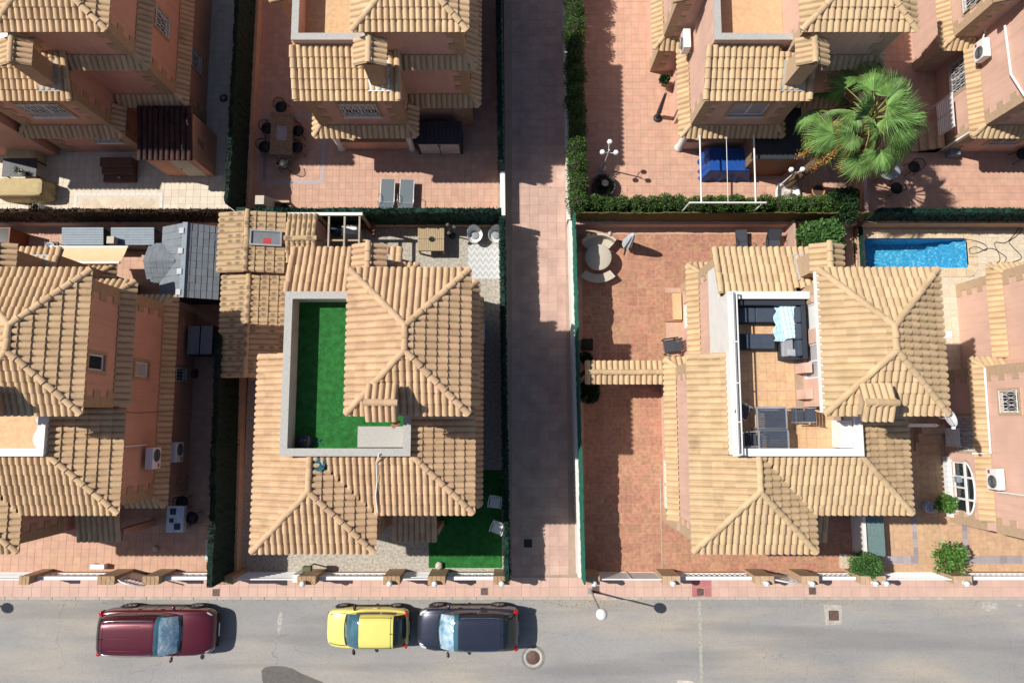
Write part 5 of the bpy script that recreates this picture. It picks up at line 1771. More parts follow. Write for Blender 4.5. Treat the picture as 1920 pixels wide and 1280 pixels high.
def cover_box(name, label, cat, x0, y0, x1, y1, h, m, sag=.03, flare=.06):
    cx, cy = (x0 + x1) / 2, (y0 + y1) / 2
    a, b = abs(x1 - x0) / 2, abs(y1 - y0) / 2
    t = thing(name, label, cat, (cx, cy, 0))
    mb = MB(); n = 32
    def ring(g, z, wob):
        out = []
        for k in range(n):
            an = 2 * math.pi * k / n
            c, s_ = math.cos(an), math.sin(an)
            q = (abs(c) ** 8 + abs(s_) ** 8) ** (-1 / 8)
            w = 1 + random.uniform(-wob, wob)
            out.append((a * q * c * w + g * c, b * q * s_ * w + g * s_, z + random.uniform(-wob, wob) * .6))
        return out
    rr = [ring(flare, .04, .03), ring(flare * .6, h * .45, .03), ring(0, h * .9, .012), ring(-.05, h, .008), ring(-min(a, b) * .5, h + sag, .01)]
    for i in range(4):
        for k in range(n): mb.face([rr[i][k], rr[i][(k + 1) % n], rr[i + 1][(k + 1) % n], rr[i + 1][k]], True)
    mb.face(rr[4], True)
    mb.build('cover', M[m], t)
    f = MB().box(-a * .7, -b * .7, 0, a * .7, b * .7, h * .7); f.build('furniture_inside', M['iron_dark'], t)
    return t
x0, y0 = P(-15, 368, .8); x1, y1 = P(83, 334, .8); cover_box('covered_sofa', 'large piece of furniture under a beige cover at the left edge', 'covered furniture', x0, y0, x1, y1, .85, 'beige_cover')
x0, y0 = P(8, 296, .7); x1, y1 = P(66, 268, .7); cover_box('covered_chair', 'brown covered armchair behind the dark garden table', 'covered furniture', x0, y0, x1, y1, .7, 'beige_cover')
x0, y0 = P(3, 331, .7); x1, y1 = P(70, 297, .7)
t = thing('garden_table', 'square dark garden table in shade at the left edge', 'table', ((x0 + x1) / 2, (y0 + y1) / 2, 0))
a, b = (x1 - x0) / 2, (y1 - y0) / 2
plank_top(t, -a, -b, a, b, .66, .7, 4, 'anthracite', 'y', 'table_panel'); legs4(t, a - .08, b - .08, .66, .03, 'black')
def pot_plant(label, x, y, z, w, h, leafn=220, m='white', leaf='leaf_dark', round_=False):
    t = thing('potted_plant', label, 'potted plant', (x, y, z))
    if round_: MB().lathe([(0, 0), (w * .7, 0), (w, h), (w * .85, h), (w * .8, h - .05), (0, h - .05)], n=18).build('pot', M[m], t)
    else: MB().box(-w, -w, 0, w, w, h, bev=.03).build('pot', M[m], t)
    MB().lathe([(0, h + .002), (w * .75, h + .002)], n=12).build('soil', M['soil'], t)
    if leafn:
        p = NPR.normal(0, 1, (leafn, 3)) * np.array([w, w, .12]) * .5 + np.array([0, 0, h + .12])
        link('foliage', leaf_mesh('foliage', p, NPR.normal(0, .6, (leafn, 3)), .08, .22, M[leaf], .14, .9), t)
    return t
pot_plant('white cube pot standing on the dark garden table', *P(38, 322, .9), .70, .1, .22, 120)
pot_plant('white cube pot with twigs in front of the beige cover', *P(67, 388, .4), 0, .18, .42, 260)
x, y = P(135, 398, .3)
tag(MB().lathe([(0, .28), (.25, .26), (.33, .16), (.34, 0)], n=9, smooth=False).build('garden_ornament', M['shed_top'], None, (x, y - .05, .0)), 'small grey blue dome ornament by the heather screen', 'ornament')
# mosaic carpet laid diagonally in a white border
x0, y0 = P(137, 402); x1, y1 = P(306, 362); y0 = 9.05
paving('mosaic_carpet', [(x0 + .14, y0), (x1 - .14, y0), (x1 - .14, y1 - .14), (x0 + .14, y1 - .14)], 0.3, 0.3, mat('diamond_tile', (0.60, 0.50, 0.37), 0.7, var=0.12, rnd=0.1, hue=0.01), M['tile_A'], z=0.008, bed=.004, rot=R(45))
t = thing('mosaic_border', 'white mosaic border round the diagonal tiles in the top left garden', 'mosaic', ((x0 + x1) / 2, y1 - .07, 0))
a = (x1 - x0) / 2
wm = mat('white_mosaic', (0.72, 0.70, 0.66), 0.7, col2=(0.5, 0.48, 0.45), scale=26, bump=0.1)
n = 16
for i in range(n): MB().box(-a + i * 2 * a / n + .004, -.07, 0, -a + (i + 1) * 2 * a / n - .004, .07, .012).build('border_tile', wm, t)
for sx in (-1, 1):
    for j in range(5): MB().box(sx * (a - .07) - .07, -.07 - (j + 1) * .27 + .004, 0, sx * (a - .07) + .07, -.07 - j * .27 - .004, .012).build('border_tile', wm, t)
t = thing('hose_reel', 'coiled dark hose lying by the dark screened wall', 'hose', P(420, 185) + (0.02,))
m = MB()
for k in range(4): m.tube([(.17 * math.cos(a_) * (1 - .12 * k), .17 * math.sin(a_) * (1 - .12 * k), .02 + .02 * k) for a_ in [2 * math.pi * j / 18 for j in range(19)]], .012, 5)
m.build('coil', M['black'], t)

# ---------------------------------------------------------------- front left plot: rear sheds, awning, passage, patio
for px0, px1, wd in ((115, 195, 'left'), (207, 290, 'right')):
    x0, y0 = P(px0, 461, 1.25); x1, y1 = P(px1, 429, 1.25)
    t = thing('garden_chest', 'grey-lidded garden storage chest below the heather screen, ' + wd + ' of two', 'storage box', ((x0 + x1) / 2, (y0 + y1) / 2 + .05, 0), group='grey-lidded storage chests')
    a, b = (x1 - x0) / 2, (y1 - y0) / 2
    MB().box(-a + .03, -b + .03, 0, a - .03, b - .03, 1.18).build('body', M['anthracite'], t)
    n = 7
    for i in range(n): MB().box(-a, -b + i * 2 * b / n + .003, 1.19 + i * .012, a, -b + (i + 1) * 2 * b / n - .003, 1.23 + i * .012).build('lid_board', M['shed_top'], t)
    for sx in (-.5, .5): MB().box(sx * a - .02, -b + .01, .1, sx * a + .02, -b + .028, 1.1).build('door_strip', M['black'], t)
x, y = P(214, 453, 1.3)
tag(MB().box(-.16, -.16, 0, .16, .16, .3, bev=.02).build('crate', M['stone_pale'], None, (x, y - .3, 1.0)), 'small pale box standing on the right-hand storage chest', 'box')
bpy.data.objects['crate'].location = (x, P(214, 453, 1.29)[1], 1.29)
t = thing('awning', 'extended cream fabric awning on the rear of the orange left villa', 'awning', (-17.45, 6.3, 0))
m = MB(); n = 10
for i in range(n):
    f0, f1 = i / n, (i + 1) / n
    zz = lambda f: 2.8 - .5 * f - .05 * math.sin(math.pi * f)
    m.face([(-1.5, f0 * .78, zz(f0)), (1.5, f0 * .78, zz(f0)), (1.5, f1 * .78, zz(f1)), (-1.5, f1 * .78, zz(f1))][::-1], True)
m.build('fabric', M['awning'], t)
MB().tube([(-1.53, .79, 2.3), (1.53, .79, 2.3)], .04, 8).build('front_bar', M['white_metal'], t)
for sx in (-1.3, 1.3): MB().tube([(sx, 0, 2.6), (sx * .85, .4, 2.42), (sx, .77, 2.28)], .02, 6).build('folding_arm', M['white_metal'], t)
MB().tube([(-1.53, 0, 2.82), (1.53, 0, 2.82)], .06, 8).build('roller', M['white_metal'], t)
# shingled shed
SX, SY = -13.4, 6.45
t = thing('garden_shed', 'garden shed with blue grey shingled gable roof', 'shed', (SX, SY, 0))
MB().box(-1.0, -1.4, 0, 1.0, 1.4, 2.05).build('wall', M['anthracite'], t)
r = Roofs(t, M['shingle'], origin=(SX, SY), arr=SHINGLE_A, piece='shingle', slab='shed_top')
r.plane('roof', [(-1.2, -1.55), (-1.2, 1.55), (0, 1.55), (0, -1.55)], (-1.2, 0), (1, 0), 2.1, .5, tw=.3, tl=.22)
r.plane('roof', [(1.2, -1.55), (1.2, 1.55), (0, 1.55), (0, -1.55)], (1.2, 0), (-1, 0), 2.1, .5, tw=.3, tl=.22)
for sg in (-1, 1):
    r.plane('porch_gable', [(-1.6, sg * .8 - .0), (-.85, sg * .8), (-.45, 0), (-1.75, 0)], (-1.4, sg * .8), (0, -sg), 2.12, .5, tw=.28, tl=.2)
objs = r.finish()
MB().box(-.1, -1.56, 2.68, .1, 1.56, 2.74).build('ridge_board', M['shed_top'], t)
for y in (-1.35, -.5, .35, 1.2): MB().box(-.22, y - .12, 2.6, -.02, y + .12, 2.78, bev=.01).build('ridge_vent', mat('pale_vent', (0.48, 0.5, 0.52), 0.6), t)
x, y = P(25, 445, .8)
t = thing('wooden_cupboard', 'red brown glazed wooden cupboard at the left edge below the heather screen', 'cupboard', (x - .35, y, 0))
MB().box(-.45, -.35, 0, .45, .35, 1.1).build('body', M['wood_red'], t)
for q in ((-.45, -.35, -.38, .35), (.38, -.35, .45, .35), (-.38, -.35, .38, -.28), (-.38, .28, .38, .35)): MB().box(q[0], q[1], 1.1, q[2], q[3], 1.15).build('top_frame', M['wood_red'], t)
MB().box(-.38, -.28, 1.1, .38, .28, 1.12).build('top_pane', M['glass'], t)
x, y = P(96, 462, .8)
t = thing('barbecue_trolley', 'black barbecue trolley with steel bowl beside the cream awning', 'barbecue', (x, y - .05, 0))
legs4(t, .25, .2, .75, .02, 'black'); MB().box(-.3, -.25, .75, .3, .25, .82).build('tray', M['black'], t)
MB().lathe([(0, .83), (.16, .84), (.2, .9), (.21, .9), (.17, .82)], n=18).build('bowl', M['alu'], t)
x0, y0 = P(354, 670, 1.2); x1, y1 = P(408, 612, 1.2)
t = thing('louvre_store', 'grey louvred garden cabinet in the shaded passage', 'cabinet', (-13.3, P(380, 640, .6)[1], 0))
for k in range(2):
    MB().box(-.5 + k * .55, -.62, 0, .0 + k * .55, .62, 1.15).build('body', M['anthracite'], t)
    for j in range(9): MB().box(-.49 + k * .55 + j * .055 + .004, -.6, 1.152, -.49 + k * .55 + (j + 1) * .055 - .006, .6, 1.17).build('louvre', M['cushion_grey'], t)
x, y = P(372, 700, 1.0)
t = thing('hose_drum', 'dark round wall drum in the shaded passage below the grille window', 'drum', (-13.62, y, .9))
MB().tube([(0, 0, 0), (.16, 0, 0)], .2, 18).build('drum', M['iron_dark'], t)
# patio table with cloth and chairs
x, y = P(328, 973, .74)
t = thing('patio_table', 'small patio table under the front left villa', 'table', (x, y, 0))
MB().box(-.34, -.52, .68, .34, .52, .72).build('table_top', M['white'], t); legs4(t, .28, .45, .68, .022, 'alu')
m = MB(); m.box(-.36, -.54, .722, .36, .54, .728)
for s_ in (-1, 1):
    m.box(s_ * .36 - .003, -.54, .5, s_ * .36 + .003, .54, .722); m.box(-.355, s_ * .54 - .003, .5, .355, s_ * .54 + .003, .722)
tag(m.build('tablecloth', mat('printed_tablecloth', (0.46, 0.50, 0.58), 0.9, col2=(0.72, 0.74, 0.78), scale=4), None, (x, y, 0)), 'pale blue patterned cloth on the small patio table', 'tablecloth')
for dx, dy, s_ in ((-.1, .32, .13), (-.15, -.05, .09), (.1, -.3, .13)):
    tag(MB().box(-s_, -s_, 0, s_, s_, .008, bev=.003).build('place_mat', M['cushion_dark'], None, (x + dx, y + dy, .73)), {(-.1): 'dark place mat at the top of the patterned tablecloth', (-.15): 'small dark coaster at the middle of the patterned tablecloth', .1: 'dark place mat at the bottom of the patterned tablecloth'}[dx], 'place mat')
dining_chair('garden_chair', 'black chair right of the table with the patterned cloth', P(357, 972, .6), R(-90))
dining_chair('garden_chair', 'black chair above the table with the patterned cloth', P(338, 942, .6), R(0))
x, y = P(185, 1061, .2)
t = thing('low_bench', 'white low bench on the sunlit left patio', 'bench', (x, y, 0))
MB().box(-.3, -.1, .26, .3, .1, .32, bev=.01).build('seat', M['white'], t)
for sx in (-.24, .24): MB().box(sx - .04, -.09, 0, sx + .04, .09, .26).build('leg', M['white_wall'], t)
x, y = P(290, 1028, .1)
tag(MB().sphere((0, 0, .06), .13, 10, 7, .6).build('stone', M['stone_pale'], None, (x, y, 0)), 'rounded stone at the shadow edge on the left patio', 'stone')
x, y = P(394, 1030)
tag(MB().box(-.2, -.42, -.02, .2, .42, .05).build('meter_box', mat('pale_grey_cover', (0.5, 0.5, 0.5), .7), None, (x, y, 0)), 'pale grey ground cover beside the tall green screen', 'cover')
tag(MB().tube([(x_, y_, z_) for x_, y_, z_ in ((OE - 1.56, .25, 5.3), (OE - 1.2, .22, 5.15), (-12.4, .3, 3.6), (-11.8, .35, 2.6))], .012, 5).build('cable', M['iron_dark'], None), 'thin cable slung from the orange villa to the green screen', 'cable')
# its roof terrace
t = thing('chaise_longue', 'curved white chaise on the left villa roof terrace', 'sun lounger', (OE - 3.95, -.45, 5.8))
m = MB(); n = 10; prev = None
for i in range(n):
    a0, a1 = i / n, (i + 1) / n
    zf = lambda s_: .25 + .12 * math.sin(s_ * 6) + .4 * max(0, s_ - .65)
    m.face([(-.22, -.5 + a0, zf(a0)), (.22, -.5 + a0, zf(a0)), (.22, -.5 + a1, zf(a1)), (-.22, -.5 + a1, zf(a1))], True)
m.build('seat_shell', M['white_metal'], t); legs4(t, .18, .4, .3, .015, 'alu')
# ---------------------------------------------------------------- central plot
AX, AY = -10.5, 5.0
t = thing('side_annex', 'side annex of the central villa with smudged tile roofs and a skylight', 'annex', (AX, AY, 0))
MB().box(-1.25, -3.1, 0, 1.2, .85, 2.1).build('wall', M['stucco_s'], t)
MB().box(-1.3, .9, 0, 1.05, 3.35, 2.4).build('rear_wall', M['stucco_s'], t)
MB().box(1.1, 1.5, 0, 2.35, 3.3, 2.2).build('side_wall', M['stucco_s'], t)
r = Roofs(t, M['tile_spot'], origin=(AX, AY))
k = .22
def gab(part, x0, xr, x1, y0, y1, ze):
    r.plane(part, [(x0, y0), (x0, y1), (xr, y1), (xr, y0)], (x0, (y0 + y1) / 2), (1, 0), ze, k)
    zr = ze + k * (xr - x0)
    r.plane(part, [(x1, y0), (x1, y1), (xr, y1), (xr, y0)], (x1, (y0 + y1) / 2), (-1, 0), zr - k * (x1 - xr), k)
    r.cap(part, (xr, y0, zr + .01), (xr, y1, zr + .01))
gab('rear_annex_roof', -1.5, -.28, 1.15, .92, 3.45, 2.62)
gab('long_annex_roof', -1.42, -.24, 1.62, -3.35, .9, 2.28)
ze = 2.5
r.plane('small_annex_roof', [(1.2, 3.38), (2.48, 3.38), (2.48, 2.3), (1.2, 2.3)], (1.8, 3.38), (0, -1), ze, k)
r.plane('small_annex_roof', [(1.2, 1.4), (2.48, 1.4), (2.48, 2.3), (1.2, 2.3)], (1.8, 1.4), (0, 1), ze, k)
r.cap('small_annex_roof', (1.2, 2.33, ze + k * .99), (2.48, 2.33, ze + k * .99))
r.finish()
x, y = P(499, 447, 2.85)
m = MB(); w_, d_ = .62, .32
for q in ((-w_, -d_, w_, -d_ + .06), (-w_, d_ - .06, w_, d_), (-w_, -d_ + .06, -w_ + .06, d_ - .06), (w_ - .06, -d_ + .06, w_, d_ - .06)): m.box(q[0], q[1], 0, q[2], q[3], .12)
sk = m.build('skylight', M['alu'], t); sk.location = (x - AX, y - AY, 2.85); sk.rotation_euler = (0, R(12), 0)
pn = MB().box(-w_ + .06, -d_ + .06, .04, w_ - .06, d_ - .06, .06).build('pane', mat('skylight_glass', (0.20, 0.21, 0.23), 0.15, bump=0), sk)
MB().box(-.1, -.28, .061, .2, .0, .066).build('red_blind', mat('red_blind', (0.45, 0.05, 0.05), 0.6), sk)
# pergola
t = thing('pergola', 'small pergola of slim beams behind the central villa', 'pergola', (-7.15, 7.65, 0))
MB().box(-2.15, .72, 2.36, .95, .84, 2.5).build('front_beam', M['white'], t)
for xx in (-.45, .2, .82): MB().box(xx - .035, -1.2, 2.3, xx + .035, .71, 2.42).build('rafter', M['teak_pale'] if 'teak_pale' in M else M['wicker'], t)
MB().box(-1.0, -.32, 2.2, 1.15, -.25, 2.295).build('cross_beam', M['wicker'], t)
for xx, yy in ((-.95, .78), (.88, .78), (.95, -.28)): MB().box(xx - .05, yy - .05, 0, xx + .05, yy + .05, 2.2).build('post', M['wicker'], t)
x, y = P(640, 425, .8)
t = thing('shelf_unit', 'white shelf unit with boxes under the pergola', 'shelf', (P(655, 425, .9)[0], 8.2, 0))
for z in (.1, .5, .9): MB().box(-.35, -.2, z, .35, .2, z + .03).build('shelf_board', M['white'], t)
for sx in (-.34, .34): MB().box(sx - .015, -.2, 0, sx + .015, .2, .93).build('side_panel', M['white'], t)
t = thing('kettle_barbecue', 'blue black kettle barbecue under the pergola', 'barbecue', P(630, 432, .8) + (0,))
MB().lathe([(0, .5), (.16, .52), (.25, .62), (.27, .72), (.24, .84), (.12, .94), (0, .96)], n=20).build('kettle', mat('enamel_blue', (0.03, 0.05, 0.09), .3, bump=0), t)
for k_ in range(3): MB().tube([(.12 * math.cos(k_ * 2.1), .12 * math.sin(k_ * 2.1), .56), (.25 * math.cos(k_ * 2.1), .25 * math.sin(k_ * 2.1), 0)], .014, 6).build('leg', M['alu'], t)
MB().tube([(-.07, 0, .95), (0, 0, 1.0), (.07, 0, .95)], .012, 6).build('handle', M['alu'], t)
t = thing('plant_stand', 'slanted red brown plant stand by the green screen right of the pergola', 'shelf', P(690, 425, .5) + (0,), R(-35))
for i, z in enumerate((.25, .55, .85)): MB().box(-.35, -.14 + i * .1, z, .35, .06 + i * .1, z + .03).build('shelf_board', M['wood_red'], t)
for sx in (-.34, .34): MB().bar((sx, -.18, 0), (sx, .2, 1.0), .04).build('side_rail', M['wood_red'], t)
# wicker table
x, y = P(808, 448, .75)
t = thing('wicker_table', 'square pale wicker table on the speckled concrete', 'table', (x, y, 0))
n = 12
for i in range(n):
    for j in range(2): MB().box(-.58 + i * 1.16 / n + .003, -.53 + j * .53 + .004, .7, -.58 + (i + 1) * 1.16 / n - .003, j * .53 - .004, .75, bev=.012).build('wicker_strip', M['wicker'], t)
for sx in (-1, 1):
    for sy in (-1, 1): MB().box(sx * .53 - .035, sy * .48 - .035, 0, sx * .53 + .035, sy * .48 + .035, .7).build('leg', M['wicker'], t)
for s_ in (-1, 1):
    MB().box(-.5, s_ * .5 - .02, .6, .5, s_ * .5 + .02, .695).build('apron', M['wicker'], t); MB().box(s_ * .55 - .02, -.46, .6, s_ * .55 + .02, .46, .695).build('apron', M['wicker'], t)
t = thing('ashtray', 'dark wire bowl on the wicker table', 'bowl', (x + .03, y - .02, .752))
m = MB()
for k_ in range(6): m.tube([(.11 * math.cos(a_) , .11 * math.sin(a_) * math.cos(k_ * .5), .05 + .04 * math.sin(a_ + k_)) for a_ in [2 * math.pi * j / 14 for j in range(15)]], .006, 4)
m.build('wire', M['iron_dark'], t); MB().lathe([(0, .001), (.07, .003), (.09, .04)], n=14).build('bowl', M['iron_dark'], t)
def shell_chair(label, loc, rot):
    t = thing('shell_chair', label, 'chair', loc, rot, 'white shell chairs behind the zigzag rug')
    m = MB(); n = 20
    def ring(r, z, k_): return [(r * math.cos(2 * math.pi * i / n), r * 1.05 * math.sin(2 * math.pi * i / n), z + k_ * max(0, math.sin(2 * math.pi * i / n)) ** 1.5) for i in range(n)]
    rr = [ring(.07, .36, 0), ring(.2, .37, .03), ring(.29, .44, .2), ring(.33, .52, .38), ring(.345, .525, .385)]
    for i in range(4):
        for k_ in range(n): m.face([rr[i][k_], rr[i][(k_ + 1) % n], rr[i + 1][(k_ + 1) % n], rr[i + 1][k_]], True)
    m.face(rr[0]); m.build('shell', M['wire_chair'], t)
    legs4(t, .16, .16, .38, .014, 'alu', .08)
    MB().lathe([(0, .375), (.17, .38), (.19, .41), (.15, .43), (0, .435)], n=16).build('seat_pad', M['cushion_grey'], t)
shell_chair('white shell chair on the left above the zigzag rug', P(890, 440, .5) + (0,), R(12))
shell_chair('white shell chair on the right above the zigzag rug', P(930, 440, .5) + (0,), R(-15))
# zigzag rug
rug = mat('zigzag_weave', (0.62, 0.62, 0.61), 0.95, bump=0.3)
nt = rug.node_tree; N, Lk = nt.nodes, nt.links
tc = N.new('ShaderNodeTexCoord'); sp = N.new('ShaderNodeSeparateXYZ'); Lk.new(tc.outputs['Object'], sp.inputs[0])
def mth(op, a, b=None):
    q = N.new('ShaderNodeMath'); q.operation = op
    for i, v in enumerate((a, b)):
        if v is None: continue
        if isinstance(v, (int, float)): q.inputs[i].default_value = v
        else: Lk.new(v, q.inputs[i])
    return q.outputs[0]
tri = mth('PINGPONG', sp.outputs[0], 0.13)
ph = mth('ADD', mth('MULTIPLY', sp.outputs[1], 1.0), mth('MULTIPLY', tri, 1.7))
st = mth('PINGPONG', ph, 0.15)
fac = mth('GREATER_THAN', st, 0.088)
mx = N.new('ShaderNodeMix'); mx.data_type = 'RGBA'
mx.inputs['A'].default_value = (0.56, 0.57, 0.57, 1); mx.inputs['B'].default_value = (0.40, 0.41, 0.42, 1)
Lk.new(fac, mx.inputs['Factor']); Lk.new(mx.outputs['Result'], N['Principled BSDF'].inputs['Base Color'])
x0, y1 = P(878, 459); x1, y0 = P(944, 523)
tag(MB().box(-(x1 - x0) / 2, -(y1 - y0) / 2, 0, (x1 - x0) / 2, (y1 - y0) / 2, .012).build('zigzag_rug', rug, None, ((x0 + x1) / 2, (y0 + y1) / 2, .0)), 'white and grey zigzag outdoor rug', 'rug')
M['smoke_glass'] = mat('smoked_globe', (0.10, 0.10, 0.09), 0.15, bump=0, spec=.6)
t = globe_lamp('small garden lamp with three smoked globes right of the wicker table', P(848, 442) + (0,), 1.15, [(R(120), .18, 1.25), (R(20), .2, 1.2), (R(-110), .16, 1.05)], 'iron_dark', .09)
for c in t.children:
    if c.name.startswith('lantern'): c.data.materials[0] = M['smoke_glass']
# lawn, plastic chairs, odds and ends
x0, y1 = P(806, 880); x1, y0 = P(946, 1064)
lawn = MB().box(x0, y0, -.02, -.42, -2.2, .012).build('lawn', M['turf']); structure(lawn)
n = 16000
pts = np.column_stack([NPR.uniform(x0, -.43, n), NPR.uniform(y0, -2.2, n), np.full(n, .008)])
bl = link('turf_blades', leaf_mesh('turf_blades', pts, np.tile([0, 0, .8], (n, 1)), .02, .045, M['turf_blade'], .25, .4), lawn); bl['kind'] = 'stuff'
def plastic_chair(label, loc, rot):
    """White moulded armchair, back at local +y."""
    t = thing('plastic_chair', label, 'chair', loc, rot, 'white plastic chairs on the artificial lawn')
    W = M['white_metal']
    MB().box(-.22, -.22, .4, .22, .2, .43, bev=.012).build('seat', W, t)
    for i in range(5):
        xx = -.17 + i * .085
        MB().bar((xx, .2, .43), (xx * 1.12, .3, .8), .05, .014).build('back_slat', W, t)
    MB().tube([(-.23, .2, .43), (-.24, .29, .72), (-.17, .32, .83), (.17, .32, .83), (.24, .29, .72), (.23, .2, .43)], .022, 7).build('back_rim', W, t)
    for sx in (-1, 1):
        MB().tube([(sx * .25, .26, .64), (sx * .28, .0, .64), (sx * .27, -.2, .62), (sx * .25, -.22, .43)], .024, 7).build('armrest', W, t)
        for sy in (-1, 1): MB().tube([(sx * .2, sy * .19, .41), (sx * .25, sy * .26, 0)], [.024, .018], 6).build('leg', W, t)
plastic_chair('white plastic chair on the shaded artificial lawn, upper of two', P(928, 942, .5) + (.012,), R(-8))
plastic_chair('white plastic chair on the shaded artificial lawn, lower of two', P(932, 990, .5) + (.012,), R(-20))
x, y = P(823, 1060, .15)
m = MB().sphere((0, 0, .1), .17, 9, 6, .75); m.v = [(a + random.uniform(-.02, .02), b + random.uniform(-.02, .02), max(0, c)) for a, b, c in m.v]
tag(m.build('rock', M['stone_pale'], None, (x, y, .01)), 'pale grey rock on the sunny edge of the lawn', 'rock')
x, y = P(581, 1062, .6)
t = thing('letter_box', 'mossy green letter box behind the sliding gate post', 'letter box', (x, y, 0))
MB().tube([(0, 0, 0), (0, 0, .9)], .03, 8).build('post', M['iron_dark'], t)
MB().box(-.19, -.11, .88, .19, .11, 1.1, bev=.04).build('box', mat('mossy_green', (0.12, 0.13, 0.07), .8, var=.4, scale=20), t)
# on the roof terrace
paved = thing('terrace_slab', 'speckled grey slab on the turfed roof terrace', 'slab', (-4.45, -.62, 5.8))
MB().box(-.95, -.36, 0, .78, .36, .1).build('slab', M['coping_grey'], paved)
n = 14000
pts = np.column_stack([NPR.uniform(-7.62, -5.05, n), NPR.uniform(-1.0, 4.14, n), np.full(n, 5.795)]) - np.array([SH[0], SH[1], 0])
bl = link('turf_blades', leaf_mesh('turf_blades', pts, np.tile([0, 0, .8], (n, 1)), .02, .045, M['turf_blade'], .25, .4), house_f.root); bl['kind'] = 'stuff'
x, y = P(571, 828, 5.95)
t = thing('cable_drum', 'round grey drum in the corner of the turfed terrace', 'drum', (x, y, 5.8))
MB().lathe([(0, 0), (.24, 0), (.24, .04), (.15, .05), (.15, .2), (.26, .21), (.27, .25), (0, .255)], n=24).build('drum', M['anthracite'], t)
for a_, b_ in ((.05, .06), (-.07, .05)): MB().lathe([(0, .262), (.02, .262), (.025, .25)], (a_, b_, 0), 8).build('hole', M['cushion_grey'], t)
t = thing('teal_rope', 'thin teal rope trailing from the drum on the turf', 'rope', (x + .3, y - .05, 5.81))
MB().tube([(0, 0, .02), (.1, .05, .01), (.2, .04, .02), (.25, .12, .02), (.16, .1, .03), (.1, -.03, .02), (.28, 0, .02)], .015, 5).build('rope', M['teal_net'], t)
x, y = P(599, 869, 6.3)
t = thing('net_bag', 'crumpled teal net lying on the roof below the terrace', 'net', (x, y, 6.2))
m = MB()
for k_ in range(26):
    a_ = k_ * 2.4; r0 = .05 + .011 * k_
    m.tube([(r0 * math.cos(a_), r0 * math.sin(a_), .1 + random.uniform(0, .08)), (.7 * r0 * math.cos(a_ + 1.2), .7 * r0 * math.sin(a_ + 1.2), .16 + random.uniform(0, .08)), (r0 * math.cos(a_ + 2.1), r0 * math.sin(a_ + 2.1), .08)], .022, 5)
m.tube([(.1, -.1, .1), (.3, -.28, 0), (.55, -.45, -.08)], .02, 5)
m.build('net', M['teal_net'], t)
cb = [P(712, 850, 6.68), P(706, 866, 6.4), P(708, 900, 6.13), P(705, 930, 5.92), P(709, 960, 5.7)]
zs = (6.69, 6.38, 6.14, 5.93, 5.72)
tag(MB().tube([(p[0], p[1], z + .06) for p, z in zip(cb, zs)], .025, 6).build('cable', M['white_metal'], None), 'white cable running down the tiles below the turfed terrace', 'cable')
x, y = P(741, 795, 6.7)
t = thing('broken_pot', 'terracotta shards in the corner of the turfed terrace', 'pot', (x, y, 6.66))
for dx, dy, rz in ((0, 0, .3), (.1, .05, 1.2), (-.06, -.06, 2.2)): MB().obox((dx, dy, .06), (.16, .1, .09), rz, .3).build('shard', M['terracotta'], t)
# ---------------------------------------------------------------- plot right of the lane
def bench_arc(label, cx, cy, r0, r1, a0, a1, back=False):
    t = thing('stone_bench', label, 'bench', (cx, cy, 0), 0, 'curved stone benches round the stone table')
    n = 18
    def arc(ra, rb, z0, z1):
        m = MB()
        for k in range(n):
            b0, b1 = a0 + (a1 - a0) * k / n, a0 + (a1 - a0) * (k + 1) / n
            q = lambda r, a, z: (r * math.cos(a), r * math.sin(a), z)
            m.face([q(ra, b0, z1), q(rb, b0, z1), q(rb, b1, z1), q(ra, b1, z1)]); m.face([q(ra, b0, z0), q(ra, b1, z0), q(rb, b1, z0), q(rb, b0, z0)])
            m.face([q(rb, b0, z0), q(rb, b1, z0), q(rb, b1, z1), q(rb, b0, z1)]); m.face([q(ra, b0, z0), q(ra, b0, z1), q(ra, b1, z1), q(ra, b1, z0)])
        for a_ in (a0, a1):
            f = [q(ra, a_, z0), q(rb, a_, z0), q(rb, a_, z1), q(ra, a_, z1)]
            m.face(f if a_ == a0 else f[::-1])
        return m
    arc(r0, r1, .38, .46).build('seat', M['stone_pale'], t)
    am = (a0 + a1) / 2
    for a_ in (am - .42, am + .42):
        MB().lathe([(0, 0), (.12, 0), (.1, .08), (.07, .2), (.11, .34), (.11, .38)], ((r0 + r1) / 2 * math.cos(a_) * 1.05, (r0 + r1) / 2 * math.sin(a_) * 1.05, 0), 12).build('leg', M['stone_pale'], t)
    if back:
        arc(r1 - .09, r1, .46, .86).build('backrest', M['stone_pale'], t)
        for a_ in (am - .42, am + .42): MB().lathe([(0, .46), (.1, .46), (.09, .8), (.11, .9), (0, .98)], ((r1 + .06) * math.cos(a_), (r1 + .06) * math.sin(a_), 0), 12).build('back_post', M['stone_pale'], t)
    return t
x, y = P(1122, 482, .72)
t = thing('stone_table', 'round speckled stone table by the lane wall', 'table', (x, y, 0))
MB().lathe([(0, .64), (.54, .64), (.58, .66), (.58, .71), (.56, .725), (0, .725)], n=40).build('table_top', M['stone_pale'], t)
MB().lathe([(0, 0), (.28, 0), (.26, .08), (.14, .2), (.16, .45), (.26, .64)], n=18).build('pedestal', M['stone_pale'], t)
bench_arc('curved stone bench with a back, above the round stone table', x + .02, y - .1, .72, 1.14, R(48), R(132), True)
bench_arc('curved backless stone bench below the round stone table', x, y + .12, .82, 1.2, R(230), R(310), False)
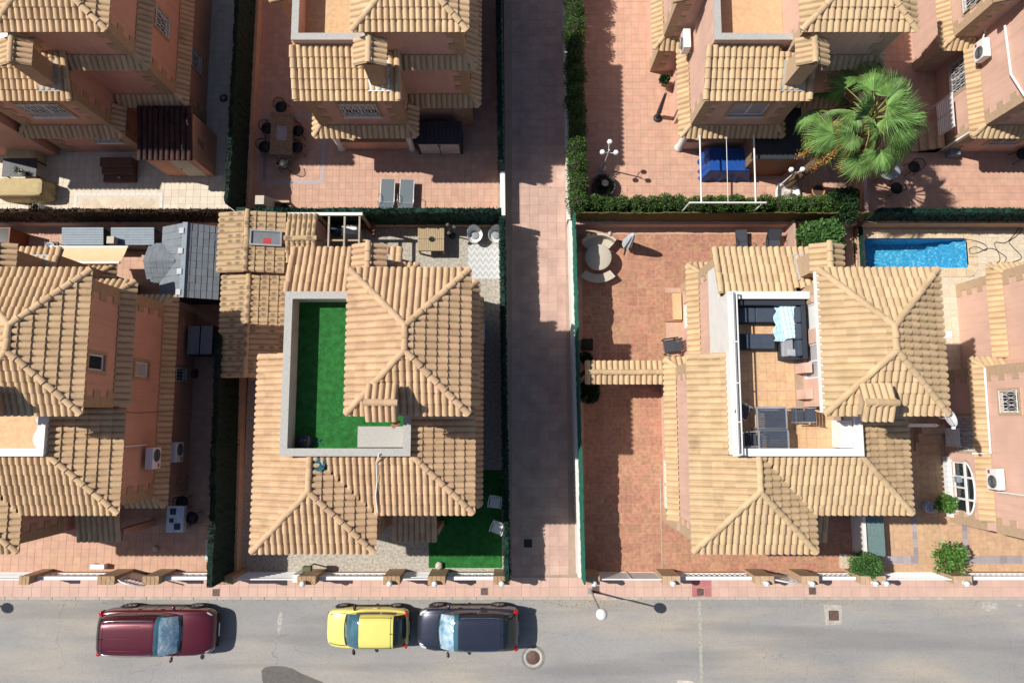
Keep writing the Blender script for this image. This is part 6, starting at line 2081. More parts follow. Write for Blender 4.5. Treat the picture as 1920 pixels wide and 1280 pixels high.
# folded rotary drier with a pale cover
x, y = P(1173, 462)
t = thing('clothes_drier', 'folded rotary clothes drier in a pale cover', 'clothes drier', (x, y, 0))
for k in range(3):
    a_ = k * 2.09 + .3; MB().bar((0, 0, .06), (.42 * math.cos(a_), .42 * math.sin(a_), .02), .04, .03).build('foot_bar', M['iron_dark'], t)
MB().tube([(0, 0, 0), (0, 0, 1.9)], .025, 8).build('pole', M['alu'], t)
m = MB(); n = 16
prof = [(.24, .45), (.22, .7), (.18, 1.1), (.15, 1.5), (.1, 1.85), (.05, 1.98), (0, 2.0)]
for i in range(len(prof) - 1):
    for k in range(n):
        q = lambda r, z, kk: (r * (1 + .22 * math.sin(kk * math.pi)) * math.cos(2 * math.pi * kk / n), r * (1 + .22 * math.cos(kk * math.pi)) * math.sin(2 * math.pi * kk / n), z)
        m.face([q(*prof[i], k), q(*prof[i], k + 1), q(*prof[i + 1], k + 1), q(*prof[i + 1], k)])
m.build('cover', mat('pale_cloth', (0.50, 0.55, 0.60), .9, var=.2, scale=6), t)
x, y = P(1392, 455, .4); lounger('narrow charcoal sun lounger by the rear wall, left of two', (x, y - .25, 0), R(3), 'sling_dark', 'iron_dark', 1.7, .5, R(6), 'charcoal sun loungers by the rear wall')
x, y = P(1450, 450, .4); lounger('wider charcoal sun lounger by the rear wall with raised head, right of two', (x, y - .3, 0), R(0), 'sling_dark', 'iron_dark', 1.75, .62, R(42), 'charcoal sun loungers by the rear wall')
x, y = P(1258, 648, .4)
t = thing('garden_armchair', 'black low garden armchair against the villa wall', 'chair', (x, y, 0), R(-82))
MB().box(-.26, -.3, .3, .26, .24, .36, bev=.02).build('seat', M['sling_dark'], t)
for i in range(4): MB().bar((-.21 + i * .14, .24, .36), (-.21 + i * .14, .42, .85), .11, .02).build('back_slat', M['sling_dark'], t)
for sx in (-1, 1):
    MB().box(sx * .31 - .03, -.32, .5, sx * .31 + .03, .34, .54).build('armrest', M['iron_dark'], t)
    for yy in (-.28, .26): MB().box(sx * .31 - .02, yy - .02, 0, sx * .31 + .02, yy + .02, .5).build('leg', M['iron_dark'], t)
pot_plant('black cube planter in the shade of the lane wall', *P(1102, 645, .4), 0, .24, .42, 90, 'black')
# two steps to the side door
x0, y0 = P(1246, 603); x1, y1 = P(1277, 549)
t = thing('door_steps', 'tan tiled steps at the white side door', 'steps', (7.2, (y0 + y1) / 2, 0))
b = (y1 - y0) / 2
MB().box(-.42, -b, 0, .28, b, .13).build('step', M['tile_G'], t); MB().box(-.1, -b + .06, .13, .285, b - .06, .25).build('step', M['tile_terr'], t)
# tiled arch wall
x0 = 2.95; x1 = 6.15; yc = 1.87
t = thing('arch_wall', 'garden wall with arched opening and tiled coping right of the lane', 'wall', ((x0 + x1) / 2, yc, 0))
L = (x1 - x0) / 2
m = MB(); n = 12
ra = .75
prof = [(-L, 0), (-ra, 0)] + [(-ra * math.cos(math.pi * k / n), 1.45 + .62 * math.sin(math.pi * k / n)) for k in range(n + 1)] + [(ra, 0), (L, 0), (L, 2.3), (-L, 2.3)]
for s_ in (-1, 1):
    yy = s_ * .12
    for k in range(n):
        a, b = prof[2 + k], prof[3 + k]
        f = [(a[0], yy, a[1]), (b[0], yy, b[1]), (b[0], yy, 2.3), (a[0], yy, 2.3)]
        m.face(f if s_ < 0 else f[::-1])
    for q0, q1 in ((-L, -ra), (ra, L)):
        f = [(q0, yy, 0), (q1, yy, 0), (q1, yy, 2.3), (q0, yy, 2.3)]
        m.face(f if s_ < 0 else f[::-1])
for k in range(len(prof) - 4):
    a, b = prof[k + 1], prof[k + 2]
    m.face([(a[0], -.12, a[1]), (a[0], .12, a[1]), (b[0], .12, b[1]), (b[0], -.12, b[1])])
m.build('wall_body', M['stucco_p'], t)
r = Roofs(t, M['tile_g'], origin=((x0 + x1) / 2, yc))
for sg in (-1, 1): r.plane('tile_coping', [(-L, sg * .42), (L, sg * .42), (L, 0), (-L, 0)], (0, sg * .42), (0, -sg), 2.32, .35, tl=.5)
r.cap('tile_coping', (-L, 0, 2.49), (L, 0, 2.49))
r.finish()
for px, py in ((1236, 785), (1241, 906)):
    x, y = P(px, py, 1.2)
    t = thing('wall_lamp', 'small grey wall lamp on the pink side wall, ' + ('upper' if py < 800 else 'lower') + ' of two', 'lamp', (6.42, y, 1.6), group='wall lamps on the side wall')
    MB().box(-.02, -.05, -.1, .08, .05, .12, bev=.01).build('lamp_plate', M['cushion_grey'], t); MB().lathe([(0, -.12), (.07, -.1), (.09, .08), (.03, .14), (0, .14)], (-.1, 0, 0), 10).build('shade', M['glass_grey'], t)
# dividing strip and low gate wall in the paving
tag(MB().box(-.02, -2.0, 0, .02, 2.0, .008).build('paving_strip', M['grout_pale'], None, (P(1240, 1000)[0], -4.5, .001)), 'thin pale joint strip across the terracotta paving', 'strip')
x, y = P(1505, 445)
tag(MB().box(-.05, -.75, 0, .05, .75, .9).build('dividing_wall', M['block_pink'], None, (12.35, 7.9, 0)), 'low pink dividing wall beside the round leafy bush', 'wall')
t = thing('turf_store', 'low store with a teal green mesh top beside the front gate', 'store', (15.08, -4.75, 0))
MB().box(-.38, -.85, 0, .38, .95, .82).build('body', M['white_wall'], t); MB().box(-.42, -.9, .82, .42, 1.0, .86).build('mesh_top', mat('faded_green_mesh', (0.14, 0.22, 0.22), .95, var=.5, scale=30), t)
t = thing('gravel_bed', 'small bed of cream gravel at the foot of the white wall', 'gravel bed', (P(1592, 1050)[0], P(1592, 1050)[1], 0))
MB().box(-.42, -.3, 0, .42, .3, .1).build('edging', M['stone_pale'], t)
pts = np.column_stack([NPR.uniform(-.38, .38, 700), NPR.uniform(-.26, .26, 700), np.full(700, .1)])
g_ = link('gravel', leaf_mesh('gravel', pts, NPR.normal(0, 1, (700, 3)), .03, .06, mat('cream_gravel', (0.60, 0.50, 0.34), .9, rnd=.2), 1.0, .2), t); g_['kind'] = 'stuff'
# ---- the furnished roof terrace
TZ = 5.8
wx = lambda x: OG + x
tp = paving('terrace_paving', [(wx(-7.62), -1.0), (wx(-3.68), -1.0), (wx(-3.68), .40), (wx(-5.03), .40), (wx(-5.03), 4.15), (wx(-7.62), 4.15)], .33, .33, M['tile_terr'], M['grout'], z=TZ + .014, bed=.01, parent=house_g.root)
tp['kind'] = 'structure'; del tp['kind']
t = thing('corner_sofa', 'black rattan corner sofa with dark cushions on the white-walled terrace', 'sofa', (7.72, 2.05, TZ + .015))
MB().box(0, 1.3, 0, 2.5, 2.06, .3, bev=.02).build('base', M['rattan_dark'], t); MB().box(1.72, 0, 0, 2.5, 1.29, .3, bev=.02).build('chaise_base', M['rattan_dark'], t)
MB().box(0, 1.88, .3, 2.5, 2.06, .72, bev=.02).build('back_panel', M['rattan_dark'], t); MB().box(2.34, 0, .3, 2.5, 1.87, .72, bev=.02).build('side_back_panel', M['rattan_dark'], t)
MB().box(0, 1.3, .3, .12, 1.87, .55, bev=.02).build('armrest', M['rattan_dark'], t); MB().box(1.72, 0, .3, 2.33, .1, .5, bev=.02).build('armrest', M['rattan_dark'], t)
for i in range(3): MB().box(.13 + i * .73, 1.32, .3, .13 + (i + 1) * .73 - .015, 1.87, .43, bev=.04).build('seat_cushion', M['cushion_dark'], t)
for i in range(3): MB().box(2.14, .1 + i * .58, .43, 2.33, .1 + (i + 1) * .58 - .015, .76, bev=.05).build('back_cushion', M['cushion_dark'], t)
MB().box(1.74, .11, .3, 2.13, 1.3, .43, bev=.04).build('seat_cushion', M['cushion_grey'], t)
m = MB(); nx, ny = 21, 41
def zq(i, j): return .1 + .035 * (abs(math.sin(math.pi * i / 5)) * abs(math.sin(math.pi * j / 5))) ** .6
g0 = [[(-.28 + .56 * i / (nx - 1), -.62 + 1.24 * j / (ny - 1), zq(i, j)) for i in range(nx)] for j in range(ny)]
for j in range(ny - 1):
    for i in range(nx - 1): m.face([g0[j][i], g0[j][i + 1], g0[j + 1][i + 1], g0[j + 1][i]], True)
m.box(-.28, -.62, 0, .28, .62, .098)
x, y = P(1482, 601, 6.36)
tag(m.build('tufted_mattress', mat('pale_blue_tufted', (0.56, 0.74, 0.80), .9, var=.08, scale=10), None, (x, y, 6.27), R(8)), 'pale blue tufted mattress lying on the corner sofa', 'mattress')
m = MB(); n = 18
for i in range(n):
    for j in range(8):
        q = lambda a, b: (-.18 + .36 * b / 8 + .05 * math.sin(a * .9), -.6 + 1.2 * a / n, .02 + .03 * math.sin(a * 1.7 + b) * math.cos(b * 1.3) - .02 * (b < 1))
        m.face([q(i, j), q(i, j + 1), q(i + 1, j + 1), q(i + 1, j)], True)
tag(m.build('throw_blanket', M['light_blue'], None, (x - .36, y - .12, 6.27), R(-4)), 'rumpled light blue throw beside the tufted mattress', 'blanket')
x, y = P(1494, 661, 6.35)
tag(MB().box(-.26, -.13, 0, .26, .13, .1, bev=.06).build('pillow', mat('grey_pillow', (0.36, 0.38, 0.42), .9), None, (x - .05, y, 6.25), R(-5)), 'grey pillow at the end of the corner sofa', 'pillow')
x0, y0 = P(1388, 655, 6.2); x1, y1 = P(1454, 625, 6.2)
t = thing('rattan_ottoman', 'black rattan ottoman with dark blue pad in front of the corner sofa', 'ottoman', ((x0 + x1) / 2, (y0 + y1) / 2, TZ + .015))
a, b = (x1 - x0) / 2, (y1 - y0) / 2
MB().box(-a, -b, 0, a, b, .3, bev=.02).build('base', M['rattan_dark'], t); MB().box(-a + .2, -b + .02, .3, a - .03, b - .02, .38, bev=.03).build('seat_pad', M['cushion_dark'], t)
def slat_table(t, a, b, h):
    f = MB()
    for s_ in (-1, 1):
        f.box(-a, s_ * b - .03, h - .05, a, s_ * b + .03, h); f.box(s_ * a - .03, -b + .031, h - .05, s_ * a + .03, b - .031, h)
    f.build('frame', M['alu'], t)
    n = max(6, round(2 * b / .07))
    for i in range(n): MB().box(-a + .035, -b + .035 + i * (2 * b - .07) / n + .004, h - .02, a - .035, -b + .035 + (i + 1) * (2 * b - .07) / n - .004, h + .004).build('slat', M['cushion_dark'], t)
    for sx in (-1, 1):
        for sy in (-1, 1): MB().box(sx * (a - .04) - .025, sy * (b - .04) - .025, 0, sx * (a - .04) + .025, sy * (b - .04) + .025, h - .05).build('leg', M['alu'], t)
x0, y0 = P(1420, 797, 6.52); x1, y1 = P(1469, 755, 6.52)
for yy, wd in ((.02, 'upper half'), (-.74, 'lower half')):
    t = thing('slatted_table', 'dark slatted aluminium table on the terrace, ' + wd + ' of the long table', 'table', (8.88 + (.03 if yy < 0 else 0), yy, TZ + .015), group='pair of slatted terrace tables')
    slat_table(t, .5, .37, .72)
def folding_chair(label, loc, rot):
    t = thing('folding_chair', label, 'chair', loc, rot, 'slatted folding chairs on the terrace')
    for i in range(5): MB().box(-.22, -.22 + i * .085, .42, .22, -.22 + i * .085 + .07, .44).build('seat_slat', M['cushion_dark'], t)
    for i in range(5): MB().obox((0, .24 + i * .03, .52 + i * .095), (.44, .018, .08), rx=R(-16)).build('back_slat', M['cushion_dark'], t)
    for sx in (-1, 1):
        MB().tube([(sx * .24, -.25, 0), (sx * .24, .18, .44), (sx * .24, .4, 1.0)], .016, 6).build('side_rail', M['alu'], t)
        MB().tube([(sx * .25, .28, 0), (sx * .25, -.22, .44)], .016, 6).build('leg', M['alu'], t)
        MB().tube([(sx * .25, -.2, .62), (sx * .25, .3, .66)], .02, 6).build('armrest', M['alu'], t)
fz = TZ + .015
folding_chair('slatted chair turned askew left of the long terrace table', P(1393, 771, 6.3) + (fz,), R(60))
folding_chair('slatted chair right of the long terrace table', P(1497, 778, 6.3) + (fz,), R(-90))
folding_chair('slatted chair at the lower left of the long terrace table', P(1407, 823, 6.3) + (fz,), R(92))
# glazed rail on the west parapet: part of the villa
hx, hy = house_g.root.location.x, house_g.root.location.y
lx = lambda x: wx(x) - hx
rail = MB()
for xx in (-7.8, -7.66): rail.box(lx(xx) - .02, -1.2 - hy, 6.98, lx(xx) + .02, 4.34 - hy, 7.02)
for yy in (-1.18, -.1, 1.2, 2.6, 4.32):
    rail.box(lx(-7.78), yy - hy - .02, 6.68, lx(-7.68), yy - hy + .02, 7.03)
rail.build('wind_rail', M['white_metal'], house_g.root)
for ya, yb_ in ((-1.15, -.13), (-.07, 1.17), (1.23, 2.57), (2.63, 4.29)):
    gm = MB().box(lx(-7.74), ya - hy, 6.69, lx(-7.72), yb_ - hy, 6.97); gm.build('wind_pane', M['glass_grey'], house_g.root)
MB().box(lx(-7.815), 2.32 - hy, 4.25, lx(-7.785), 5.6 - hy, 5.49).build('white_band', M['white_wall'], house_g.root)
MB().box(lx(-5.37), .2 - hy, 7.8, lx(-5.30), 4.82 - hy, 8.06).build('white_fascia', M['white'], house_g.root)
MB().box(lx(-4.1), -.98 - hy, 5.82, lx(-3.68), -.05 - hy, 6.45).build('terrace_cupboard', M['white'], house_g.root)
for yy in (1.75, .85): MB().box(lx(-5.28), yy - hy - .17, 5.82, lx(-5.02), yy - hy + .17, 6.6).build('terrace_pilaster', M['stucco_p'], house_g.root)
x, y = 13.98, .02
t = thing('satellite_dish', 'white satellite dish at the corner of the right-hand tower roof', 'satellite dish', (x, y, 7.55))
MB().tube([(-.3, .35, 0), (0, 0, .05), (0, 0, .42)], .025, 8).build('mast', M['alu'], t)
d = MB().lathe([(0, 0), (.15, .015), (.22, .04), (.3, .08), (.31, .08), (.305, .07)], n=24); d = d.build('dish', M['white_metal'], t); d.location = (0, 0, .45); d.rotation_euler = (R(-18), R(28), 0)
MB().tube([(0, .1, .42), (.05, -.2, .62), (-.08, -.3, .78)], .012, 5).build('feed_arm', M['alu'], t); MB().box(-.12, -.34, .75, -.04, -.26, .83).build('feed_horn', M['white'], t)
# ---------------------------------------------------------------- pool garden at the right
M['tile_pool'] = mat('pool_deck_tile', (0.62, 0.53, 0.41), .75, var=.15, scale=8, rnd=.06, hue=.006, dirt=.1)
M['coping_pool'] = mat('pool_coping', (0.60, 0.48, 0.33), .8, var=.2, scale=9, rnd=.08, dirt=.15)
CO = .42
paving('pool_deck', [(15.6, 2.1), (27, 2.1), (27, 8.55), (15.6, 8.55)], .3, .3, M['tile_pool'], M['grout_pale'],
       excl=[(PX0 - CO, PY0 - CO, PX1 + CO, PY1 + CO)] + [(OH - 7.7, 2, OH, 5.8)],
       bases=[[(15.6, 2.1), (27, 2.1), (27, PY0), (15.6, PY0)], [(15.6, PY1), (27, PY1), (27, 8.55), (15.6, 8.55)], [(15.6, PY0), (PX0, PY0), (PX0, PY1), (15.6, PY1)], [(PX1, PY0), (27, PY0), (27, PY1), (PX1, PY1)]])
pool = thing('swimming_pool', 'blue mosaic swimming pool with pale coping', 'pool', ((PX0 + PX1) / 2, (PY0 + PY1) / 2, 0))
a, b = (PX1 - PX0) / 2, (PY1 - PY0) / 2
mo = mat('pool_mosaic', (0.06, 0.36, 0.62), .4, bump=0)
nt = mo.node_tree; N, Lk = nt.nodes, nt.links
vo = N.new('ShaderNodeTexVoronoi'); vo.inputs['Scale'].default_value = 14; vo.distance = 'CHEBYCHEV'; vo.inputs['Randomness'].default_value = .35
Lk.new(N['Geometry'].outputs['Position'], vo.inputs['Vector'])
sp = N.new('ShaderNodeSeparateColor'); Lk.new(vo.outputs['Color'], sp.inputs[0])
cr = N.new('ShaderNodeValToRGB'); cr.color_ramp.interpolation = 'CONSTANT'
for pos_, c in ((0, (0.05, 0.29, 0.50, 1)), (.4, (0.08, 0.35, 0.55, 1)), (.72, (0.12, 0.41, 0.60, 1)), (.9, (0.24, 0.53, 0.67, 1))):
    e = cr.color_ramp.elements.new(pos_) if pos_ else cr.color_ramp.elements[0]
    e.position, e.color = pos_, c
Lk.new(sp.outputs[0], cr.inputs[0]); Lk.new(cr.outputs[0], N['Principled BSDF'].inputs['Base Color'])
m = MB()
m.face([(-a, -b, -1.3), (a * .45, -b, -1.1), (a * .45, b, -1.1), (-a, b, -1.3)])
for f in ([(-a, -b, -1.3), (-a, b, -1.3), (-a, b, -.03), (-a, -b, -.03)][::-1], [(a, -b, -1.3), (a, b, -1.3), (a, b, -.03), (a, -b, -.03)],
          [(-a, -b, -1.3), (a, -b, -1.3), (a, -b, -.03), (-a, -b, -.03)], [(-a, b, -1.3), (a, b, -1.3), (a, b, -.03), (-a, b, -.03)][::-1]): m.face(f[::-1])
m.build('basin', mo, pool)
for i in range(3): MB().box(a * .45 + i * a * .18, -b + .002, -1.25, a - .003 - (0 if i == 2 else .002), b - .002, -.85 + i * .25).build('pool_step', mo, pool)
wm_ = bpy.data.materials.new('pool_water'); wm_.use_nodes = True
nt = wm_.node_tree; N, Lk = nt.nodes, nt.links; N.remove(N['Principled BSDF'])
tr_ = N.new('ShaderNodeBsdfTransparent'); tr_.inputs[0].default_value = (.80, .95, .98, 1)
gl = N.new('ShaderNodeBsdfGlossy'); gl.inputs['Roughness'].default_value = .03
fr = N.new('ShaderNodeFresnel'); fr.inputs[0].default_value = 1.33
nz = N.new('ShaderNodeTexNoise'); nz.inputs['Scale'].default_value = 3.5; bp = N.new('ShaderNodeBump'); bp.inputs['Strength'].default_value = .35; bp.inputs['Distance'].default_value = .05
ge = N.new('ShaderNodeNewGeometry'); Lk.new(ge.outputs['Position'], nz.inputs['Vector']); Lk.new(nz.outputs['Fac'], bp.inputs['Height'])
Lk.new(bp.outputs[0], gl.inputs['Normal']); Lk.new(bp.outputs[0], fr.inputs['Normal'])
mx = N.new('ShaderNodeMixShader'); Lk.new(fr.outputs[0], mx.inputs[0]); Lk.new(tr_.outputs[0], mx.inputs[1]); Lk.new(gl.outputs[0], mx.inputs[2])
Lk.new(mx.outputs[0], N['Material Output'].inputs['Surface'])
MB().face([(-a, -b, -.12), (a, -b, -.12), (a, b, -.12), (-a, b, -.12)]).build('water', wm_, pool)
cw = CO
first = None
nL = 11
for s_ in (-1, 1):
    for i in range(nL):
        w_ = (2 * a - .3) / nL
        MB().box(-a + .15 + i * w_ + .004, s_ * (b + cw / 2) - cw / 2, -.05, -a + .15 + (i + 1) * w_ - .004, s_ * (b + cw / 2) + cw / 2, .03, bev=.015).build('coping_stone', M['coping_pool'], pool)
    for j in range(3):
        w_ = (2 * b - .3) / 3
        MB().box(s_ * (a + cw / 2) - cw / 2, -b + .15 + j * w_ + .004, -.05, s_ * (a + cw / 2) + cw / 2, -b + .15 + (j + 1) * w_ - .004, .03, bev=.015).build('coping_stone', M['coping_pool'], pool)
    for s2 in (-1, 1):                                            # rounded corner stones
        px_, py_ = s_ * (a - .15), s2 * (b - .15)
        m = MB(); n = 8
        ang0 = {(1, 1): 0, (-1, 1): 90, (-1, -1): 180, (1, -1): 270}[(s_, s2)]
        for k in range(n):
            a0_, a1_ = R(ang0 + 90 * k / n), R(ang0 + 90 * (k + 1) / n)
            r0, r1 = .15, .15 + cw
            q = lambda r, an, z: (px_ + r * math.cos(an), py_ + r * math.sin(an), z)
            m.face([q(r0, a0_, .03), q(r1, a0_, .03), q(r1, a1_, .03), q(r0, a1_, .03)]); m.face([q(r1, a0_, -.05), q(r1, a1_, -.05), q(r1, a1_, .03), q(r1, a0_, .03)])
            m.face([q(r0, a0_, -.05), q(r0, a0_, .03), q(r0, a1_, .03), q(r0, a1_, -.05)])
            c_ = (px_ + s_ * .15, py_ + s2 * .15, .029)
            m.face([q(r0, a0_, .029), q(r0, a1_, .029), c_])
        m.build('corner_coping', M['coping_pool'], pool)
hp = [(1200, 245), (1290, 260), (1340, 288), (1330, 312), (1285, 292), (1240, 300), (1248, 330), (1295, 322), (1345, 300), (1400, 312), (1416, 370), (1378, 388)]
hp2 = [(1440, 384), (1452, 350), (1402, 312), (1388, 265), (1450, 266), (1500, 220), (1532, 180), (1541, 198), (1502, 236), (1470, 260), (1490, 290), (1542, 345), (1522, 370), (1450, 386)]
def smooth(pts, n=5):
    out = []
    for i in range(len(pts) - 1):
        p0, p1, p2, p3 = (Vector(pts[max(i - 1, 0)]), Vector(pts[i]), Vector(pts[i + 1]), Vector(pts[min(i + 2, len(pts) - 1)]))
        for k in range(n):
            s_ = k / n
            out.append(.5 * ((2 * p1) + (p2 - p0) * s_ + (2 * p0 - 5 * p1 + 4 * p2 - p3) * s_ ** 2 + (3 * p1 - p0 - 3 * p2 + p3) * s_ ** 3))
    out.append(Vector(pts[-1])); return out
for hh, wd in ((hp, 'dark pool hose looping from the water'), (hp2, 'dark pool hose winding on the cream deck at the right')):
    pts = [(*P(1420 + q[0] / 3.122, 370 + q[1] / 3.122), .035) for q in smooth(hh)]
    tag(MB().tube(pts, .014, 6).build('pool_hose', M['black'], None), wd, 'hose')
tag(MB().box(-.15, -.15, 0, .15, .15, .01).build('skimmer_lid', M['white'], None, (*P(1778, 627), .004)), 'white square skimmer lid on the cream paving', 'lid')
# side of the pink villa at the right edge
x, y = P(1740, 820, .2)
t = thing('side_steps', 'three tan steps in the shaded passage by the pink villa', 'steps', (P(1735, 842)[0], P(1735, 845)[1], 0))
for i in range(3): MB().box(-.5 + i * .05, i * .38, 0, .5 + i * .05, i * .38 + .39, .17 * (i + 1)).build('step', M['tile_H'], t)
t = thing('slatted_gate', 'small white slatted gate standing at the top of the tan steps', 'gate', (P(1758, 836, .2)[0] + .2, P(1770, 836, .4)[1], .0))
for j in range(2): MB().box(-.03 , j * .72, .45, .03, j * .72 + .05, 1.5).build('stile', M['white_metal'], t)
for j in range(8): MB().box(-.02, .05, .5 + j * .12, .02, .72, .56 + j * .12).build('slat', M['white_metal'], t)
xw = OH - 8.8
m = MB(); n = 14
yc_, hw = OH * 0 + (2.05 - 4.9), 1.05
for k in range(n):
    a0_, a1_ = math.pi * k / n, math.pi * (k + 1) / n
    for rr in (1.0,):
        q = lambda r, an: (xw - .03 - SH[0] - OH, yc_ + hw * r * math.cos(an) - SH[1], 1.3 + .5 * r * math.sin(an))
        b_ = MB().face([q(1.0, a0_), q(1.14, a0_), q(1.14, a1_), q(1.0, a1_)]).face([tuple(c + d_ for c, d_ in zip(q(1.0, a0_), (.03, 0, 0))), q(1.0, a0_), q(1.0, a1_), tuple(c + d_ for c, d_ in zip(q(1.0, a1_), (.03, 0, 0)))])
        b_.build('arch_brick', M['quoin_l'], house_h.root)
m = MB()
pts = [(xw - .012 - SH[0] - OH, yc_ + hw * math.cos(math.pi * k / n) - SH[1], 1.3 + .5 * math.sin(math.pi * k / n)) for k in range(n + 1)]
m.face(pts); m.build('arch_pane', M['glass'], house_h.root)
m = MB()
m.tube(pts, .055, 5)
for yy in (-.45, .45): m.bar((xw - .03 - SH[0] - OH, yc_ + yy - SH[1], .42), (xw - .03 - SH[0] - OH, yc_ + yy - SH[1], 1.72), .085)
m.bar((xw - .03 - SH[0] - OH, yc_ - hw - SH[1], 1.3), (xw - .03 - SH[0] - OH, yc_ + hw - SH[1], 1.3), .09)
m.bar((xw - .03 - SH[0] - OH, yc_ - SH[1], .42), (xw - .03 - SH[0] - OH, yc_ - SH[1], 1.3), .06)
m.build('arch_frame', M['white_metal'], house_h.root)
MB().box(xw - .16 - SH[0] - OH, yc_ - hw - .25 - SH[1], .05, xw - .02 - SH[0] - OH, yc_ + hw + .2 - SH[1], .34).build('window_sill_shelf', M['white'], house_h.root)
for i in range(9): MB().bar((xw - .2 - SH[0] - OH, yc_ - .9 + i * .22 - SH[1], .0), (xw - .2 - SH[0] - OH, yc_ - .9 + i * .22 - SH[1], .5), .03).build('sill_spindle', M['white'], house_h.root)
dp = MB().tube([(xw - .06 - SH[0] - OH, 2.0 - SH[1], 2.98), (xw - .06 - SH[0] - OH, -1.35 - SH[1], 2.96), (xw - .55 - SH[0] - OH, -1.35 - SH[1], 2.6)], .045, 8); dp.build('drainpipe', M['white_metal'], house_h.root)
hd = house_d
lx_, ly_ = OD - 7.78 - .07 - hd.root.location.x, lambda y: y - hd.root.location.y
MB().tube([(lx_, ly_(12.2), 5.2), (lx_, ly_(13.4), 4.6), (lx_, ly_(15.5), 4.5)], .05, 8).build('drainpipe', M['white_metal'], hd.root)
MB().tube([(lx_, ly_(12.15), 2.1), (lx_, ly_(12.15), .15), (lx_ - .3, ly_(12.15), .1)], .05, 8).build('drainpipe', M['white_metal'], hd.root)
t = thing('white_pole', 'white plastic gutter pipe crossing the narrow passage', 'pipe', (P(1690, 797, 2.2)[0], P(1690, 797, 2.2)[1], 2.2))
MB().tube([(-.4, 0, 0), (1.35, 0, -.02)], .07, 10).build('pipe', M['white_metal'], t); MB().tube([(1.35, 0, -.02), (1.5, 0, -.02)], [.09, .03], 10).build('pipe_end', M['white_metal'], t)
x, y = P(1742, 950, .3)
t = thing('patterned_pot', 'blue and white patterned pot beside the arched window', 'pot', (x, y, 0))
MB().lathe([(0, 0), (.16, 0), (.26, .2), (.24, .4), (.18, .45), (.15, .42), (0, .4)], n=20).build('pot', mat('blue_white_glaze', (0.6, 0.62, 0.68), .3, col2=(0.08, 0.09, 0.2), scale=18, bump=0), t)
x, y = P(1768, 942, .5); shrub('potted_shrub', 'bright green potted shrub in front of the arched window', x, y, 0, .42, .95, 'leaf_bright', 700, (.08, .17), 6)
x, y = P(1755, 897, .6); tag(MB().box(-.11, -.12, 0, .11, .12, .2, bev=.02).build('meter_box', M['shed_top'], None, (xw - .14, y, .9)), 'small grey blue meter box on the sunlit pink wall', 'box')
# mosaic strips in the tan paving
for (xa, ya, xb, yb_), wd in (((1703, 878, 1722, 1041), 'blue grey mosaic strip running down the shaded tan paving'), ((1655, 1041, 1722, 1056), 'short blue grey mosaic strip across the tan paving'), ((1803, 980, 1817, 1041), 'short blue grey mosaic strip below the arched window'), ((1803, 1041, 1960, 1056), 'blue grey mosaic strip along the right-hand street fence')):
    x0, y1 = P(xa, ya); x1, y0 = P(xb, yb_)
    t = thing('mosaic_strip', wd, 'mosaic', ((x0 + x1) / 2, (y0 + y1) / 2, 0))
    lx2, ly2 = x1 - x0, y1 - y0
    n = max(2, round(max(lx2, ly2) / .33))
    for i in range(n):
        if lx2 > ly2: MB().box(-lx2 / 2 + i * lx2 / n + .004, -ly2 / 2, -.01, -lx2 / 2 + (i + 1) * lx2 / n - .004, ly2 / 2, .005).build('mosaic_tile', M['mosaic_blue'], t)
        else: MB().box(-lx2 / 2, -ly2 / 2 + i * ly2 / n + .004, -.01, lx2 / 2, -ly2 / 2 + (i + 1) * ly2 / n - .004, .005).build('mosaic_tile', M['mosaic_blue'], t)
tag(MB().box(-.015, -1.4, 0, .015, 1.4, .008).build('paving_strip', M['grout_pale'], None, (P(1763, 1000)[0], P(1763, 1000)[1], .001)), 'thin pale joint strip in the tan paving', 'strip')
# stairs and rail of the villa in the top right corner
x, y = P(1742, 262, .5)
t = thing('side_steps', 'tan tiled steps by the white railing in the top right corner', 'steps', (x, y - .3, 0))
for i in range(4): MB().box(-.6 + i * .3, -.1, 0, .6, 1.1, .16 * (i + 1)).build('step', M['tile_H'], t)
t = thing('stair_railing', 'white slatted railing beside the steps in the top right corner', 'railing', (19.1, 12.55, 0))
f = MB()
for p0, p1 in (((0, 0, .7), (0, 1.5, .7)), ((0, 0, 1.75), (0, 1.5, 1.75)), ((0, 0, 0), (0, 0, 1.78)), ((0, 1.5, 0), (0, 1.5, 1.78)), ((0, .75, .7), (0, .75, 1.75))): f.bar(p0, p1, .05)
f.build('rail_frame', M['white_metal'], t)
for j in range(8): MB().box(-.015, .04, .76 + j * .12, .015, 1.46, .83 + j * .12).build('slat', M['white_metal'], t)
tag(MB().box(-.22, -.25, 0, .22, .25, .45, bev=.02).build('meter_box', M['shed_top'], None, (*P(1780, 287), 0)), 'grey box on the ground below the white railing, top right', 'box')
x, y = P(1915, 290, .4)
dining_chair('garden_chair', 'black chair at the right edge below the top right villa', (x, y, 0), R(20))
# the twin half of the top left villa, just outside the picture
tw = thing('villa', 'adjoining half of the top left villa just outside the left edge', 'house', (-22.6, 17, 0))
MB().box(-2.0, -5.1, 0, 1.93, 6, 5.6).build('wall', M['stucco_o'], tw)
r = Roofs(tw, M['tile_e'], origin=(-22.6, 17))
r.plane('rear_roof', [(-2.1, -5.45), (2.05, -5.45), (2.05, -3.4), (-2.1, -3.4)], (0, -5.45), (0, 1), 5.6, KR)
r.plane('rear_roof', [(-2.1, -1.4), (2.05, -1.4), (2.05, -3.4), (-2.1, -3.4)], (0, -1.4), (0, -1), 5.6, KR)
r.finish()
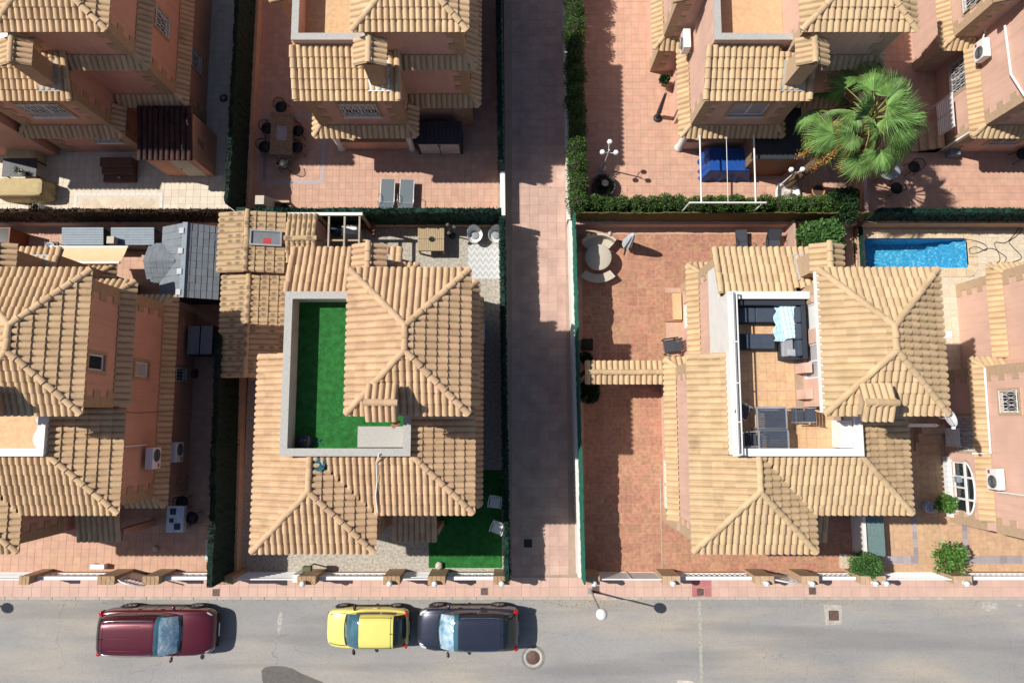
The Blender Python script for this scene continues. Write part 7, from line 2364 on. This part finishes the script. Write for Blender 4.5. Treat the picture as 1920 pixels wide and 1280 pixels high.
# ---------------------------------------------------------------- parked cars
M['tyre'] = mat('tyre_rubber', (0.02, 0.02, 0.02), .85, bump=.2)
M['rim'] = mat('alloy_rim', (0.45, 0.45, 0.46), .3, metal=.8, bump=0)
M['car_glass'] = mat('car_glass', (0.012, 0.018, 0.022), .04, bump=0, spec=.7)
M['screen_glass'] = mat('windscreen_glass', (0.045, 0.12, 0.165), .04, bump=0, spec=.8, var=.3, scale=2)
M['foil'] = mat('foil_sunshade', (0.70, 0.80, 0.86), .25, metal=.3, col2=(0.10, 0.30, 0.46), scale=3, bump=.6, bscale=9, bdist=.04, coat=.6)
M['black_trim'] = mat('black_trim', (0.02, 0.02, 0.022), .5, bump=.05)
M['tail_red'] = mat('tail_light', (0.45, 0.012, 0.012), .15, bump=0, coat=.8)
M['head_glass'] = mat('headlamp', (0.55, 0.57, 0.6), .1, bump=0, coat=.8)
M['chrome'] = mat('chrome', (0.7, 0.7, 0.72), .12, metal=1, bump=0)


def car(label, loc, rot, paint, L, W, H, body, cab, wheel_r, wb, extras):
    """body: stations [(x, half width, bottom, shoulder, crown)] from rear to front; cab: (x rear base, x roof rear, x roof front, x screen base, belt z, half width)."""
    t = thing('parked_car', label, 'car', loc, rot, 'cars parked along the kerb')
    m = MB()
    rows = []
    for x, w, zb, zs, zc in body:
        half = [(.80 * w, zb), (.95 * w, zb + .06), (.995 * w, zb + .22), (w, (zb + zs) / 2 + .06), (.985 * w, zs - .1), (.955 * w, zs - .02), (.88 * w, zs + .25 * (zc - zs)), (.6 * w, zs + .8 * (zc - zs)), (.3 * w, zc - .004), (0, zc)]
        rows.append([(x, -y, z) for y, z in half] + [(x, y, z) for y, z in half[-2::-1]])
    k = len(rows[0])
    V = [p for r_ in rows for p in r_]
    Fc = [(i * k + j, (i + 1) * k + j, (i + 1) * k + j + 1, i * k + j + 1) for i in range(len(rows) - 1) for j in range(k - 1)]
    m.raw(V, [f[::-1] for f in Fc], True)
    m.face([rows[0][j] for j in range(k)]); m.face([rows[-1][j] for j in range(k)][::-1])
    m.face([rows[0][0], rows[0][-1]] + [rows[-1][-1], rows[-1][0]])
    o = m.build('body', paint, t)
    bm = bmesh.new(); bm.from_mesh(o.data); bmesh.ops.remove_doubles(bm, verts=bm.verts, dist=1e-5); bmesh.ops.recalc_face_normals(bm, faces=bm.faces); bm.to_mesh(o.data); bm.free()
    md = o.modifiers.new('sub', 'SUBSURF'); md.levels = 1; md.render_levels = 2
    xr, xrr, xrf, xf, zb, hw = cab
    def surf(u, ph, off=0.0):
        """u 0..1 along the cab, ph 0..180 degrees across."""
        def raw(u, ph):
            x = xr + (xf - xr) * u
            ur, uf = (xrr - xr) / (xf - xr), (xrf - xr) / (xf - xr)
            if u < ur: h = math.sin(u / ur * math.pi / 2) ** .9
            elif u > uf: h = math.sin((1 - u) / (1 - uf) * math.pi / 2) ** .95
            else: h = 1 + .02 * math.sin((u - ur) / (uf - ur) * math.pi)
            c, s_ = math.cos(ph), math.sin(ph)
            e = .42
            yn, zn = math.copysign(abs(c) ** e, c), max(0, s_) ** e
            w = hw * (1 - .15 * abs(2 * u - 1) ** 3) * (1 - .13 * zn * h)
            bow = .10 * (1 - yn * yn) * (1 if u > uf else (-.6 if u < ur else 0)) * (abs(u - (uf if u > uf else ur)) / max(1e-6, (1 - uf) if u > uf else ur)) if (u > uf or u < ur) else 0
            return Vector((x + bow, yn * w, zb + (H - zb) * h * zn))
        p = raw(u, ph)
        if off:
            e = 1e-3
            du = raw(min(1, u + e), ph) - raw(max(0, u - e), ph); dp = raw(u, ph + e) - raw(u, ph - e)
            n = dp.cross(du)
            if n.length > 1e-12:
                n.normalize()
                if n.z < 0 and abs(n.z) > .05: n = -n
                elif abs(n.z) <= .05 and n.y * p.y < 0: n = -n
                p = p + n * off
        return p
    def patch(u0, u1, p0, p1, off, nu=8, np_=8, tu=None):
        q = MB()
        g_ = []
        for i in range(nu + 1):
            row = []
            for j in range(np_ + 1):
                ph = R(p0 + (p1 - p0) * j / np_)
                ua, ub = (u0, u1) if tu is None else tu(j / np_)
                row.append(surf(ua + (ub - ua) * i / nu, ph, off))
            g_.append(row)
        for i in range(nu):
            for j in range(np_): q.face([g_[i][j], g_[i + 1][j], g_[i + 1][j + 1], g_[i][j + 1]][::-1], True)
        return q
    c = patch(0, 1, 0, 180, 0, 30, 24).build('cabin', paint, t)
    ur, uf = (xrr - xr) / (xf - xr), (xrf - xr) / (xf - xr)
    bm = bmesh.new(); bm.from_mesh(c.data); bmesh.ops.remove_doubles(bm, verts=bm.verts, dist=1e-5); bm.to_mesh(c.data); bm.free()
    def clean(o):
        bm = bmesh.new(); bm.from_mesh(o.data); bmesh.ops.remove_doubles(bm, verts=bm.verts, dist=1e-5); bm.to_mesh(o.data); bm.free(); return o
    ws = clean(patch(uf + .015, .985, 13, 167, .010).build('windscreen', M['screen_glass'], t))
    if extras.get('foil'): clean(patch(uf + .25 * (1 - uf), .97, 24, 156, .014).build('sunshade', M['foil'], ws))
    clean(patch(.02, ur - .02, 20, 160, .010).build('rear_window', M['car_glass'], t))
    for s0, s1 in ((1.6, 12), (178.4, 168)):
        us = (ur * .8, extras.get('bp', .52), uf + .1 * (1 - uf))
        clean(patch(us[0], us[1] - .012, s0, s1, .009, 6, 4).build('side_window', M['car_glass'], t))
        clean(patch(us[1] + .012, us[2] + .06, s0, s1, .009, 6, 4).build('side_window', M['car_glass'], t))
    # wheels and arches
    for sx in (-1, 1):
        xw = sx * wb / 2 + extras.get('wx', 0)
        for sy in (-1, 1):
            yo = sy * (W / 2 - .005)
            a = MB().lathe([(0, 0), (wheel_r + .055, 0), (wheel_r + .06, -.02)], n=28).build('wheel_arch', M['black_trim'], t)
            a.matrix_local = Matrix.Translation((xw, yo - sy * .012, wheel_r)) @ Matrix.Rotation(-sy * math.pi / 2, 4, 'X')
            w_ = MB().lathe([(wheel_r * .62, .02), (wheel_r * .9, .03), (wheel_r, -.01), (wheel_r, -.17), (wheel_r * .9, -.2), (wheel_r * .6, -.2)], n=28).build('tyre', M['tyre'], t)
            w_.matrix_local = Matrix.Translation((xw, yo + sy * .005, wheel_r)) @ Matrix.Rotation(-sy * math.pi / 2, 4, 'X')
            r_ = MB()
            r_.lathe([(wheel_r * .56, .022), (wheel_r * .64, .026), (wheel_r * .64, -.05), (wheel_r * .56, -.05)], n=24)
            for q in range(5):
                a_ = 2 * math.pi * q / 5
                r_.bar((.03 * math.cos(a_), .03 * math.sin(a_), .012), (wheel_r * .6 * math.cos(a_), wheel_r * .6 * math.sin(a_), .012), .05, .03)
            r_.lathe([(0, .03), (.06, .025), (.07, -.02)], n=12)
            r_.build('rim', M['rim'], w_)
            b_ = MB().lathe([(0, -.03), (wheel_r * .58, -.03)], n=20).build('brake_disc', M['iron_dark'], w_)
    # lamps, mirrors, trim
    fx = body[-1][0]; rx = body[0][0]; fw = body[-2][1]; rw = body[1][1]
    for sy in (-1, 1):
        h = extras['head']
        q = MB().sphere((0, 0, 0), 1, 14, 8); q.v = [(x * h[0], y * h[1], z * h[2]) for x, y, z in q.v]
        q = q.build('headlamp', M['head_glass'], t); q.location = (h[3], sy * h[4], h[5]); q.rotation_euler = (0, R(12), -sy * R(h[6]))
        h = extras['tail']
        q = MB().box(-h[0], -h[1], -h[2], h[0], h[1], h[2], bev=.03).build('tail_lamp', M['tail_red'], t); q.location = (h[3], sy * h[4], h[5]); q.rotation_euler = (0, R(-14), sy * R(h[6]))
        mx_ = extras['mirror']
        q = MB().sphere((0, 0, 0), 1, 12, 8); q.v = [(x * .07, y * .115, z * .07) for x, y, z in q.v]
        q = q.build('door_mirror', paint if not extras.get('blackmir') else M['black_trim'], t); q.location = (mx_[0], sy * (W / 2 + .085), mx_[1]); q.rotation_euler = (0, 0, sy * R(14))
        MB().bar((mx_[0] + .02, sy * (W / 2 - .05), mx_[1] - .04), (mx_[0], sy * (W / 2 + .07), mx_[1] - .01), .05, .04).build('mirror_arm', M['black_trim'], t)
        for xh in extras['handles']:
            MB().box(xh - .09, sy * (W / 2 + .002) - .012, extras['hz'] - .015, xh + .09, sy * (W / 2 + .002) + .012, extras['hz'] + .015, bev=.006).build('door_handle', paint, t)
        MB().box(-wb / 2 + wheel_r + .1, sy * (W / 2 - .03) - .03, body[4][2] - .02, wb / 2 - wheel_r - .1, sy * (W / 2 - .03) + .03, body[4][2] + .12, bev=.02).build('sill_trim', M['black_trim'], t)
        if extras.get('rails'):
            pts = [surf(ur + (uf - ur) * s_, R(extras['rails'] if sy > 0 else 180 - extras['rails']), .03 if 0 < i < 8 else 0) for i, s_ in enumerate([.02 + .96 * j / 8 for j in range(9)])]
            MB().tube(pts, .02, 7).build('roof_rail', M['chrome'], t)
    for q in extras.get('ribs', ()):
        pts = [surf(ur + (uf - ur) * s_, R(q), .004) for s_ in (.15, .35, .55, .75)]
        MB().tube(pts, .012, 6).build('roof_rib', paint, t)
    MB().box(fx - .10, -W * .36, .34, fx + .012, W * .36, .52, bev=.03).build('grille', M['black_trim'], t)
    MB().box(rx - .02, -W * .36, .3, rx + .12, W * .36, .46, bev=.03).build('rear_bumper_trim', M['black_trim'], t)
    MB().box(fx + .012, -.26, .38, fx + .02, .26, .48).build('number_plate', M['white'], t)
    MB().box(rx - .03, -.26, .62, rx - .005, .26, .72).build('number_plate', M['white'], t)
    for s0, s1 in ((.12, .60), (-.62, -.06)):
        pts = [surf(.985, R(90 - 70 * s0), .02), surf(.972, R(90 - 70 * (s0 + s1) / 2), .025), surf(.965, R(90 - 70 * s1), .025)]
        MB().tube(pts, .011, 5).build('wiper', M['black_trim'], t)
    cw = [surf(.995, R(a_), .012) for a_ in range(14, 168, 6)]
    MB().tube(cw, .03, 6).build('cowl', M['black_trim'], t)
    p = surf(ur + .03, R(90)); MB().tube([p, p + Vector((-.14, 0, .16))], [.014, .004], 6).build('aerial', M['black_trim'], t)
    if extras.get('ditch'):
        for q in (extras['ditch'], 180 - extras['ditch']):
            MB().tube([surf(ur + (uf - ur) * j / 8, R(q), .002) for j in range(9)], .012, 5).build('roof_seam', M['black_trim'], t)
        MB().tube([surf(ur + .02, R(a_), .002) for a_ in range(30, 151, 8)], .010, 5).build('tailgate_seam', M['black_trim'], t)
    for xs_ in extras['doors']:
        for sy in (-1, 1):
            MB().tube([(xs_, sy * (W / 2 - .006), .38), (xs_, sy * (W / 2 + .002), .6), (xs_ - .02, sy * (W / 2 - .012), body[5][3] - .06)], .007, 4).build('door_seam', M['black_trim'], t)
    if extras.get('seam'):
        for sy in (-1, 1):
            pts = []
            for s_ in range(9):
                x = xf + .06 + (fx - .16 - xf - .06) * s_ / 8
                i = max(j for j in range(len(body) - 1) if body[j][0] <= x)
                a_, b_ = body[i], body[i + 1]
                f_ = (x - a_[0]) / (b_[0] - a_[0])
                w, zs, zc = (a_[q] * (1 - f_) + b_[q] * f_ for q in (1, 3, 4))
                pts.append((x, sy * .80 * w, zs + .52 * (zc - zs) + .004))
            MB().tube(pts, .013, 5).build('bonnet_seam', M['black_trim'], t)
    return t


paint = mat('maroon_paint', (0.105, 0.010, 0.022), .28, var=.05, bump=0, metal=.35, coat=1.0, spec=.5)
car('dark red estate car with roof rails, parked at the left', (-14.62, -8.73, -.13), 0, paint, 4.75, 1.88, 1.68,
    [(-2.38, .62, .42, .78, .82), (-2.34, .80, .32, .95, 1.0), (-2.2, .90, .26, 1.02, 1.06), (-1.7, .94, .24, 1.05, 1.08), (-1.0, .94, .22, 1.03, 1.06), (0, .94, .22, 1.0, 1.04), (.8, .94, .22, .98, 1.04), (1.3, .935, .23, .96, 1.05),
     (1.75, .92, .25, .92, 1.0), (2.1, .87, .28, .84, .93), (2.28, .76, .32, .74, .84), (2.37, .58, .38, .62, .72)],
    (-2.3, -1.85, .22, 1.05, 1.0, .86), .36, 2.8,
    dict(foil=True, head=(.22, .1, .06, 2.06, .70, .80, 28), tail=(.07, .17, .13, -2.24, .72, .92, 18), mirror=(.72, 1.02), handles=(-.75, .2), hz=.86, rails=46, ribs=(70, 90, 110), seam=True, bp=.5, doors=(-1.15, -.1, .95), ditch=40))
paint = mat('lemon_paint', (0.72, 0.65, 0.17), .35, var=.04, bump=0, coat=.8, spec=.5)
car('small pale yellow hatchback parked in the middle', (-5.98, -8.6, -.13), math.pi, paint, 3.42, 1.6, 1.45,
    [(-1.70, .56, .40, .72, .76), (-1.66, .70, .32, .86, .9), (-1.5, .76, .27, .9, .93), (-1.1, .795, .24, .9, .93), (-.5, .8, .22, .88, .92), (.1, .8, .22, .87, .92), (.6, .8, .22, .86, .93), (.95, .79, .23, .84, .92),
     (1.25, .77, .26, .80, .87), (1.5, .72, .3, .74, .80), (1.64, .64, .34, .66, .72), (1.71, .5, .4, .56, .62)],
    (-1.64, -1.12, .18, .82, .87, .73), .28, 2.25,
    dict(head=(.15, .11, .07, 1.5, .56, .66, 22), tail=(.05, .08, .2, -1.6, .64, .84, 8), mirror=(.5, .93), handles=(-.3,), hz=.74, blackmir=True, bp=.42, doors=(-.45, .62), ditch=38, seam=True))
paint = mat('midnight_paint', (0.036, 0.043, 0.07), .28, var=.05, bump=0, metal=.45, coat=1.0, spec=.5)
car('dark blue grey crossover parked behind the yellow hatchback', (-1.83, -8.62, -.13), math.pi, paint, 4.18, 1.74, 1.58,
    [(-2.09, .60, .42, .78, .82), (-2.05, .76, .32, .92, .96), (-1.9, .84, .26, .97, 1.0), (-1.4, .87, .24, .98, 1.0), (-.8, .87, .22, .95, .99), (0, .87, .22, .93, .98), (.6, .87, .22, .92, .99), (1.1, .865, .23, .9, .99),
     (1.5, .85, .25, .86, .94), (1.82, .8, .28, .79, .87), (2.0, .70, .32, .7, .78), (2.09, .54, .38, .6, .68)],
    (-2.02, -1.42, .28, 1.14, .94, .80), .34, 2.55,
    dict(foil=True, head=(.2, .1, .06, 1.82, .64, .76, 28), tail=(.09, .15, .1, -1.96, .66, .9, 20), mirror=(.78, .98), handles=(-.6, .3), hz=.8, rails=44, seam=True, bp=.5, doors=(-.95, 0, .95), ditch=38))

# ---------------------------------------------------------------- dry leaves and grit blown against the kerb and walls
n = 900
xs = np.concatenate([NPR.uniform(-20, 20, 500), NPR.normal(3.2, 1.2, 250), NPR.normal(13.5, .8, 150)])
ys = -7.66 - np.abs(NPR.normal(0, .16, n))
lit = link('leaf_litter', leaf_mesh('leaf_litter', np.column_stack([xs, ys, np.full(n, -.122)]), NPR.normal(0, 1, (n, 3)) * np.array([1, 1, .05]), .025, .07, mat('dry_leaves', (0.34, 0.25, 0.14), .9, rnd=.4), .5, .05, .3))
lit['kind'] = 'stuff'; lit['label'] = 'dry leaves and grit along the kerb'
n = 260
xs = NPR.uniform(-.1, 2.5, n); ys = NPR.uniform(-6.4, 22, n)
lit = link('leaf_litter', leaf_mesh('leaf_litter', np.column_stack([xs, ys, np.full(n, .004)]), NPR.normal(0, 1, (n, 3)) * np.array([1, 1, .05]), .03, .08, mat('lane_leaves', (0.16, 0.11, 0.07), .9, rnd=.4), .5, .05, .3))
lit['kind'] = 'stuff'; lit['label'] = 'a few dry leaves scattered on the lane'
